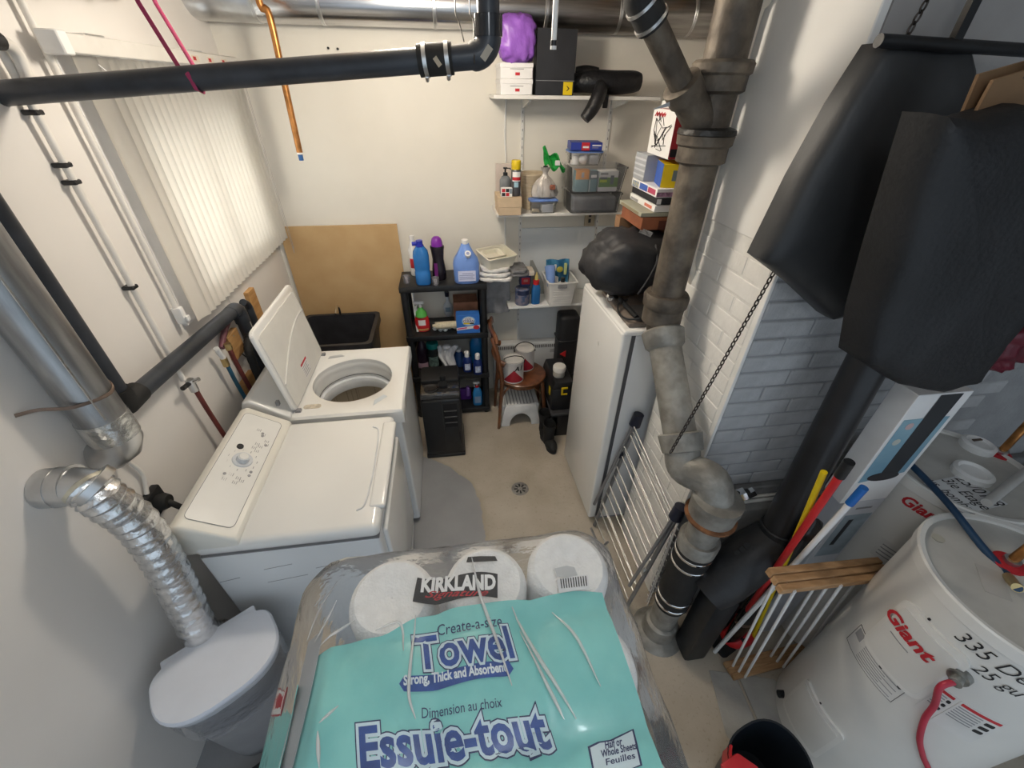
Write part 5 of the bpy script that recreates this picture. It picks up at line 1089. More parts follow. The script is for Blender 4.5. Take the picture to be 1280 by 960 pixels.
# brown flat case, laptop-like tray and cable under the black bag
t = thing('tray_case', 'brown and black flat case lying under the black bag on the freezer', 'case', (.95, 1.78, zf))
mesh('base', G().box((.80, 1.645, zf), (1.10, 2.05, zf + .022), .006, 2), M('taupe_case', (.22, .18, .15), .5, var=.2), t)
mesh('top', G().box((.845, 1.655, zf + .022), (1.09, 1.80, zf + .045), .006, 2), M('dark_case', (.04, .038, .038), .3, var=.2), t)
mesh('edge_bar', G().cyl((.84, 1.66, zf + .045), (.83, 1.86, zf + .05), .012, seg=12), black_pl, t)
mesh('pen', G().cyl((.885, 1.66, zf + .052), (1.02, 1.70, zf + .055), .005, seg=8), chrome, t)
mesh('cable', G().tube(smoothpath([(.86, 1.84, zf + .055), (.80, 1.80, zf + .05), (.785, 1.74, zf + .03), (.80, 1.67, zf + .035), (.86, 1.64, zf + .05), (.95, 1.65, zf + .052), (1.04, 1.66, zf + .06)], 6), .0055, 8), black_pl, t)
mesh('earcup', G().lathe([(.03, 0), (.032, .015), (.025, .025)], (.815, 1.93, zf + .022), 18), chrome, t)
bgt = thing('black_bag', 'black draped equipment bag on top of the freezer', 'bag', (.92, 1.92, zf + .06))
bp0 = A('y', 729, 345, 1.98); bp1 = A('y', 830, 283, 1.98)
def bfold(d): return .007 * math.sin(5 * d.x + 4 * d.z) + .006 * math.sin(7 * d.y + 3 * d.z)
blob('bag', (bp0.x, 1.80, zf + .055), (1.12, 2.14, 1.80), M('black_nylon', (.028, .028, .031), .55, var=.2, ns=8, bump=.12, bs=70), bgt, 31, .024, 7, fold=bfold, pw=2.5)
q = A('y', 807, 287, 1.93); mesh('label', G().box((-.03, -.014, -.001), (.03, .014, .002), mat=frame((q.x - .01, 1.90, q.z - .005), (.85, -.4, -.28), (.1, -.5, .8))), M('woven_label', (.42, .41, .40), .7, var=.5, ns=90), bgt)
mesh('piping', G().tube(smoothpath([(.955, 1.85, 1.76), (.95, 1.795, 1.70), (.92, 1.785, 1.62), (.885, 1.79, 1.54)], 6), .005, 8), M('dark_piping', (.05, .05, .055), .5), bgt)
# pile of boxes behind the bag on the freezer
def pile(name, label, u, vt, vb, yn, dep, wid, mat, prints, rot=0.0, dz=0.0):
    a, b2 = A('y', u, vt, yn), A('y', u, vb, yn); x = (a.x + b2.x) / 2
    return carton(name, label, (x, yn, b2.z + .0005), (x + wid, yn + dep, a.z - .0005), mat, rot, prints, 'boxes piled on the freezer')
YP = 1.90
base_z = zf
q = A('y', 803, 288, YP)
carton('brown_box', 'plain brown box at the bottom of the pile, behind the black bag', (q.x - .02, 2.145, zf), (q.x + .3, 2.21, q.z), C('plain_brown', (.30, .17, .09), .8))
zb0 = A('y', 803, 288, YP).z
carton('brown_box', 'dark carton under the wooden box, hidden behind the black bag', (1.135, YP, zf), (1.33, 2.14, zb0 - .001), C('dark_carton', (.12, .10, .09), .8))
pile('wooden_box', 'open reddish-brown wooden box low in the pile on the freezer', 802, 272, 288, YP, .26, .30, C('red_wood', (.30, .10, .045), .5, var=.25), (('front', .28, 0, 1, .72, C('dark_red_wood', (.10, .025, .015), .6)),))
pile('game_box', 'pale green game box just above the wooden box', 801, 266, 271.6, YP, .28, .26, C('pale_green_card', (.36, .36, .28), .7), (('left', .1, .2, .9, .8, C('olive_print', (.26, .22, .14), .6)),))
pile('game_box', 'white game box with red print in the pile on the freezer', 818, 257, 265.6, YP, .30, .26, card_white, (('left', .62, .25, .9, .7, C('coral_print', (.60, .18, .12), .6)), ('left', .05, .1, .35, .5, ink_grey)))
pile('game_box', 'black game box with white print in the pile on the freezer', 821, 248, 256.6, YP, .30, .26, M('black_card', (.02, .021, .025), .5), (('front', .0, .1, .08, .9, card_white), ('front', .3, .3, .6, .7, card_white)))
pile('game_box', 'colourful game box with a white and blue side, topmost of the game boxes', 821, 236, 247.6, YP, .30, .26, card_white, (('left', .68, .2, .95, .8, C('crimson_print', (.45, .06, .12), .6)), ('left', .35, .15, .65, .85, C('cobalt', (.05, .12, .45), .6)), ('left', .05, .1, .3, .8, C('mix_print', (.5, .45, .25), .6, col2=(.1, .2, .4), ns=90)), ('front', 0, .1, 1, .6, C('mauve', (.35, .2, .3), .6, var=.5, ns=60))))
zg = A('y', 821, 236, YP).z
q = A('y', 836, 226, YP)
carton('media_box', 'yellow and blue box on the game boxes beside the iron stack', (q.x - .01, YP, zg + .0005), (q.x + .14, YP + .15, A('y', 836, 206, YP).z), yellow_pl, -.25, (('left', .0, .0, 1.0, 1.0, C('cobalt', (.05, .12, .45), .6)), ('front', .3, .3, .55, .75, slp), ('front', .65, .2, .88, .8, C('grey_print', (.25, .25, .25), .5))), 'boxes piled on the freezer')
carton('media_box', 'grey striped slipcase behind the yellow and blue box', (q.x - .045, YP + .17, zg + .0005), (q.x + .10, YP + .30, A('y', 836, 200, YP).z), C('grey_case', (.36, .38, .41), .5), 0, tuple(('left', 0, .15 + .2 * k, 1, .22 + .2 * k, C('pale_stripe', (.55, .57, .6), .5)) for k in range(4)), 'boxes piled on the freezer')
zy = A('y', 836, 200, YP).z + .001
a = A('y', 832, 138, YP)
t, R = carton('red_box', 'tall red box with a black and white comic drawing on its side', (q.x - .015, YP, zy), (q.x + .17, YP + .26, a.z), C('box_red', (.40, .02, .03), .5), -.06, (('left', 0, 0, 1, 1, card_white), ('front', .35, .28, .7, .52, C('tin_print', (.30, .27, .26), .5)), ('front', .35, .78, .7, .85, C('rose_print', (.55, .2, .2), .5)), ('front', .02, .05, .3, .22, ink)), 'boxes piled on the freezer')
random.seed(3)
hh = a.z - zy
def LB(y, z): return R @ Vector((-.0925 - .0022, y, z))
for k in range(16):
    pts = [LB(random.uniform(-.11, .11), random.uniform(.02, hh * .8)) for _ in range(2)]; pts.insert(1, (pts[0] + pts[1]) / 2 + Vector((0, random.uniform(-.03, .03), random.uniform(-.03, .03))))
    mesh('drawing', G().tube(pts, .0014, 5), ink, t)
for k in range(4): mesh('red_scrawl', G().tube([LB(.10 - .03 * k, hh * .84), LB(.085 - .03 * k, hh * .93), LB(.078 - .03 * k, hh * .85), LB(.07 - .03 * k, hh * .91)], .0022, 5), ink_red, t)
mesh('white_block', G().box((q.x - .0, YP + .08, a.z + .001), (q.x + .12, YP + .22, a.z + .03), .003, 1), card_white, None, 'white block on top of the tall red box', 'box')

# ---------------- cast-iron soil stack
stk = thing('soil_stack', 'old cast-iron soil stack with hubs, offset bend and black rubber coupling', 'pipe', (.94, .90, 0))
ux, uy = .853, 1.47
mesh('upper_pipe', G().cyl((ux, uy, 1.58), (ux, uy, CEIL - .001), .063, seg=32), iron, stk)
def hub(z0, z1, c=(ux, uy), r=.066, mat=iron, ax=None, nm='hub'):
    prof = [(r, 0), (r + .014, .008), (r + .014, (z1 - z0) * .55), (r + .022, (z1 - z0) * .62), (r + .024, (z1 - z0) * .9), (r + .016, z1 - z0), (r - .002, z1 - z0)]
    if ax is None: return mesh(nm, G().lathe(prof, (c[0], c[1], z0), 32), mat, stk)
for za, zb_ in ((A('y', 905, 118, uy).z, A('y', 905, 75, uy).z), (A('y', 872, 205, uy).z, A('y', 872, 165, uy).z), (A('y', 828, 402, uy).z, A('y', 828, 366, uy).z)): hub(za, zb_)
mesh('tar_ring', G().lathe([(.082, 0), (.092, .005), (.09, .02), (.07, .026)], (ux, uy, A('y', 872, 170, uy).z), 28), M('tar', (.02, .018, .016), .4, var=.4, bump=.6, bs=30), stk)
# wye branch
y0_ = Vector((ux, uy, A('y', 880, 165, uy).z)); b1_ = A('y', 853, 108, 1.44); b2_ = A('y', 812, 22, 1.40)
mesh('wye', G().tube([y0_, y0_.lerp(b1_, .6), b1_], [.055, .05, .048], 24), iron, stk)
dv = (b2_ - b1_).normalized()
mesh('wye_hub', G().tube([b1_ - dv * .04, b1_ - dv * .035, b1_ + dv * .01, b1_ + dv * .012], [.046, .055, .056, .048], 24), iron, stk)
mesh('branch', G().tube([b1_, b2_, b2_ + dv * .03], .034, 24), iron, stk)
mesh('branch_coupling', G().tube([b2_ - dv * .02, b2_ + dv * .05, b2_ + dv * .07 + Vector((0, .0, .04)), Vector((b2_.x - .03, b2_.y + .06, CEIL - .001))], [.043, .044, .043, .04], 20), rubber, stk)
for k in (-.012, .035):
    c = b2_ + dv * k; mesh('clamp', G().cyl(c, c + dv * .008, .0465, seg=24), steel, stk)
mesh('wye_clip', G().prism([(-.03, 0), (.02, -.005), (.02, .006), (-.03, .002)], .004, frame(b1_ + Vector((-.055, -.01, -.05)), (1, 0, .3), (0, 0, 1))), steel, stk)
# offset: second hub, leaning pipe, lower bend
h2 = A('y', 828, 415, 1.44); l1 = A('y', 851, 550, 1.12)
h2 = Vector((h2.x, 1.44, h2.z)); ld_ = (l1 - h2).normalized()
mesh('upper_bend', G().tube([Vector((ux, uy, 1.62)), Vector((ux, uy, 1.575)), Vector((h2.x, uy - .008, h2.z + .025)), h2 + ld_ * .04], .0635, 28), iron, stk)
mesh('offset_hub', G().tube([h2 - ld_ * .01, h2, h2 + ld_ * .06, h2 + ld_ * .075], [.076, .087, .080, .066], 32), iron_low, stk)
mesh('offset_pipe', G().tube([h2 + ld_ * .03, l1 + ld_ * .04], .065, 32), iron_low, stk)
lv = Vector((.94, .905, 0)); zl = 1.0
mesh('lower_hub', G().tube([l1 - ld_ * .03, l1 - ld_ * .025, l1 + ld_ * .045, l1 + ld_ * .05], [.08, .086, .08, .066], 32), iron_low, stk)
zt_ = A('y', 898, 622, .905).z
bend = smoothpath([l1 + ld_ * .03, l1 + ld_ * .11, Vector((.925, .955, zt_ + .04)), Vector((.94, .905, zt_ - .05))], 8)
mesh('lower_bend', G().tube(bend, .069, 32), iron_low, stk)
z1_ = A('y', 893, 640, .905).z; z2_ = A('y', 872, 680, .905).z; z3_ = A('y', 838, 752, .905).z
def lathe_v(nm, prof, mat): return mesh(nm, G().lathe(prof, (lv.x, lv.y, 0), 32), mat, stk)
lathe_v('bend_hub', [(.07, z1_ - .02), (.087, z1_ - .01), (.09, z1_ + .05), (.094, z1_ + .06), (.094, z1_ + .085), (.07, z1_ + .09)], iron_low)
lathe_v('rust_ring', [(.088, z1_ - .03), (.098, z1_ - .022), (.098, z1_ - .012), (.088, z1_ - .006)], M('rust', (.20, .085, .035), .8, var=.5, ns=30, bump=.5))
lathe_v('drop_pipe', [(.064, .02), (.064, z1_)], iron_low)
lathe_v('lower_collar', [(.065, z2_ - .02), (.080, z2_ - .015), (.082, z2_ + .045), (.075, z2_ + .055)], iron_low)
lathe_v('rubber_coupling', [(.07, z3_), (.076, z3_ + .005), (.078, z2_ - .02), (.07, z2_ - .012)], rubber)
for k, zc in enumerate((z2_ - .05, z2_ - .12, z3_ + .09, z3_ + .03)):
    b_ = lathe_v('clamp', [(.0785, zc), (.081, zc + .002), (.081, zc + .012), (.0785, zc + .014)], chrome)
lathe_v('coupling_label', [(.0786, .42), (.0786, .43)], ink_grey) if False else None
lathe_v('floor_socket', [(.13, .0), (.115, .018), (.085, .03), (.08, .12), (.066, .13)], iron_low)
# chrome valve beside the bend and two thin pipes on the ledge
q = A('y', 930, 640, 1.02)
t = thing('chrome_valve', 'small chrome valve beside the lower bend of the iron stack', 'valve', (1.09, 1.02, .84))
mesh('body', G().cyl((1.105, 1.02, .925), (1.195, 1.02, .935), .022, seg=16), M('black_knob', (.03, .03, .03), .4), t)
mesh('nut', G().cyl((1.155, 1.02, .925), (1.18, 1.02, .938), .03, seg=6), chrome, t)
mesh('nut', G().cyl((1.195, 1.02, .93), (1.22, 1.02, .945), .022, seg=6), chrome, t)
mesh('stem', G().cyl((1.16, 1.02, .84), (1.16, 1.02, .92), .012, seg=10), chrome, t)
for y, lab in ((1.062, 'thin white pipe on the ledge, closer to the grey bricks'), (1.04, 'thin white pipe on the ledge, further from the grey bricks')):
    mesh('ledge_pipe', G().cyl((1.02, y, .849 + .0), (1.75, y, .849), .008, seg=10), pipe_white, None, lab, 'pipe', 'thin pipes on the ledge')
# thin painted conduit along the chimney's far edge
cnd = thing('painted_conduit', 'cream painted pipe rising beside the iron stack along the chimney edge', 'pipe', (CHX - .03, 1.53, 1.8))
mesh('tube', G().tube(smoothpath([(CHX + .02, 1.537, 1.70), (CHX - .0, 1.537, 1.74), (CHX - .028, 1.537, 1.80), (CHX - .03, 1.537, 2.0), (CHX - .03, 1.537, 2.50), (CHX - .02, 1.515, 2.58), (CHX + .0, 1.50, 2.64), (CHX + .0, 1.50, CEIL - .001)], 6), .024, 16), M('cream_pipe', (.74, .68, .58), .55, var=.06), cnd)

# ---------------- folding drying rack leaning on the chimney
rk = thing('drying_rack', 'folded metal laundry drying rack leaning between the freezer and the iron stack', 'drying rack', (.85, 1.32, 0))
nt_ = A('y', 857, 637, 1.06); ft_ = A('y', 801, 522, 1.585)
nb = Vector((.825, 1.045, .012)); fb = Vector((.80, 1.575, .012))
nt_.x = min(nt_.x, .935); ft_.x = min(ft_.x, .93)
grey_tube = M('grey_tube', (.27, .27, .275), .4, .6, var=.15)
for nm, b_, t_ in (('near_leg', nb, nt_), ('far_leg', fb, ft_)):
    mesh('side_leg', G().cyl(b_, t_, .011, seg=14), grey_tube, rk)
    o2 = Vector((-.03, 0, 0)); mesh('side_leg', G().cyl(b_ + Vector((-.03, .0, .22)), t_ + Vector((-.012, 0, -.005)), .009, seg=14), grey_tube, rk)
    d_ = (t_ - b_).normalized(); k_ = mesh('end_cap', G().cyl(t_ - d_ * .05 + Vector((-.006, 0, 0)), t_ + d_ * .024 + Vector((-.006, 0, 0)), .031, .028, 16).bevel(.006, 2), navy_pl, rk)
for k in range(11):
    f_ = .10 + .86 * k / 10; a_ = nb.lerp(nt_, f_); b_ = fb.lerp(ft_, f_)
    sh = Vector((-.012 if k % 2 else -.022, 0, 0)); mesh('rod', G().cyl(a_ + sh, b_ + sh, .004, seg=8), wire_steel, rk)
for k in range(5):
    f_ = .30 + .6 * k / 4; a_ = nb.lerp(nt_, f_) + Vector((-.04 * (1 - f_), 0, 0)); b_ = fb.lerp(ft_, f_) + Vector((-.04 * (1 - f_), 0, 0)); mesh('rod', G().cyl(a_, b_, .003, seg=8), wire_steel, rk)
for k in range(2): mesh('hinge', G().box((-.012, -.012, -.02), (.012, .012, .02), .004, 1, mat=Matrix.Translation((nb if k == 0 else fb).lerp(nt_ if k == 0 else ft_, .42 if k == 0 else .7) + Vector((-.015, 0, 0)))), (steel if k == 0 else navy_pl), rk)
mesh('stretcher', G().tube(smoothpath([nb + Vector((-.035, .30, .16)), nb + Vector((-.05, .34, .05)), nb + Vector((-.045, .40, .004)), fb + Vector((-.03, -.02, .004))], 5), .007, 10), grey_tube, rk)
# white wire shelf piece behind it
ws = thing('wire_shelf', 'narrow white wire shelf piece standing against the chimney behind the drying rack', 'wire shelf', (.955, 1.06, 0))
for dx in (0, .022): mesh('long_wire', G().cyl((.945 - dx * .3, 1.055 - dx, .005), (.965, 1.085 - dx * .3, .80), .003, seg=8), white_pl, ws)
for k in range(14):
    f_ = .05 + k * .06; a_ = Vector((.945, 1.055, .005)).lerp(Vector((.965, 1.085, .80)), f_); mesh('short_wire', G().cyl(a_ + Vector((0, -.025, 0)), a_ + Vector((.005, .02, 0)), .002, seg=6), white_pl, ws)

# ---------------- hanging chain
cha = D(1176, -30, .86); cha.z = min(cha.z, CEIL - .002); chb = Vector((l1.x - .02, l1.y - .075, l1.z + .03))
chb = A('y', 838, 566, 1.04)
chn = thing('hanging_chain', 'dark steel chain stretched from the ceiling to the iron stack', 'chain', cha)
def link_mesh():
    pts = [Vector((.0058 * math.cos(a), 0, .0115 * math.sin(a))) for a in [2 * PI * k / 12 for k in range(12)]]; g = G(); R_ = []
    for i, p in enumerate(pts):
        n_ = p.normalized(); R_.append([g.bm.verts.new(p + n_ * (.0023 * math.cos(b)) + Vector((0, 1, 0)) * (.0023 * math.sin(b))) for b in [2 * PI * j / 5 for j in range(5)]])
    for i in range(12):
        for j in range(5): g.bm.faces.new([R_[i][j], R_[(i + 1) % 12][j], R_[(i + 1) % 12][(j + 1) % 5], R_[i][(j + 1) % 5]])
    for f in g.bm.faces: f.smooth = True
    bmesh.ops.recalc_face_normals(g.bm, faces=list(g.bm.faces))
    me = bpy.data.meshes.new('link'); g.bm.to_mesh(me); g.bm.free(); me.materials.append(M('chain_steel', (.075, .065, .06), .35, .9, var=.3)); return me
lm = link_mesh(); dv = chb - cha; n = int(dv.length / .0180); ax = dv.normalized(); side = ax.cross(Vector((0, 0, 1))).normalized(); oth = ax.cross(side)
for k in range(n):
    o = bpy.data.objects.new('link', lm); COL.objects.link(o); s_, t2 = (side, oth) if k % 2 else (oth, side)
    c = cha + dv * ((k + .5) / n) + Vector((0, 0, -.02 * math.sin(PI * (k + .5) / n)))
    o.matrix_world = Matrix(((s_.x, t2.x, ax.x, c.x), (s_.y, t2.y, ax.y, c.y), (s_.z, t2.z, ax.z, c.z), (0, 0, 0, 1)))
    if k % 2 == 0: pass
    o.parent = chn; o.matrix_parent_inverse = Matrix.Translation(-cha)

# ================================================================== RIGHT CORNER
# ---------------- hanging black covers
cov = M('black_cover', (.030, .0315, .034), .5, var=.15, ns=5, bump=.08, bs=50)
cov2 = M('black_canvas', (.010, .0105, .0125), .6, var=.25, ns=6, bump=.2, bs=90)
def drape(name, px, ynear, th, mat, parent, wav=.01, inset=.5):
    """closed hanging cover: outline given at a depth, bulging towards the room"""
    pts = [A('y', u, v, ynear) for u, v in px]; c = sum(pts, Vector()) / len(pts); g = G()
    dense = []
    n = len(pts)
    for i in range(n):
        for k in range(5): dense.append(pts[i].lerp(pts[(i + 1) % n], k / 5))
    R_ = []
    for s, dy in ((1, th), (1.0, th * .45), (.985, 0), (.93, -th * .18), (.78, -th * .28), (.5, -th * .33), (.2, -th * .34)):
        ring = []
        for i, p in enumerate(dense):
            q_ = c + (p - c) * s; w = wav * mnoise.noise(Vector((q_.x * 9, q_.z * 5, 3.1))) * (1 if dy < th * .9 else 0)
            ring.append(g.bm.verts.new((q_.x, ynear + dy + w, q_.z)))
        R_.append(ring)
    m = len(dense)
    for i in range(len(R_) - 1):
        for j in range(m): g.bm.faces.new([R_[i][j], R_[i][(j + 1) % m], R_[i + 1][(j + 1) % m], R_[i + 1][j]])
    g.bm.faces.new(R_[0][::-1]); g.bm.faces.new(R_[-1])
    return mesh(name, g, mat, parent, ang=50)
cov_t = thing('hanging_cover', 'grey-black vinyl cover hanging flat before the grey bricks', 'cover', A('y', 1150, 48, .98))
drape('sheet', [(1112, 52), (1215, 52), (1230, 200), (1160, 330), (1092, 388), (1041, 401), (1000, 362), (953, 326), (1005, 225), (1060, 130)], .985, .07, cov, cov_t, .022)
a, b2 = A('y', 1106, 50, .96), A('y', 1290, 48, .96)
mesh('top_bar', G().cyl((a.x, .975, a.z), (b2.x + .1, .975, b2.z - .02), .012, seg=14), black_pl, cov_t)
mesh('hanger_strap', G().box((1.06, .968, a.z), (1.08, .982, CEIL - .001)), black_pl, cov_t)
c2 = thing('garment_bag', 'black canvas bag hanging in front of the vinyl cover with cardboard in it', 'bag', A('y', 1240, 130, .71))
drape('canvas', [(1182, 142), (1235, 150), (1300, 130), (1390, 200), (1390, 400), (1285, 395), (1252, 432), (1222, 482), (1180, 492), (1120, 480), (1080, 455), (1092, 400), (1118, 320), (1150, 230)], .71, .08, cov2, c2, .02)
q = A('y', 1290, 100, .76); mesh('strap', G().tube([Vector((q.x, .77, q.z)), Vector((q.x + .03, .77, q.z + .12)), Vector((q.x + .12, .77, CEIL - .001))], .011, 8, sx=.4), black_pl, c2)
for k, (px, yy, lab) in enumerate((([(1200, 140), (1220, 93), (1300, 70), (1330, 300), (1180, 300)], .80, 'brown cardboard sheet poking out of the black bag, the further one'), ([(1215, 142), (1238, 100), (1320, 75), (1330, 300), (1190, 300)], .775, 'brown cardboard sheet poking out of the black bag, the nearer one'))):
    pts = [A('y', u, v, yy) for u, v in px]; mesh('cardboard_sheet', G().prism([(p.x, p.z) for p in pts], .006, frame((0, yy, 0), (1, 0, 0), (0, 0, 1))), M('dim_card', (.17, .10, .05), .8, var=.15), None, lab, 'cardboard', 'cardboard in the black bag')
mb = thing('maroon_bag', 'maroon plastic bag bulging below the black canvas bag', 'bag', A('y', 1270, 440, .84))
q = A('y', 1268, 440, .80)
blob('film', (q.x - .10, .79, q.z - .09), (q.x + .16, .93, q.z + .12), M('maroon_film', (.12, .012, .025), .3, var=.4, ns=9, bump=.6, bs=16), mb, 51, .03, 7, pw=2.4)
mesh('tie', G().cyl((q.x, .9, q.z + .10), (q.x, .9, CEIL - .001), .004, seg=6), black_pl, mb)

# ---------------- leaf blower: fat black tube down to a vented body
blw = thing('leaf_blower', 'black leaf blower with a fat tube leaning up to the hanging bag', 'leaf blower', (1.25, .93, 0))
bt0 = A('y', 1085, 460, .92); bt1 = A('y', 960, 655, .92)
bt0.y = .93; bt1.y = .87; d_ = (bt1 - bt0).normalized()
mesh('tube', G().tube([bt0 - d_ * .05, bt0.lerp(bt1, .55), bt1], [.058, .06, .063], 28), M('tube_black', (.016, .016, .018), .35, var=.25), blw)
mesh('tube_collar', G().tube([bt1 - d_ * .05, bt1 - d_ * .045, bt1 + d_ * .03], [.066, .07, .07], 28), black_pl, blw)
bl1 = A('y', 880, 735, .82); bl1.y = .80
body0 = bt1 + d_ * .02
mesh('housing', G().tube(smoothpath([body0, body0.lerp(bl1, .35) + Vector((0, 0, .01)), body0.lerp(bl1, .75), bl1], 5), [.075 + .02 * math.sin(PI * i / 15) for i in range(16)], 24, sx=1.1), M('blower_black', (.020, .020, .022), .45, var=.25, bump=.1), blw)
for k in range(3):
    for m_ in range(2):
        ap = body0.lerp(bl1, .28 + .07 * k); tc_ = (EYE - ap).normalized(); sd_ = tc_.cross((bl1 - body0).normalized()).normalized()
        c = ap + tc_ * .0925 + sd_ * (-.035 + .03 * m_)
        mesh('vent_slot', G().box((-.010, -.011, -.003), (.010, .011, .003), mat=frame(c, (bl1 - body0), sd_)), M('vent_dark2', (.004, .004, .004), .6), blw)
mesh('foot', G().cyl((body0.x, .86, 0), (body0.x, .86, body0.z), .03, seg=12), black_pl, blw)
mesh('foot', G().box((bl1.x + .02, .74, 0), (bl1.x + .14, .86, bl1.z - .02), .02, 2), black_pl, blw)
# ---------------- tower fan carton standing on the small carton
t, R = carton('fan_carton', 'tall white and blue carton printed with a dark tower fan', (1.385, .82, 1.085), (1.585, .90, 1.60), card_white, .0)
FR = lambda x, z, e: frame((1.385 + x, .82 - e, z), (1, 0, 0), (0, 0, 1))
mesh('blue_panel', G().prism([(.0, 0), (.17, .035), (.17, .30), (.0, .30)], .0006, FR(.012, 1.20, .0006)), C('carton_blue', (.16, .31, .42), .5, col2=(.26, .42, .50), ns=5), t)
for x, z, nm, cc_ in ((.045, 1.40, 'pale_seal', (.55, .56, .50)), (.05, 1.47, 'rose_seal', (.55, .40, .40))):
    mesh('seal_print', G().prism([(.014 * math.cos(k * PI / 10), .014 * math.sin(k * PI / 10)) for k in range(20)], .0006, FR(x, z, .0014)), C(nm, cc_, .6), t)
mesh('fan_print', G().prism([(-.036, 0), (.036, 0), (.044, .36), (-.036, .36)], .0007, FR(.118, 1.235, .0016)), M('print_charcoal', (.035, .037, .042), .45), t)
mesh('fan_base_print', G().prism([(.064 * math.cos(k * PI / 14), .022 * math.sin(k * PI / 14)) for k in range(28)], .0007, FR(.100, 1.225, .002)), MATS['print_charcoal'], t)
t, R = carton('small_carton', 'pale grey carton printed with a slim dark tower, under the fan carton', (1.435, .82, 0), (1.585, .89, 1.083), M('pale_grey_card', (.60, .61, .64), .6, var=.05), 0)
mesh('picture', G().box((-.055, -.0358, .72), (.065, -.035, 1.0)).xf(R), C('picture_blue', (.33, .40, .45), .5, var=.2), t)
mesh('tower_print', G().prism([(-.010, 0), (.010, 0), (.012, .17), (-.008, .17)], .0007, R @ frame((-.015, -.0362, .80), (1, 0, 0), (0, 0, 1))), MATS['print_charcoal'], t)
mesh('heading', G().box((-.03, -.0358, 1.035), (.04, -.035, 1.045)).xf(R), ink_grey, t)
# ---------------- handles
def stick(label, a, b2, r, mat, tip=None, tipm=None, name='broom_handle'):
    t = thing(name, label, 'handle', b2, 'handles leaning in the corner'); mesh('pole', G().cyl(a, b2, r, seg=14), mat, t)
    if tip:
        d_ = (Vector(a) - Vector(b2)).normalized(); mesh('grip', G().cyl(Vector(a) - d_ * tip, Vector(a) + d_ * .01, r + .003, seg=14), tipm, t)
    return t
swc = fl(922, 786, .06)
stick('red broom handle with a black grip, rising from the red sweeper', A('y', 1060, 580, .70), fl(910, 798, .004), .012, red_pl, .06, black_pl)
stick('yellow broom handle leaning behind the red one', A('y', 1030, 590, .74), Vector((1.40, .78, .004)), .010, yellow_pl)
stick('white handle with a blue hand grip leaning beside the red one', A('y', 1078, 612, .71), Vector((1.19, .765, .004)), .010, white_pl, .075, blue_pl)
q = A('y', 1012, 665, .785)
t = thing('hand_vacuum', 'glossy black rounded vacuum body standing before the small carton', 'vacuum', (q.x, .79, 0))
mesh('shell', G().lathe([(.035, 0), (.045, .03), (.05, .25), (.048, q.z), (.034, q.z + .05), (.01, q.z + .07)], (q.x, .79, 0), 28, 1, .6), M('vac_gloss', (.012, .012, .013), .2), t)
mesh('trim_ring', G().lathe([(.0505, .25), (.052, .255), (.052, .27), (.0505, .275)], (q.x, .79, 0), 28, 1, .6), M('brown_trim', (.10, .06, .04), .4), t)
# ---------------- folded wooden drying rack standing on edge
wr = thing('wooden_rack', 'folded wooden drying rack with white dowels in front of the water heater', 'drying rack', (1.2, .68, 0))
ta, tb = A('y', 961, 716, .665), A('y', 1098, 702, .70)
ta.y, tb.y = .665, .70
ba, bb_ = A('y', 903, 832, .63), A('y', 1000, 812, .66); ba.z, bb_.z = max(.02, ba.z), max(.02, bb_.z)
ba = fl(906, 832, .02); bb_ = fl(1000, 808, .02); bb_ = ba + (tb - ta)
bb_.z = .02
for k in range(3):
    o = Vector((.004 * k, -.026 * k, -.008 * k))
    x_ = (tb - ta).normalized(); mesh('slat', G().box((0, -.0125, -.014), ((tb - ta).length, .0125, .014), .002, 1, mat=frame(ta + o, x_, Vector((-x_.y, x_.x, 0)))), raw_wood, wr)
    o2 = Vector((.004 * k, -.026 * k, 0)); x_ = (bb_ - ba).normalized(); mesh('slat', G().box((0, -.0125, -.011), ((bb_ - ba).length, .0125, .011), .002, 1, mat=frame(ba + o2 + Vector((0, 0, .002)), x_, Vector((-x_.y, x_.x, 0)))), raw_wood, wr)
for f_ in (.06, .46, .86):
    for k in range(3):
        o = Vector((.004 * k + .012 * k, -.026 * k - .013, -.008 * k)); o2 = Vector((.004 * k + .012 * k, -.026 * k - .013, .01)); mesh('dowel', G().cyl(ta.lerp(tb, f_) + o, ba.lerp(bb_, f_) + o2, .0055, seg=10), white_pl, wr)
# red brush head and dark sweeper on the floor
q = swc.copy()
t = thing('floor_sweeper', 'red and black floor sweeper head lying beside the blower', 'sweeper', (q.x, q.y, 0))
R = rotz(.35, (q.x, q.y, 0))
mesh('bristles', G().box((-.16, -.06, .0), (.14, .07, .05), .02, 2).xf(R), M('bristle', (.01, .01, .011), .9, var=.4, ns=80, bump=.8, bs=150), t)
mesh('hood', G().sphere((0, -.01, .055), .10, (1.15, .75, .75)).warp(lambda p: Vector((p.x, p.y, max(p.z, .04)))).xf(R), red_pl, t)
mesh('hood_slot', G().box((-.06, -.062, .092), (.06, -.04, .108), .005, 1).xf(R), ink, t)

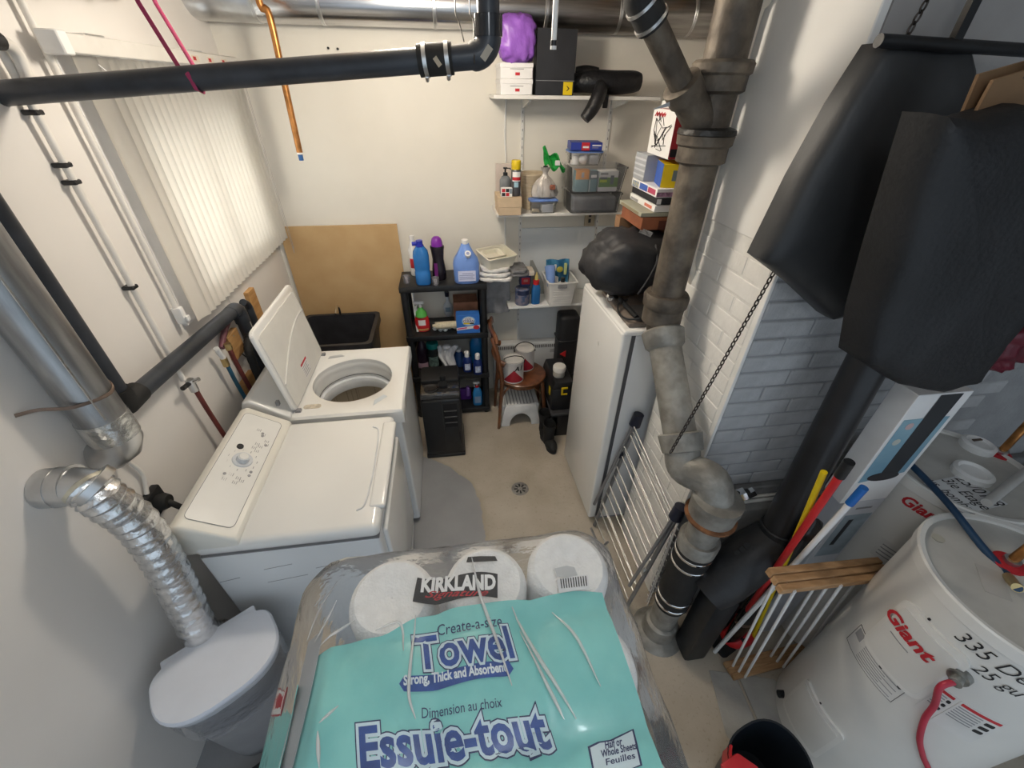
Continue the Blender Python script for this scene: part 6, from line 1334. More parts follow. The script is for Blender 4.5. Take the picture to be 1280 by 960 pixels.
# ---------------- water heaters
tank = M('tank_enamel', (.68, .67, .64), .35, var=.05, ns=4, coat=.2)
tank_top = M('tank_top', (.50, .49, .46), .5, var=.12, ns=9)
def cyl_hit(u, v, c, r):
    d_ = ray(u, v); ox, oy = -c[0], -c[1]
    a_ = d_.x ** 2 + d_.y ** 2; b_ = 2 * (ox * d_.x + oy * d_.y); cc = ox * ox + oy * oy - r * r; disc = b_ * b_ - 4 * a_ * cc
    if disc < 0: disc = 0
    t_ = (-b_ - math.sqrt(disc)) / (2 * a_); p = EYE + d_ * t_
    return math.atan2(p.y - c[1], p.x - c[0]) % (2 * PI), p.z
def heater(label, c, r, zt):
    t = thing('water_heater', label, 'water heater', (c[0], c[1], 0), 'water heaters')
    cc = (c[0], c[1], 0)
    mesh('tank', G().lathe([(r - .01, .0), (r, .012), (r, zt - .04)], cc, 72), tank, t)
    mesh('rim', G().lathe([(r, zt - .045), (r + .005, zt - .04), (r + .005, zt - .004), (r, zt + .001), (r - .014, zt - .002), (r - .014, zt - .02)], cc, 72), M('tank_rim', (.72, .71, .68), .3, var=.03), t)
    mesh('top', G().lathe([(r - .012, zt - .03), (r - .013, zt - .012), (.001, zt - .010)], cc, 64), tank_top, t)
    return t
def patch(parent, name, c, r, a0, a1, z0, z1, mat, th=.001, rr=0.0, n=20):
    """rounded rectangle bent round the tank"""
    w, h = (a1 - a0) * r, z1 - z0
    g = G()
    pts = rrect(w, h, max(rr, .0008), 5 if rr else 1)
    g.prism(pts, th); 
    x = -w / 2
    k = 0
    while x < w / 2:
        bmesh.ops.bisect_plane(g.bm, geom=list(g.bm.verts) + list(g.bm.edges) + list(g.bm.faces), plane_co=(x, 0, 0), plane_no=(1, 0, 0)); x += max(.012, w / n)
    am, zm = (a0 + a1) / 2, (z0 + z1) / 2
    g.warp(lambda q: Vector((c[0] + math.cos(am + q.x / r) * (r + q.z), c[1] + math.sin(am + q.x / r) * (r + q.z), zm + q.y)))
    return mesh(name, g, mat, parent, ang=50)
def ctext(parent, body, size, c, r, am, zm, mat, shear=0.0, offset=0.0, lift=.002, sx=1.0, rot=0.0, name='lettering'):
    g = text_g(body, size, shear, offset, .015, 'CENTER', sx); g.xf(Matrix.Rotation(rot, 4, 'Z') @ Matrix.Translation((0, 0, lift)))
    g.warp(lambda q: Vector((c[0] + math.cos(am + q.x / r) * (r + q.z), c[1] + math.sin(am + q.x / r) * (r + q.z), zm + q.y)))
    return mesh(name, g, mat, parent, norm=False, smooth=False)
HN, HNr, HNz = (1.59, .40), .262, 1.2
hn = heater('white electric water heater nearest the camera with large numbers written on it', HN, HNr, HNz)
a0, z0 = cyl_hit(1136, 748, HN, HNr); a1, z1 = cyl_hit(1205, 838, HN, HNr); a2, z2 = cyl_hit(1150, 872, HN, HNr); 
pa0, pa1 = a0 + .0, a1; pz1 = max(z0, z1); pz0 = z2
patch(hn, 'access_panel', HN, HNr, pa0, pa1, pz0 - .02, pz1 + .01, MATS['tank_rim'], .010, .03)
patch(hn, 'panel_cover', HN, HNr, pa0 + .06, pa1 - .05, pz0 + .0, pz1 - .015, tank, .014, .02)
am, zm = cyl_hit(1137, 790, HN, HNr); ctext(hn, 'Giant', .068, HN, HNr, am, zm, ink_red, .25, .0022, .0165, .95)
am, zm = cyl_hit(1127, 798, HN, HNr); patch(hn, 'swoosh', HN, HNr, am - .09, am + .14, zm - .006, zm - .003, ink_grey, .0155)
a0 = cyl_hit(1068, 789, HN, HNr)[0]; a1 = cyl_hit(1122, 872, HN, HNr)[0]; z0 = z1 = cyl_hit(1078, 783, HN, HNr)[1]; z2 = cyl_hit(1058, 795, HN, HNr)[1]; z1 = z0 if z0 > z2 else z2; z2 = min(z0, z2); z0 = z1; z2, z1 = z2, z1
lab = patch(hn, 'rating_label', HN, HNr, a0, a1, z2, z0, M('label_paper', (.64, .63, .61), .6), .001)
zl0, zl1 = z2, z0
for k in range(9):
    z_ = zl1 - (zl1 - zl0) * (k + 1) / 10; s_ = .12 + .3 * (k % 3) * .2; patch(lab, 'text_line', HN, HNr, a0 + (a1 - a0) * .3, a1 - (a1 - a0) * (.06 + .2 * (k % 2)), z_, z_ + .003, ink_grey, .0016)
patch(lab, 'code_block', HN, HNr, a0 + (a1 - a0) * .04, a0 + (a1 - a0) * .2, zl0 + (zl1 - zl0) * .55, zl1 - .008, ink_grey, .0016)
for s_ in (.62, .92): patch(lab, 'mark', HN, HNr, a0 + (a1 - a0) * (s_ - .03), a0 + (a1 - a0) * (s_ + .03), zl1 - .03, zl1 - .012, ink, .0018, .006)
for (z_a, z_b, aa, ab) in ((zl1 - .0012, zl1, a0, a1), (zl0, zl0 + .0012, a0, a1), (zl0, zl1, a0, a0 + .005), (zl0, zl1, a1 - .005, a1)): patch(lab, 'border', HN, HNr, aa, ab, z_a, z_b, ink, .0016)
# lower access panel
a0, z0 = cyl_hit(1012, 853, HN, HNr); a1, z1 = cyl_hit(1052, 920, HN, HNr); a2, z2 = cyl_hit(1020, 940, HN, HNr)
patch(hn, 'lower_panel', HN, HNr, a0 - .05, a1 + .04, min(z1, z2) - .03, max(z0, z1) + .01, MATS['tank_rim'], .010, .02)
patch(hn, 'lower_cover', HN, HNr, a0, a1 - .02, min(z1, z2) - .01, max(z0, z1) - .012, tank, .013, .012)
for u, v in ((1088, 806), (1026, 879), (1162, 774)):
    am, zm = cyl_hit(u, v, HN, HNr); patch(hn, 'screw', HN, HNr, am - .014, am + .014, zm - .004, zm + .004, ink, .003, .003)
# warning labels
a0, z0 = cyl_hit(1152, 872, HN, HNr); a1, z1 = cyl_hit(1222, 880, HN, HNr); a2, z2 = cyl_hit(1262, 905, HN, HNr); 
for k, (aa, ab) in enumerate(((a0 + .02, a1 - .10), (a1 - .08, a2))):
    z_t, z_b = cyl_hit(1180, 860, HN, HNr)[1], cyl_hit(1180, 905, HN, HNr)[1]
    lb_ = patch(hn, 'warning_label', HN, HNr, aa, ab, z_b - .02, z_t, M('label_paper', (.64, .63, .61), .6), .001)
    patch(lb_, 'red_bar', HN, HNr, aa + .02, ab - .02, z_t - .018, z_t - .006, ink_red, .0016)
    for m_ in range(6): patch(lb_, 'text_line', HN, HNr, aa + .02, aa + (ab - aa) * .62, z_t - .03 - .012 * m_, z_t - .026 - .012 * m_, ink_grey, .0016)
    for m_ in range(3): patch(lb_, 'pictogram', HN, HNr, aa + (ab - aa) * .70, aa + (ab - aa) * .92, z_t - .045 - .026 * m_, z_t - .03 - .026 * m_, ink, .0016, .004)
# handwriting
am, zm = -2.70, 1.118; ctext(hn, '335 Den', .062, HN, HNr, am + .06, zm, ink, .3, -.0003, .002, .8, name='handwriting')
am, zm = -2.58, 1.062; ctext(hn, '25 gu', .054, HN, HNr, am + .05, zm, ink, .3, -.0003, .002, .8, name='handwriting')
# cable gland and red hose
am, zm = cyl_hit(1200, 843, HN, HNr); gp = Vector((HN[0] + math.cos(am) * HNr, HN[1] + math.sin(am) * HNr, zm)); gn = Vector((math.cos(am), math.sin(am), 0))
mesh('gland', G().cyl(gp, gp + gn * .018, .028, .024, 18).cyl(gp + gn * .018, gp + gn * .04, .015, seg=12), M('zinc', (.32, .32, .30), .4, .8, var=.3, ns=40), hn)
pa_ = [gp + gn * .03, gp + gn * .055 + Vector((-.01, .01, -.03))]
for (u, v, o) in ((1172, 872, .03), (1158, 892, .02), (1150, 918, .015), (1153, 940, .012), (1158, 965, .012)):
    am2, zm2 = cyl_hit(u, v, HN, HNr); pa_.append(Vector((HN[0] + math.cos(am2) * (HNr + o), HN[1] + math.sin(am2) * (HNr + o), zm2)))
last = pa_[-1]; pa_ += [Vector((last.x, last.y, .3)), Vector((last.x - .03, last.y, .011))]
mesh('power_cable', G().tube(smoothpath(pa_, 6), .0085, 10), M('red_cable', (.45, .03, .06), .5, var=.15), hn)
mesh('drain_tap', G().cyl((HN[0] - HNr * .88 - .02, HN[1] + .13, .10), (HN[0] - HNr * .75, HN[1] + .12, .10), .016, seg=12), black_pl, hn)
# fittings on the top
def fit(parent, c, z, top_, rc=.034):
    c = Vector(c); mesh('red_collar', G().lathe([(rc + .008, z - .012), (rc + .006, z), (.012, z + .004)], c, 24), ink_red, parent)
    mesh('nipple', G().lathe([(.016, z), (.02, z + .008), (.02, z + .018), (.013, z + .02)], c, 16), steel, parent)
    mesh('copper_pipe', G().tube([c + Vector((0, 0, z + .018)), c + Vector((.0, 0, z + .05)), c + Vector((top_[0], top_[1], 0)) + Vector((0, 0, top_[2]))], .0125, 14), copper, parent)
q = A('z', 1262, 703, HNz - .005); fit(hn, (q.x, q.y, 0), HNz - .006, (.08, .0, CEIL - .001))
mesh('top_scar', G().lathe([(.016, HNz - .011), (.017, HNz - .008), (.012, HNz - .008)], (A('z', 1165, 672, HNz).x + .03, A('z', 1165, 672, HNz).y, 0), 18), M('scar', (.42, .40, .34), .6), hn)
q = A('z', 1250, 725, HNz - .005); mesh('top_sticker', G().box((-.05, -.03, 0), (.05, .03, .001), mat=rotz(.9, (q.x - .02, q.y + .0, HNz - .010))), M('clear_sticker', (.46, .45, .43), .35), hn)
HF, HFr, HFz = (1.86, .835), .245, 1.2
hf = heater('white water heater behind the nearer one with a handwritten paper on its side', HF, HFr, HFz)
for (u, v, r_) in ((1222, 557, .055), (1215, 592, .060)):
    q = A('z', u, v, HFz); mesh('cap', G().lathe([(r_, HFz - .012), (r_, HFz + .012), (r_ - .012, HFz + .018), (r_ - .02, HFz + .008), (.001, HFz + .008)], (q.x, q.y, 0), 28), white_pl, hf)
q = A('z', 1222, 550, HFz + .02); mesh('cap_slot', G().box((q.x - .02, q.y - .004, HFz + .018), (q.x + .02, q.y + .006, HFz + .022)), M('brown_mark', (.10, .07, .05), .7), hf)
q = A('z', 1250, 566, HFz - .005); fit(hf, (q.x, q.y, 0), HFz - .006, (.03, .03, CEIL - .001), .03)
am, zm = cyl_hit(1151, 637, HF, HFr); ctext(hf, 'Giant', .06, HF, HFr, am, zm, ink_red, .25, .002, .002, .95)
am, zm = 0, 0
nt0 = [A('z', u, v, HFz - .007) for u, v in ((1154, 604), (1206, 643), (1231, 619), (1179, 578))]
ex_ = (nt0[1] - nt0[0]).normalized(); NF = frame(nt0[0], ex_, nt0[3] - nt0[0]); sz_ = 1 if (NF.to_3x3() @ Vector((0, 0, 1))).z > 0 else -1
nw, nh = (nt0[1] - nt0[0]).length, (nt0[3] - nt0[0]).length
pn_ = thing('paper_note', 'white paper with handwriting lying on the far water heater', 'note', nt0[0])
mesh('sheet', G().box((0, 0, 0), (nw, nh, .0015), mat=NF), M('note_paper', (.66, .67, .68), .8, var=.04), pn_)
for body, yy, ss_ in (('25/01/8', .80, nh * .36), ('3ie Etage', .50, nh * .32), ('us. bomban', .20, nh * .28)):
    g = text_g(body, ss_, .3, 0, 0, 'CENTER', .62); g.xf(NF @ Matrix.Translation((nw * .5, nh * yy, .0025))); mesh('handwriting', g, ink, pn_, norm=False, smooth=False)
a0, z0 = cyl_hit(1113, 685, HF, HFr); lb_ = patch(hf, 'rating_label', HF, HFr, a0 - .15, a0 + .3, z0 - .08, z0 + .02, M('label_paper', (.64, .63, .61), .6), .001)
for k in range(4): patch(lb_, 'text_line', HF, HFr, a0 - .1, a0 + .25, z0 - .06 + .018 * k, z0 - .055 + .018 * k, ink_grey, .0016)
# grey and blue supply pipes over the tanks
t = thing('blue_pipe', 'dark blue flexible pipe arching from the fan carton to the nearer heater', 'pipe', A('z', 1262, 703, HNz))
q = A('z', 1272, 735, HNz + .03)
pp = [D(1130, 572, 1.55), D(1160, 602, 1.46), D(1190, 635, 1.38), D(1225, 680, 1.30), D(1258, 718, 1.235), q]
mesh('pipe', G().tube(smoothpath(pp, 6), .011, 12), M('navy_pipe', (.012, .045, .10), .4, var=.2), t)
mesh('ferrule', G().cyl(pp[-2].lerp(pp[-1], .2), pp[-1], .013, seg=12), MATS['brass'], t)
t = thing('grey_pipe', 'grey plastic pipe lying across the far heater top', 'pipe', A('z', 1240, 610, HFz + .02))
a, b2 = A('z', 1234, 628, HFz + .02), A('z', 1295, 580, HFz + .02); mesh('pipe', G().cyl((a.x, a.y, HFz + .017), (b2.x, b2.y, HFz + .02), .015, seg=14), M('pale_pipe', (.52, .51, .49), .5), t)
# ---------------- black bin with a red front, bottom edge
q = fl(940, 950, .32)
bn = thing('pet_bin', 'black bucket bin with a red front beside the water heater', 'bin', (q.x + .02, q.y - .06, 0))
c = Vector((1.0, .30, 0)); c = A('z', 952, 938, .30); c.z = 0
R = rotz(.25, c)
pr = [(.155 * (abs(math.cos(a)) ** .8) * (1 if math.cos(a) > 0 else -1), .12 * (abs(math.sin(a)) ** .9) * (1 if math.sin(a) > 0 else -1)) for a in [2 * PI * k / 36 for k in range(36)]]
def ringat(s, z): return [R @ Vector((p[0] * s, p[1] * s - .04, z)) for p in pr]
mesh('bucket', loft(G(), [ringat(.8, .0), ringat(1.0, .29), ringat(1.03, .30), ringat(.97, .30), ringat(.78, .01)]), M('bin_black', (.012, .016, .022), .4, var=.2), bn)
mesh('red_rim', loft(G(), [[p for p in ringat(1.035, .285)], ringat(1.05, .29), ringat(1.05, .305), ringat(1.035, .31), ringat(1.0, .306)], False, False).warp(lambda v: v), red_pl, bn) if False else None
g = G().grid(lambda u, v: R @ Vector((.163 * math.cos(PI * .72 + u * PI * .52), .128 * math.sin(PI * .72 + u * PI * .52) - .04, .22 + .095 * v)), 16, 3, .008); mesh('red_front', g, red_pl, bn)
mesh('red_scoop', G().prism([(-.06, -.055), (.04, -.06), (.07, .0), (.03, .06), (-.055, .06)], .022, R @ Matrix.Translation((-.13, -.03, .302)), bev=.008, seg=2), M('bright_red', (.60, .035, .045), .4), bn)

# ================================================================== FOREGROUND
# ---------------- step bin by the dryer
c = Vector((-.975, .79, 0)); ax_ = Vector((.83, .55, 0)).normalized(); ay_ = Vector((-ax_.y, ax_.x, 0)); ZL = .60
BF = frame((c.x, c.y, 0), ax_, ay_)
def dshape(s, back=.125, n=40, L=.205, fw=.155):
    out = []
    for k in range(n):
        a = 2 * PI * k / n; x = L * abs(math.cos(a)) ** .75 * (1 if math.cos(a) >= 0 else -1); y = (fw if math.sin(a) < 0 else back) * abs(math.sin(a)) ** (.85 if math.sin(a) < 0 else .45) * (1 if math.sin(a) >= 0 else -1)
        out.append((x * s, y * s))
    return out
def dring(s, z): return [BF @ Vector((p[0], p[1], z)) for p in dshape(s)]
bn = thing('waste_bin', 'grey waste bin with a white lid standing between wall and dryer', 'bin', c)
mesh('body', loft(G(), [dring(.70, 0), dring(.72, .02), dring(.90, ZL - .04), dring(.93, ZL - .012)]), M('bin_grey', (.30, .30, .31), .5, var=.06), bn)
mesh('rim', loft(G(), [dring(.945, ZL - .045), dring(.965, ZL - .04), dring(.97, ZL - .018), dring(.93, ZL - .014)]), M('bin_rim', (.55, .57, .61), .35), bn)
mesh('lid', loft(G(), [dring(.985, ZL - .012), dring(1.0, ZL - .006), dring(1.0, ZL + .004), dring(.97, ZL + .013), dring(.80, ZL + .018), dring(.4, ZL + .020)]), M('lid_white', (.74, .77, .84), .35, var=.02), bn)
mesh('hinge_bar', G().box((-.16, .10, ZL - .01), (.16, .138, ZL + .008), .006, 2, mat=BF), M('lid_white', (.74, .77, .84), .35), bn)
g = G()
rl = []
for s, z in ((.94, ZL - .03), (.985, ZL - .05), (.97, ZL - .12), (.95, ZL - .20)):
    rl.append([p + Vector((.01 * mnoise.noise(p * 14), .01 * mnoise.noise(p * 14 + Vector((5, 0, 0))), .015 * mnoise.noise(p * 9 + Vector((0, 7, 0))))) for p in dring(s, z)])
mesh('liner', loft(g, rl, False, False), clear_plastic('liner_film', (.9, .9, .92), .18, .1, .12, .6, 30), bn)
q = fl(262, 950, .05)
mesh('black_mat', G().box((-.20, -.12, 0), (.20, .12, .05), .015, 2, mat=rotz(.5, (-.88, .53, 0))), M('crate_black', (.02, .021, .023), .5, var=.2), None, 'black low plastic crate on the floor beside the waste bin', 'crate')

# ---------------- pack of paper towels on a tall stand
ZF = 1.682; ZB = 1.395
pk = thing('towel_pack', 'teal and clear plastic pack of paper towel rolls in the foreground', 'paper towels', (0, .15, ZB))
rollm = M('tissue_white', (.86, .86, .86), .9, var=.05, ns=60, bump=.35, bs=220)
RX, RYs, RR = (-.14, .012, .156), (.372, .222, .072, -.078), .0705
for j, ry in enumerate(RYs):
    for i, rx in enumerate(RX):
        dz = {(0, 0): -.008, (1, 0): -.004, (2, 0): .004}.get((i, j), 0) - .004
        o = mesh('roll', G().lathe([(RR - .006, ZB + .004), (RR, ZB + .012), (RR, ZF + dz - .018), (RR - .004, ZF + dz - .006), (RR - .012, ZF + dz), (.03, ZF + dz - .002), (.018, ZF + dz - .006), (.001, ZF + dz - .007)], (rx + .004 * math.sin(i + 2 * j), ry + .006 * (i == 2), 0), 36, caps=False), rollm, pk)
def hfilm(x, y):
    b_ = 0
    for rx in RX:
        for ry in RYs:
            d_ = math.hypot(x - rx, y - ry); b_ = max(b_, max(0, 1 - (d_ / .088) ** 4))
    e_ = max(0, abs(x - .005) - .222); e2 = max(0, -.215 - x)
    return ZF + .002 + .010 * b_ - .6 * e_ ** 1.2 - .9 * e2 ** 1.1 + .0035 * mnoise.noise(Vector((x * 13, y * 13, 2)))
def yedge(x):        # far edge of the printed film
    q_ = [(-.30, .298), (-.215, .300), (-.15, .302), (-.09, .322), (-.03, .328), (.03, .328), (.09, .326), (.15, .328), (.21, .32)]
    if x <= q_[0][0]: return q_[0][1]
    for (xa, ya), (xb, yb) in zip(q_, q_[1:]):
        if x <= xb: t_ = (x - xa) / (xb - xa); t_ = t_ * t_ * (3 - 2 * t_); return ya + (yb - ya) * t_
    return q_[-1][1]
teal = M('teal_wrap_print', (.26, .66, .63), .38, col2=(.20, .58, .57), ns=14, coat=.35, bump=.12, bs=35)
NU, NV = 66, 60
PYN = -.165
def film_pt(u, v):
    x = -.252 + .452 * u; ye = yedge(x); y = PYN + (ye - PYN) * v
    x += .018 * (1 - v) * (u - .3)
    return (x, y, hfilm(x, y))
mesh('printed_film', G().grid(film_pt, NU, NV, .0008), teal, pk)
def side_pt(u, v): y = PYN + .43 * u; return (-.285 + .02 * math.sin(u * 7) * v * .4 - .0 * v, y, ZB + .02 + (hfilm(-.262, y) - ZB - .045) * v)
mesh('side_film', G().grid(lambda u, v: (-.292 + .028 * v * v, PYN + .435 * u, ZB + .02 + (ZF - .035 - ZB - .02) * v + .004 * math.sin(u * 20)), 20, 8, .001), teal, pk)
mesh('side_film', G().grid(lambda u, v: (.246 - .022 * v * v + .004 * math.sin(u * 23), PYN + .36 * u, ZB + .01 + (ZF - .06 - ZB) * v), 20, 8, .001), clear_plastic('blue_clear', (.78, .86, .92), .2, .1, .2), pk)
mesh('side_film', G().grid(lambda u, v: (-.27 + .51 * u, PYN - .004, ZB + .01 + (ZF - .015 - ZB) * v), 12, 4, .001), teal, pk)
# grey seam strip on the left edge
def seam(u, v): y = PYN + .50 * v; x = -.272 + .030 * u + .004 * math.sin(v * 9); return (x, y, hfilm(x, y) + .0045)
mesh('seam_strip', G().grid(seam, 4, 40, .0008), M('seam_grey', (.42, .44, .47), .3, coat=.3, var=.1), pk)
def film_text(body, bl, br, tl, mat, shear=0.0, offset=0.0, lift=.0015, name='lettering', padx=0.0):
    """fit the writing into the strip of film between its corners, then lay it on the film"""
    P0, P1, P2 = (A('z', u, v, ZF + .012) for u, v in (bl, br, tl))
    g = text_g(body, 1.0, shear, 0, 0); xs = [v.co.x for v in g.bm.verts]; ys = [v.co.y for v in g.bm.verts]
    x0, x1, y0, y1 = min(xs), max(xs), min(ys), max(ys); g.bm.free()
    wd = (P1 - P0).length; k = wd / (x1 - x0)
    g = text_g(body, 1.0, shear, offset / k, .012 / k)
    ex, ey = (P1 - P0) / (x1 - x0), (P2 - P0) / (y1 - y0)
    def wf(q_): p = P0 + ex * (q_.x - x0) + ey * (q_.y - y0); return Vector((p.x, p.y, hfilm(p.x, p.y) + lift))
    g.warp(wf); return mesh(name, g, mat, pk, norm=False, smooth=False)
pale = M('pale_outline', (.62, .76, .84), .4); deep = M('deep_blue_print', (.02, .075, .32), .35, var=.25, ns=50); navy = M('navy_print', (.012, .025, .11), .4)
film_text('Create-a-size', (546, 792), (628, 781), (546, 778), navy)
for m_, of, li in ((navy, .0052, .0012), (pale, .0040, .0016), (deep, .0012, .0020)): film_text('Towel', (521, 837), (643, 822), (517, 795), m_, 0, of, li)
# blue banner
def banner(px, lift, mat, name='banner'):
    g = G(); P_ = [A('z', u, v, ZF + .012) for u, v in px]; n = len(P_) // 2
    top_, bot = P_[:n], P_[n:][::-1]; R_ = []
    for k in range(n): 
        R_.append([g.bm.verts.new((p.x, p.y, hfilm(p.x, p.y) + lift)) for p in [bot[k].lerp(top_[k], j / 4) for j in range(5)]])
    for k in range(n - 1):
        for j in range(4): g.bm.faces.new([R_[k][j], R_[k + 1][j], R_[k + 1][j + 1], R_[k][j + 1]])
    return mesh(name, g, mat, pk)
def strip(c0, c1, h, wob, n=24):
    top_, bot = [], []
    for k in range(n + 1):
        t_ = k / n; u = c0[0] + (c1[0] - c0[0]) * t_; v = c0[1] + (c1[1] - c0[1]) * t_ + wob * math.sin(2 * PI * t_); e_ = min(1, math.sqrt(max(0, 1 - (abs(2 * t_ - 1)) ** 24)))
        top_.append((u, v - h / 2 * e_)); bot.append((u, v + h / 2 * e_))
    return top_ + bot[::-1]
banner(strip((499, 855), (642, 836), 20, 3), .0014, deep)
film_text('Strong, Thick and Absorbent', (505, 861), (634, 843), (505, 845), M('white_print', (.75, .82, .88), .4), 0, .0004, .0020)
film_text('Dimension au choix', (527, 897), (628, 884), (527, 884), navy)
for m_, of, li in ((navy, .0062, .0012), (pale, .0048, .0016), (deep, .0014, .0020)): film_text('Essuie-tout', (452, 962), (690, 932), (450, 911), m_, 0, of, li)
# KIRKLAND banner over the far rolls
def kb_pts(n=20, h=30, o=0):
    top_, bot = [], []
    for k in range(n + 1):
        t_ = k / n; u = 524 + 100 * t_ - 4; v = 737 + 4 * math.sin(2 * PI * t_ * .9 + .3) - 1.5 * t_
        top_.append((u + 2, v - h / 2)); bot.append((u - 4 + 6 * t_, v + h / 2))
    return top_ + bot[::-1]
banner(kb_pts(), .0050, ink, 'brand_banner')
film_text('KIRKLAND', (527, 741), (619, 738), (529, 724), M('bright_white', (.85, .85, .85), .4), 0, .0012, .0060)
film_text('Signature', (531, 751), (610, 749), (533, 740), ink_red, .5, .0003, .0062)
banner([(585, 698), (600, 697), (619, 697), (622, 703), (602, 704), (583, 705)], .0050, ink, 'brand_banner')
# bar code on the right far roll
banner([(696, 726), (715, 722), (734, 719), (737, 737), (718, 739), (699, 742)], .0042, M('barcode_white', (.80, .80, .82), .4), 'barcode_ground')
for k in range(11):
    u = 700 + 3.1 * k; banner([(u, 725 - .4 * k), (u + 1.3, 725 - .4 * k), (u + 2.8, 737 - .35 * k), (u + 1.5, 737 - .35 * k)], .0050, ink, 'bar')
banner([(693, 712), (708, 708), (718, 710), (722, 720), (708, 723), (696, 722)], .0036, M('core_grey', (.55, .56, .57), .8), 'roll_core')
# half or whole sheets emblem
banner([(735, 932), (748, 926), (763, 924), (777, 917), (793, 909), (803, 957), (788, 962), (772, 966), (757, 968), (742, 970)], .0012, navy, 'emblem_edge')
banner([(738, 934), (750, 928), (764, 926), (778, 919), (791, 912), (800, 956), (786, 962), (771, 966), (757, 968), (744, 970)], .0018, M('emblem_white', (.66, .76, .82), .4), 'emblem')
film_text('Half or', (757, 936), (778, 931), (756, 926), navy, .0, .0002, .0024); film_text('Whole Sheets', (752, 947), (796, 936), (751, 938), navy, 0, .0002, .0024); film_text('Feuilles', (758, 957), (794, 948), (757, 949), navy, 0, .0002, .0024)
# maple-leaf roundel on the left side
q = A('x', 353, 822, -.266)
def leafpts(s):
    half = [(0, 1), (.18, .62), (.42, .72), (.36, .28), (.62, .5), (.72, .30), (1, .26), (.86, -.02), (.5, -.36), (.56, -.5), (.08, -.42), (.06, -.95)]
    return [(x * s, y * s) for x, y in half] + [(-x * s, y * s) for x, y in half[::-1] if x > 0]
qx = A('z', 353, 821, ZF - .03); FRM = frame((-.281, .262, ZF - .062), (0, -1, 0), (.30, 0, .95))
for nm, pts, m_, l_ in (('roundel', [(.017 * math.cos(k * PI / 12), .017 * math.sin(k * PI / 12)) for k in range(24)], ink_red, .010), ('roundel_white', [(.0145 * math.cos(k * PI / 12), .0145 * math.sin(k * PI / 12)) for k in range(24)], card_white, .0112), ('maple_leaf', leafpts(.010), ink_red, .0125)):
    s_ = 1 if (FRM.to_3x3() @ Vector((0, 0, 1))).x < 0 else -1
    mesh(nm, G().prism(pts, .0008, FRM @ Matrix.Translation((0, 0, l_ * s_ - .002 * s_))), m_, pk)
g = text_g('KIRKLAND', .026, 0, .0006, .008); g.xf(Matrix.Rotation(PI / 2, 4, 'Z')); g.warp(lambda q_: Vector((-.258 + q_.x, .10 + q_.y, hfilm(-.258 + q_.x, .10 + q_.y) + .0065))); mesh('lettering', g, M('seam_letter', (.60, .62, .65), .4), pk, norm=False, smooth=False)
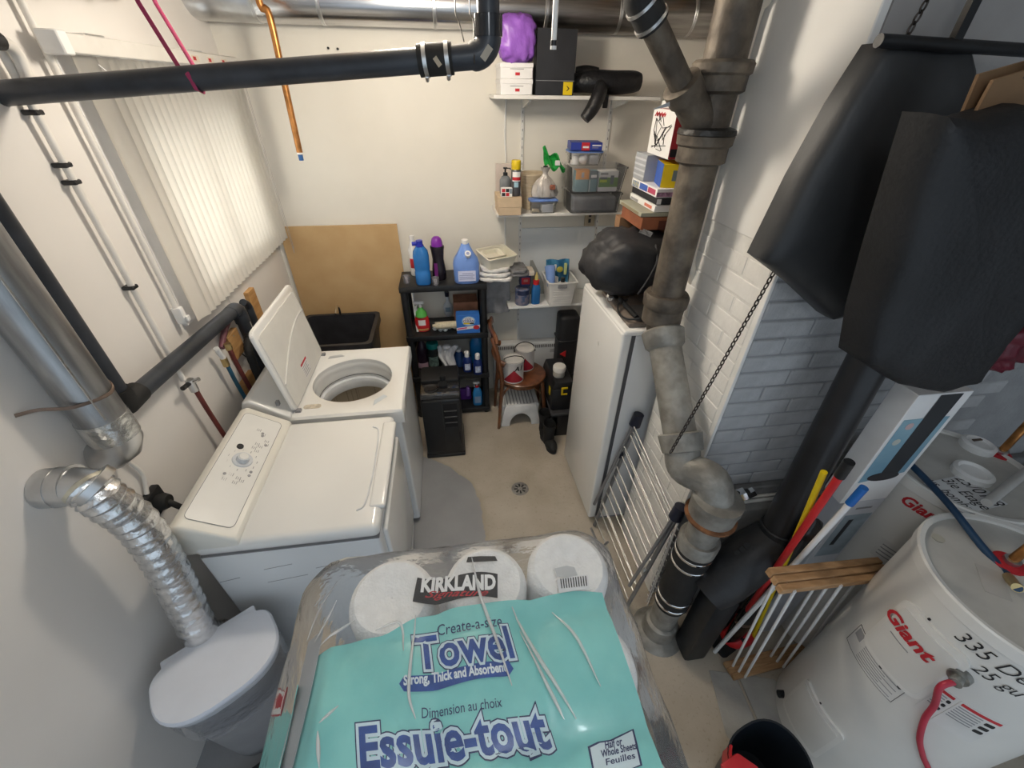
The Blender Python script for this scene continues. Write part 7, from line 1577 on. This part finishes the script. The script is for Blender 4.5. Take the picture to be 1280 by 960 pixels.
# outer clear wrap: one loose bag over everything
def wrap_rings():
    rl = []
    def ring(x0, x1, y0, y1, zf_, rr, amp):
        out = []
        base = rrect(x1 - x0, y1 - y0, rr, 7); cx_, cy_ = (x0 + x1) / 2, (y0 + y1) / 2
        dense = []
        for i in range(len(base)):
            a_, b_ = Vector(base[i]), Vector(base[(i + 1) % len(base)]); n_ = max(1, int((b_ - a_).length / .02))
            for k in range(n_): dense.append(a_.lerp(b_, k / n_))
        return dense, cx_, cy_
    return ring
ring = wrap_rings()
dense, cx_, cy_ = ring(-.292, .252, PYN - .01, .462, 0, .06, 0)
lay = [(1.0, ZB + .0), (1.015, ZB + .12), (1.012, ZF - .10), (1.0, ZF - .045), (.965, ZF - .012), (.90, None), (.80, None), (.66, None), (.50, None), (.34, None), (.18, None), (.05, None)]
g = G(); R_ = []
for s_, z_ in lay:
    rr_ = []
    for p in dense:
        x, y = cx_ + p.x * s_, cy_ + p.y * s_
        z = z_ if z_ is not None else hfilm(x, min(y, .44)) + .012
        nn = mnoise.noise(Vector((x * 22, y * 22, z * 22))) * .004 + mnoise.noise(Vector((x * 40 + y * 20, y * 10, z * 20))) * .002
        if z_ is not None: x += nn * (1 if p.x > 0 else -1); y += nn
        rr_.append(g.bm.verts.new((x, y, z + nn * .5)))
    R_.append(rr_)
n_ = len(dense)
for i in range(len(R_) - 1):
    for j in range(n_): g.bm.faces.new([R_[i][j], R_[i][(j + 1) % n_], R_[i + 1][(j + 1) % n_], R_[i + 1][j]])
g.bm.faces.new(R_[-1])
mesh('clear_wrap', g, clear_plastic('clear_wrap', (.985, .99, .99), .03, .16, .05, .2, 20), pk, ang=80)
# loose creases of the film
crs = clear_plastic('crease_film', (1, 1, 1), .25, .18, .5)
random.seed(11)
for (px, r_) in (([(640, 760), (660, 800), (690, 850), (720, 900)], .0011), ([(590, 700), (600, 745), (620, 800), (640, 860)], .0010), ([(690, 765), (720, 800), (750, 860)], .0009), ([(520, 770), (515, 820), (512, 870), (520, 900)], .0009), ([(470, 790), (500, 780), (505, 815)], .0008), ([(650, 790), (690, 870), (705, 900)], .0009), ([(400, 905), (425, 885)], .0008), ([(398, 915), (399, 960)], .0010), ([(370, 780), (390, 745), (420, 722)], .0010), ([(385, 790), (420, 750)], .0009), ([(395, 800), (445, 778)], .0009)):
    pts = [A('z', u, v, ZF + .014) for u, v in px]; pts = [Vector((p.x, p.y, hfilm(p.x, p.y) + .010)) for p in smoothpath(pts, 6)]
    n_p = len(pts); mesh('crease', G().tube(pts, [r_ * 2.6 * (.25 + math.sin(PI * i / (n_p - 1)) * .75) for i in range(n_p)], 8).warp(lambda q_: Vector((q_.x, q_.y, hfilm(q_.x, q_.y) + .010 + (q_.z - hfilm(q_.x, q_.y) - .010) * .5))), crs, pk)
sd = thing('tall_stand', 'dark wooden stand hidden under the pack of paper towels', 'stand', (0, .1, 0))
mesh('top', G().box((-.20, -.13, ZB - .03), (.20, .36, ZB - .001), .006, 2), wood, sd)
for x in (-.16, .16):
    for y in (-.09, .30): mesh('leg', G().box((x - .02, y - .02, 0), (x + .02, y + .02, ZB - .03), .003, 1), wood, sd)
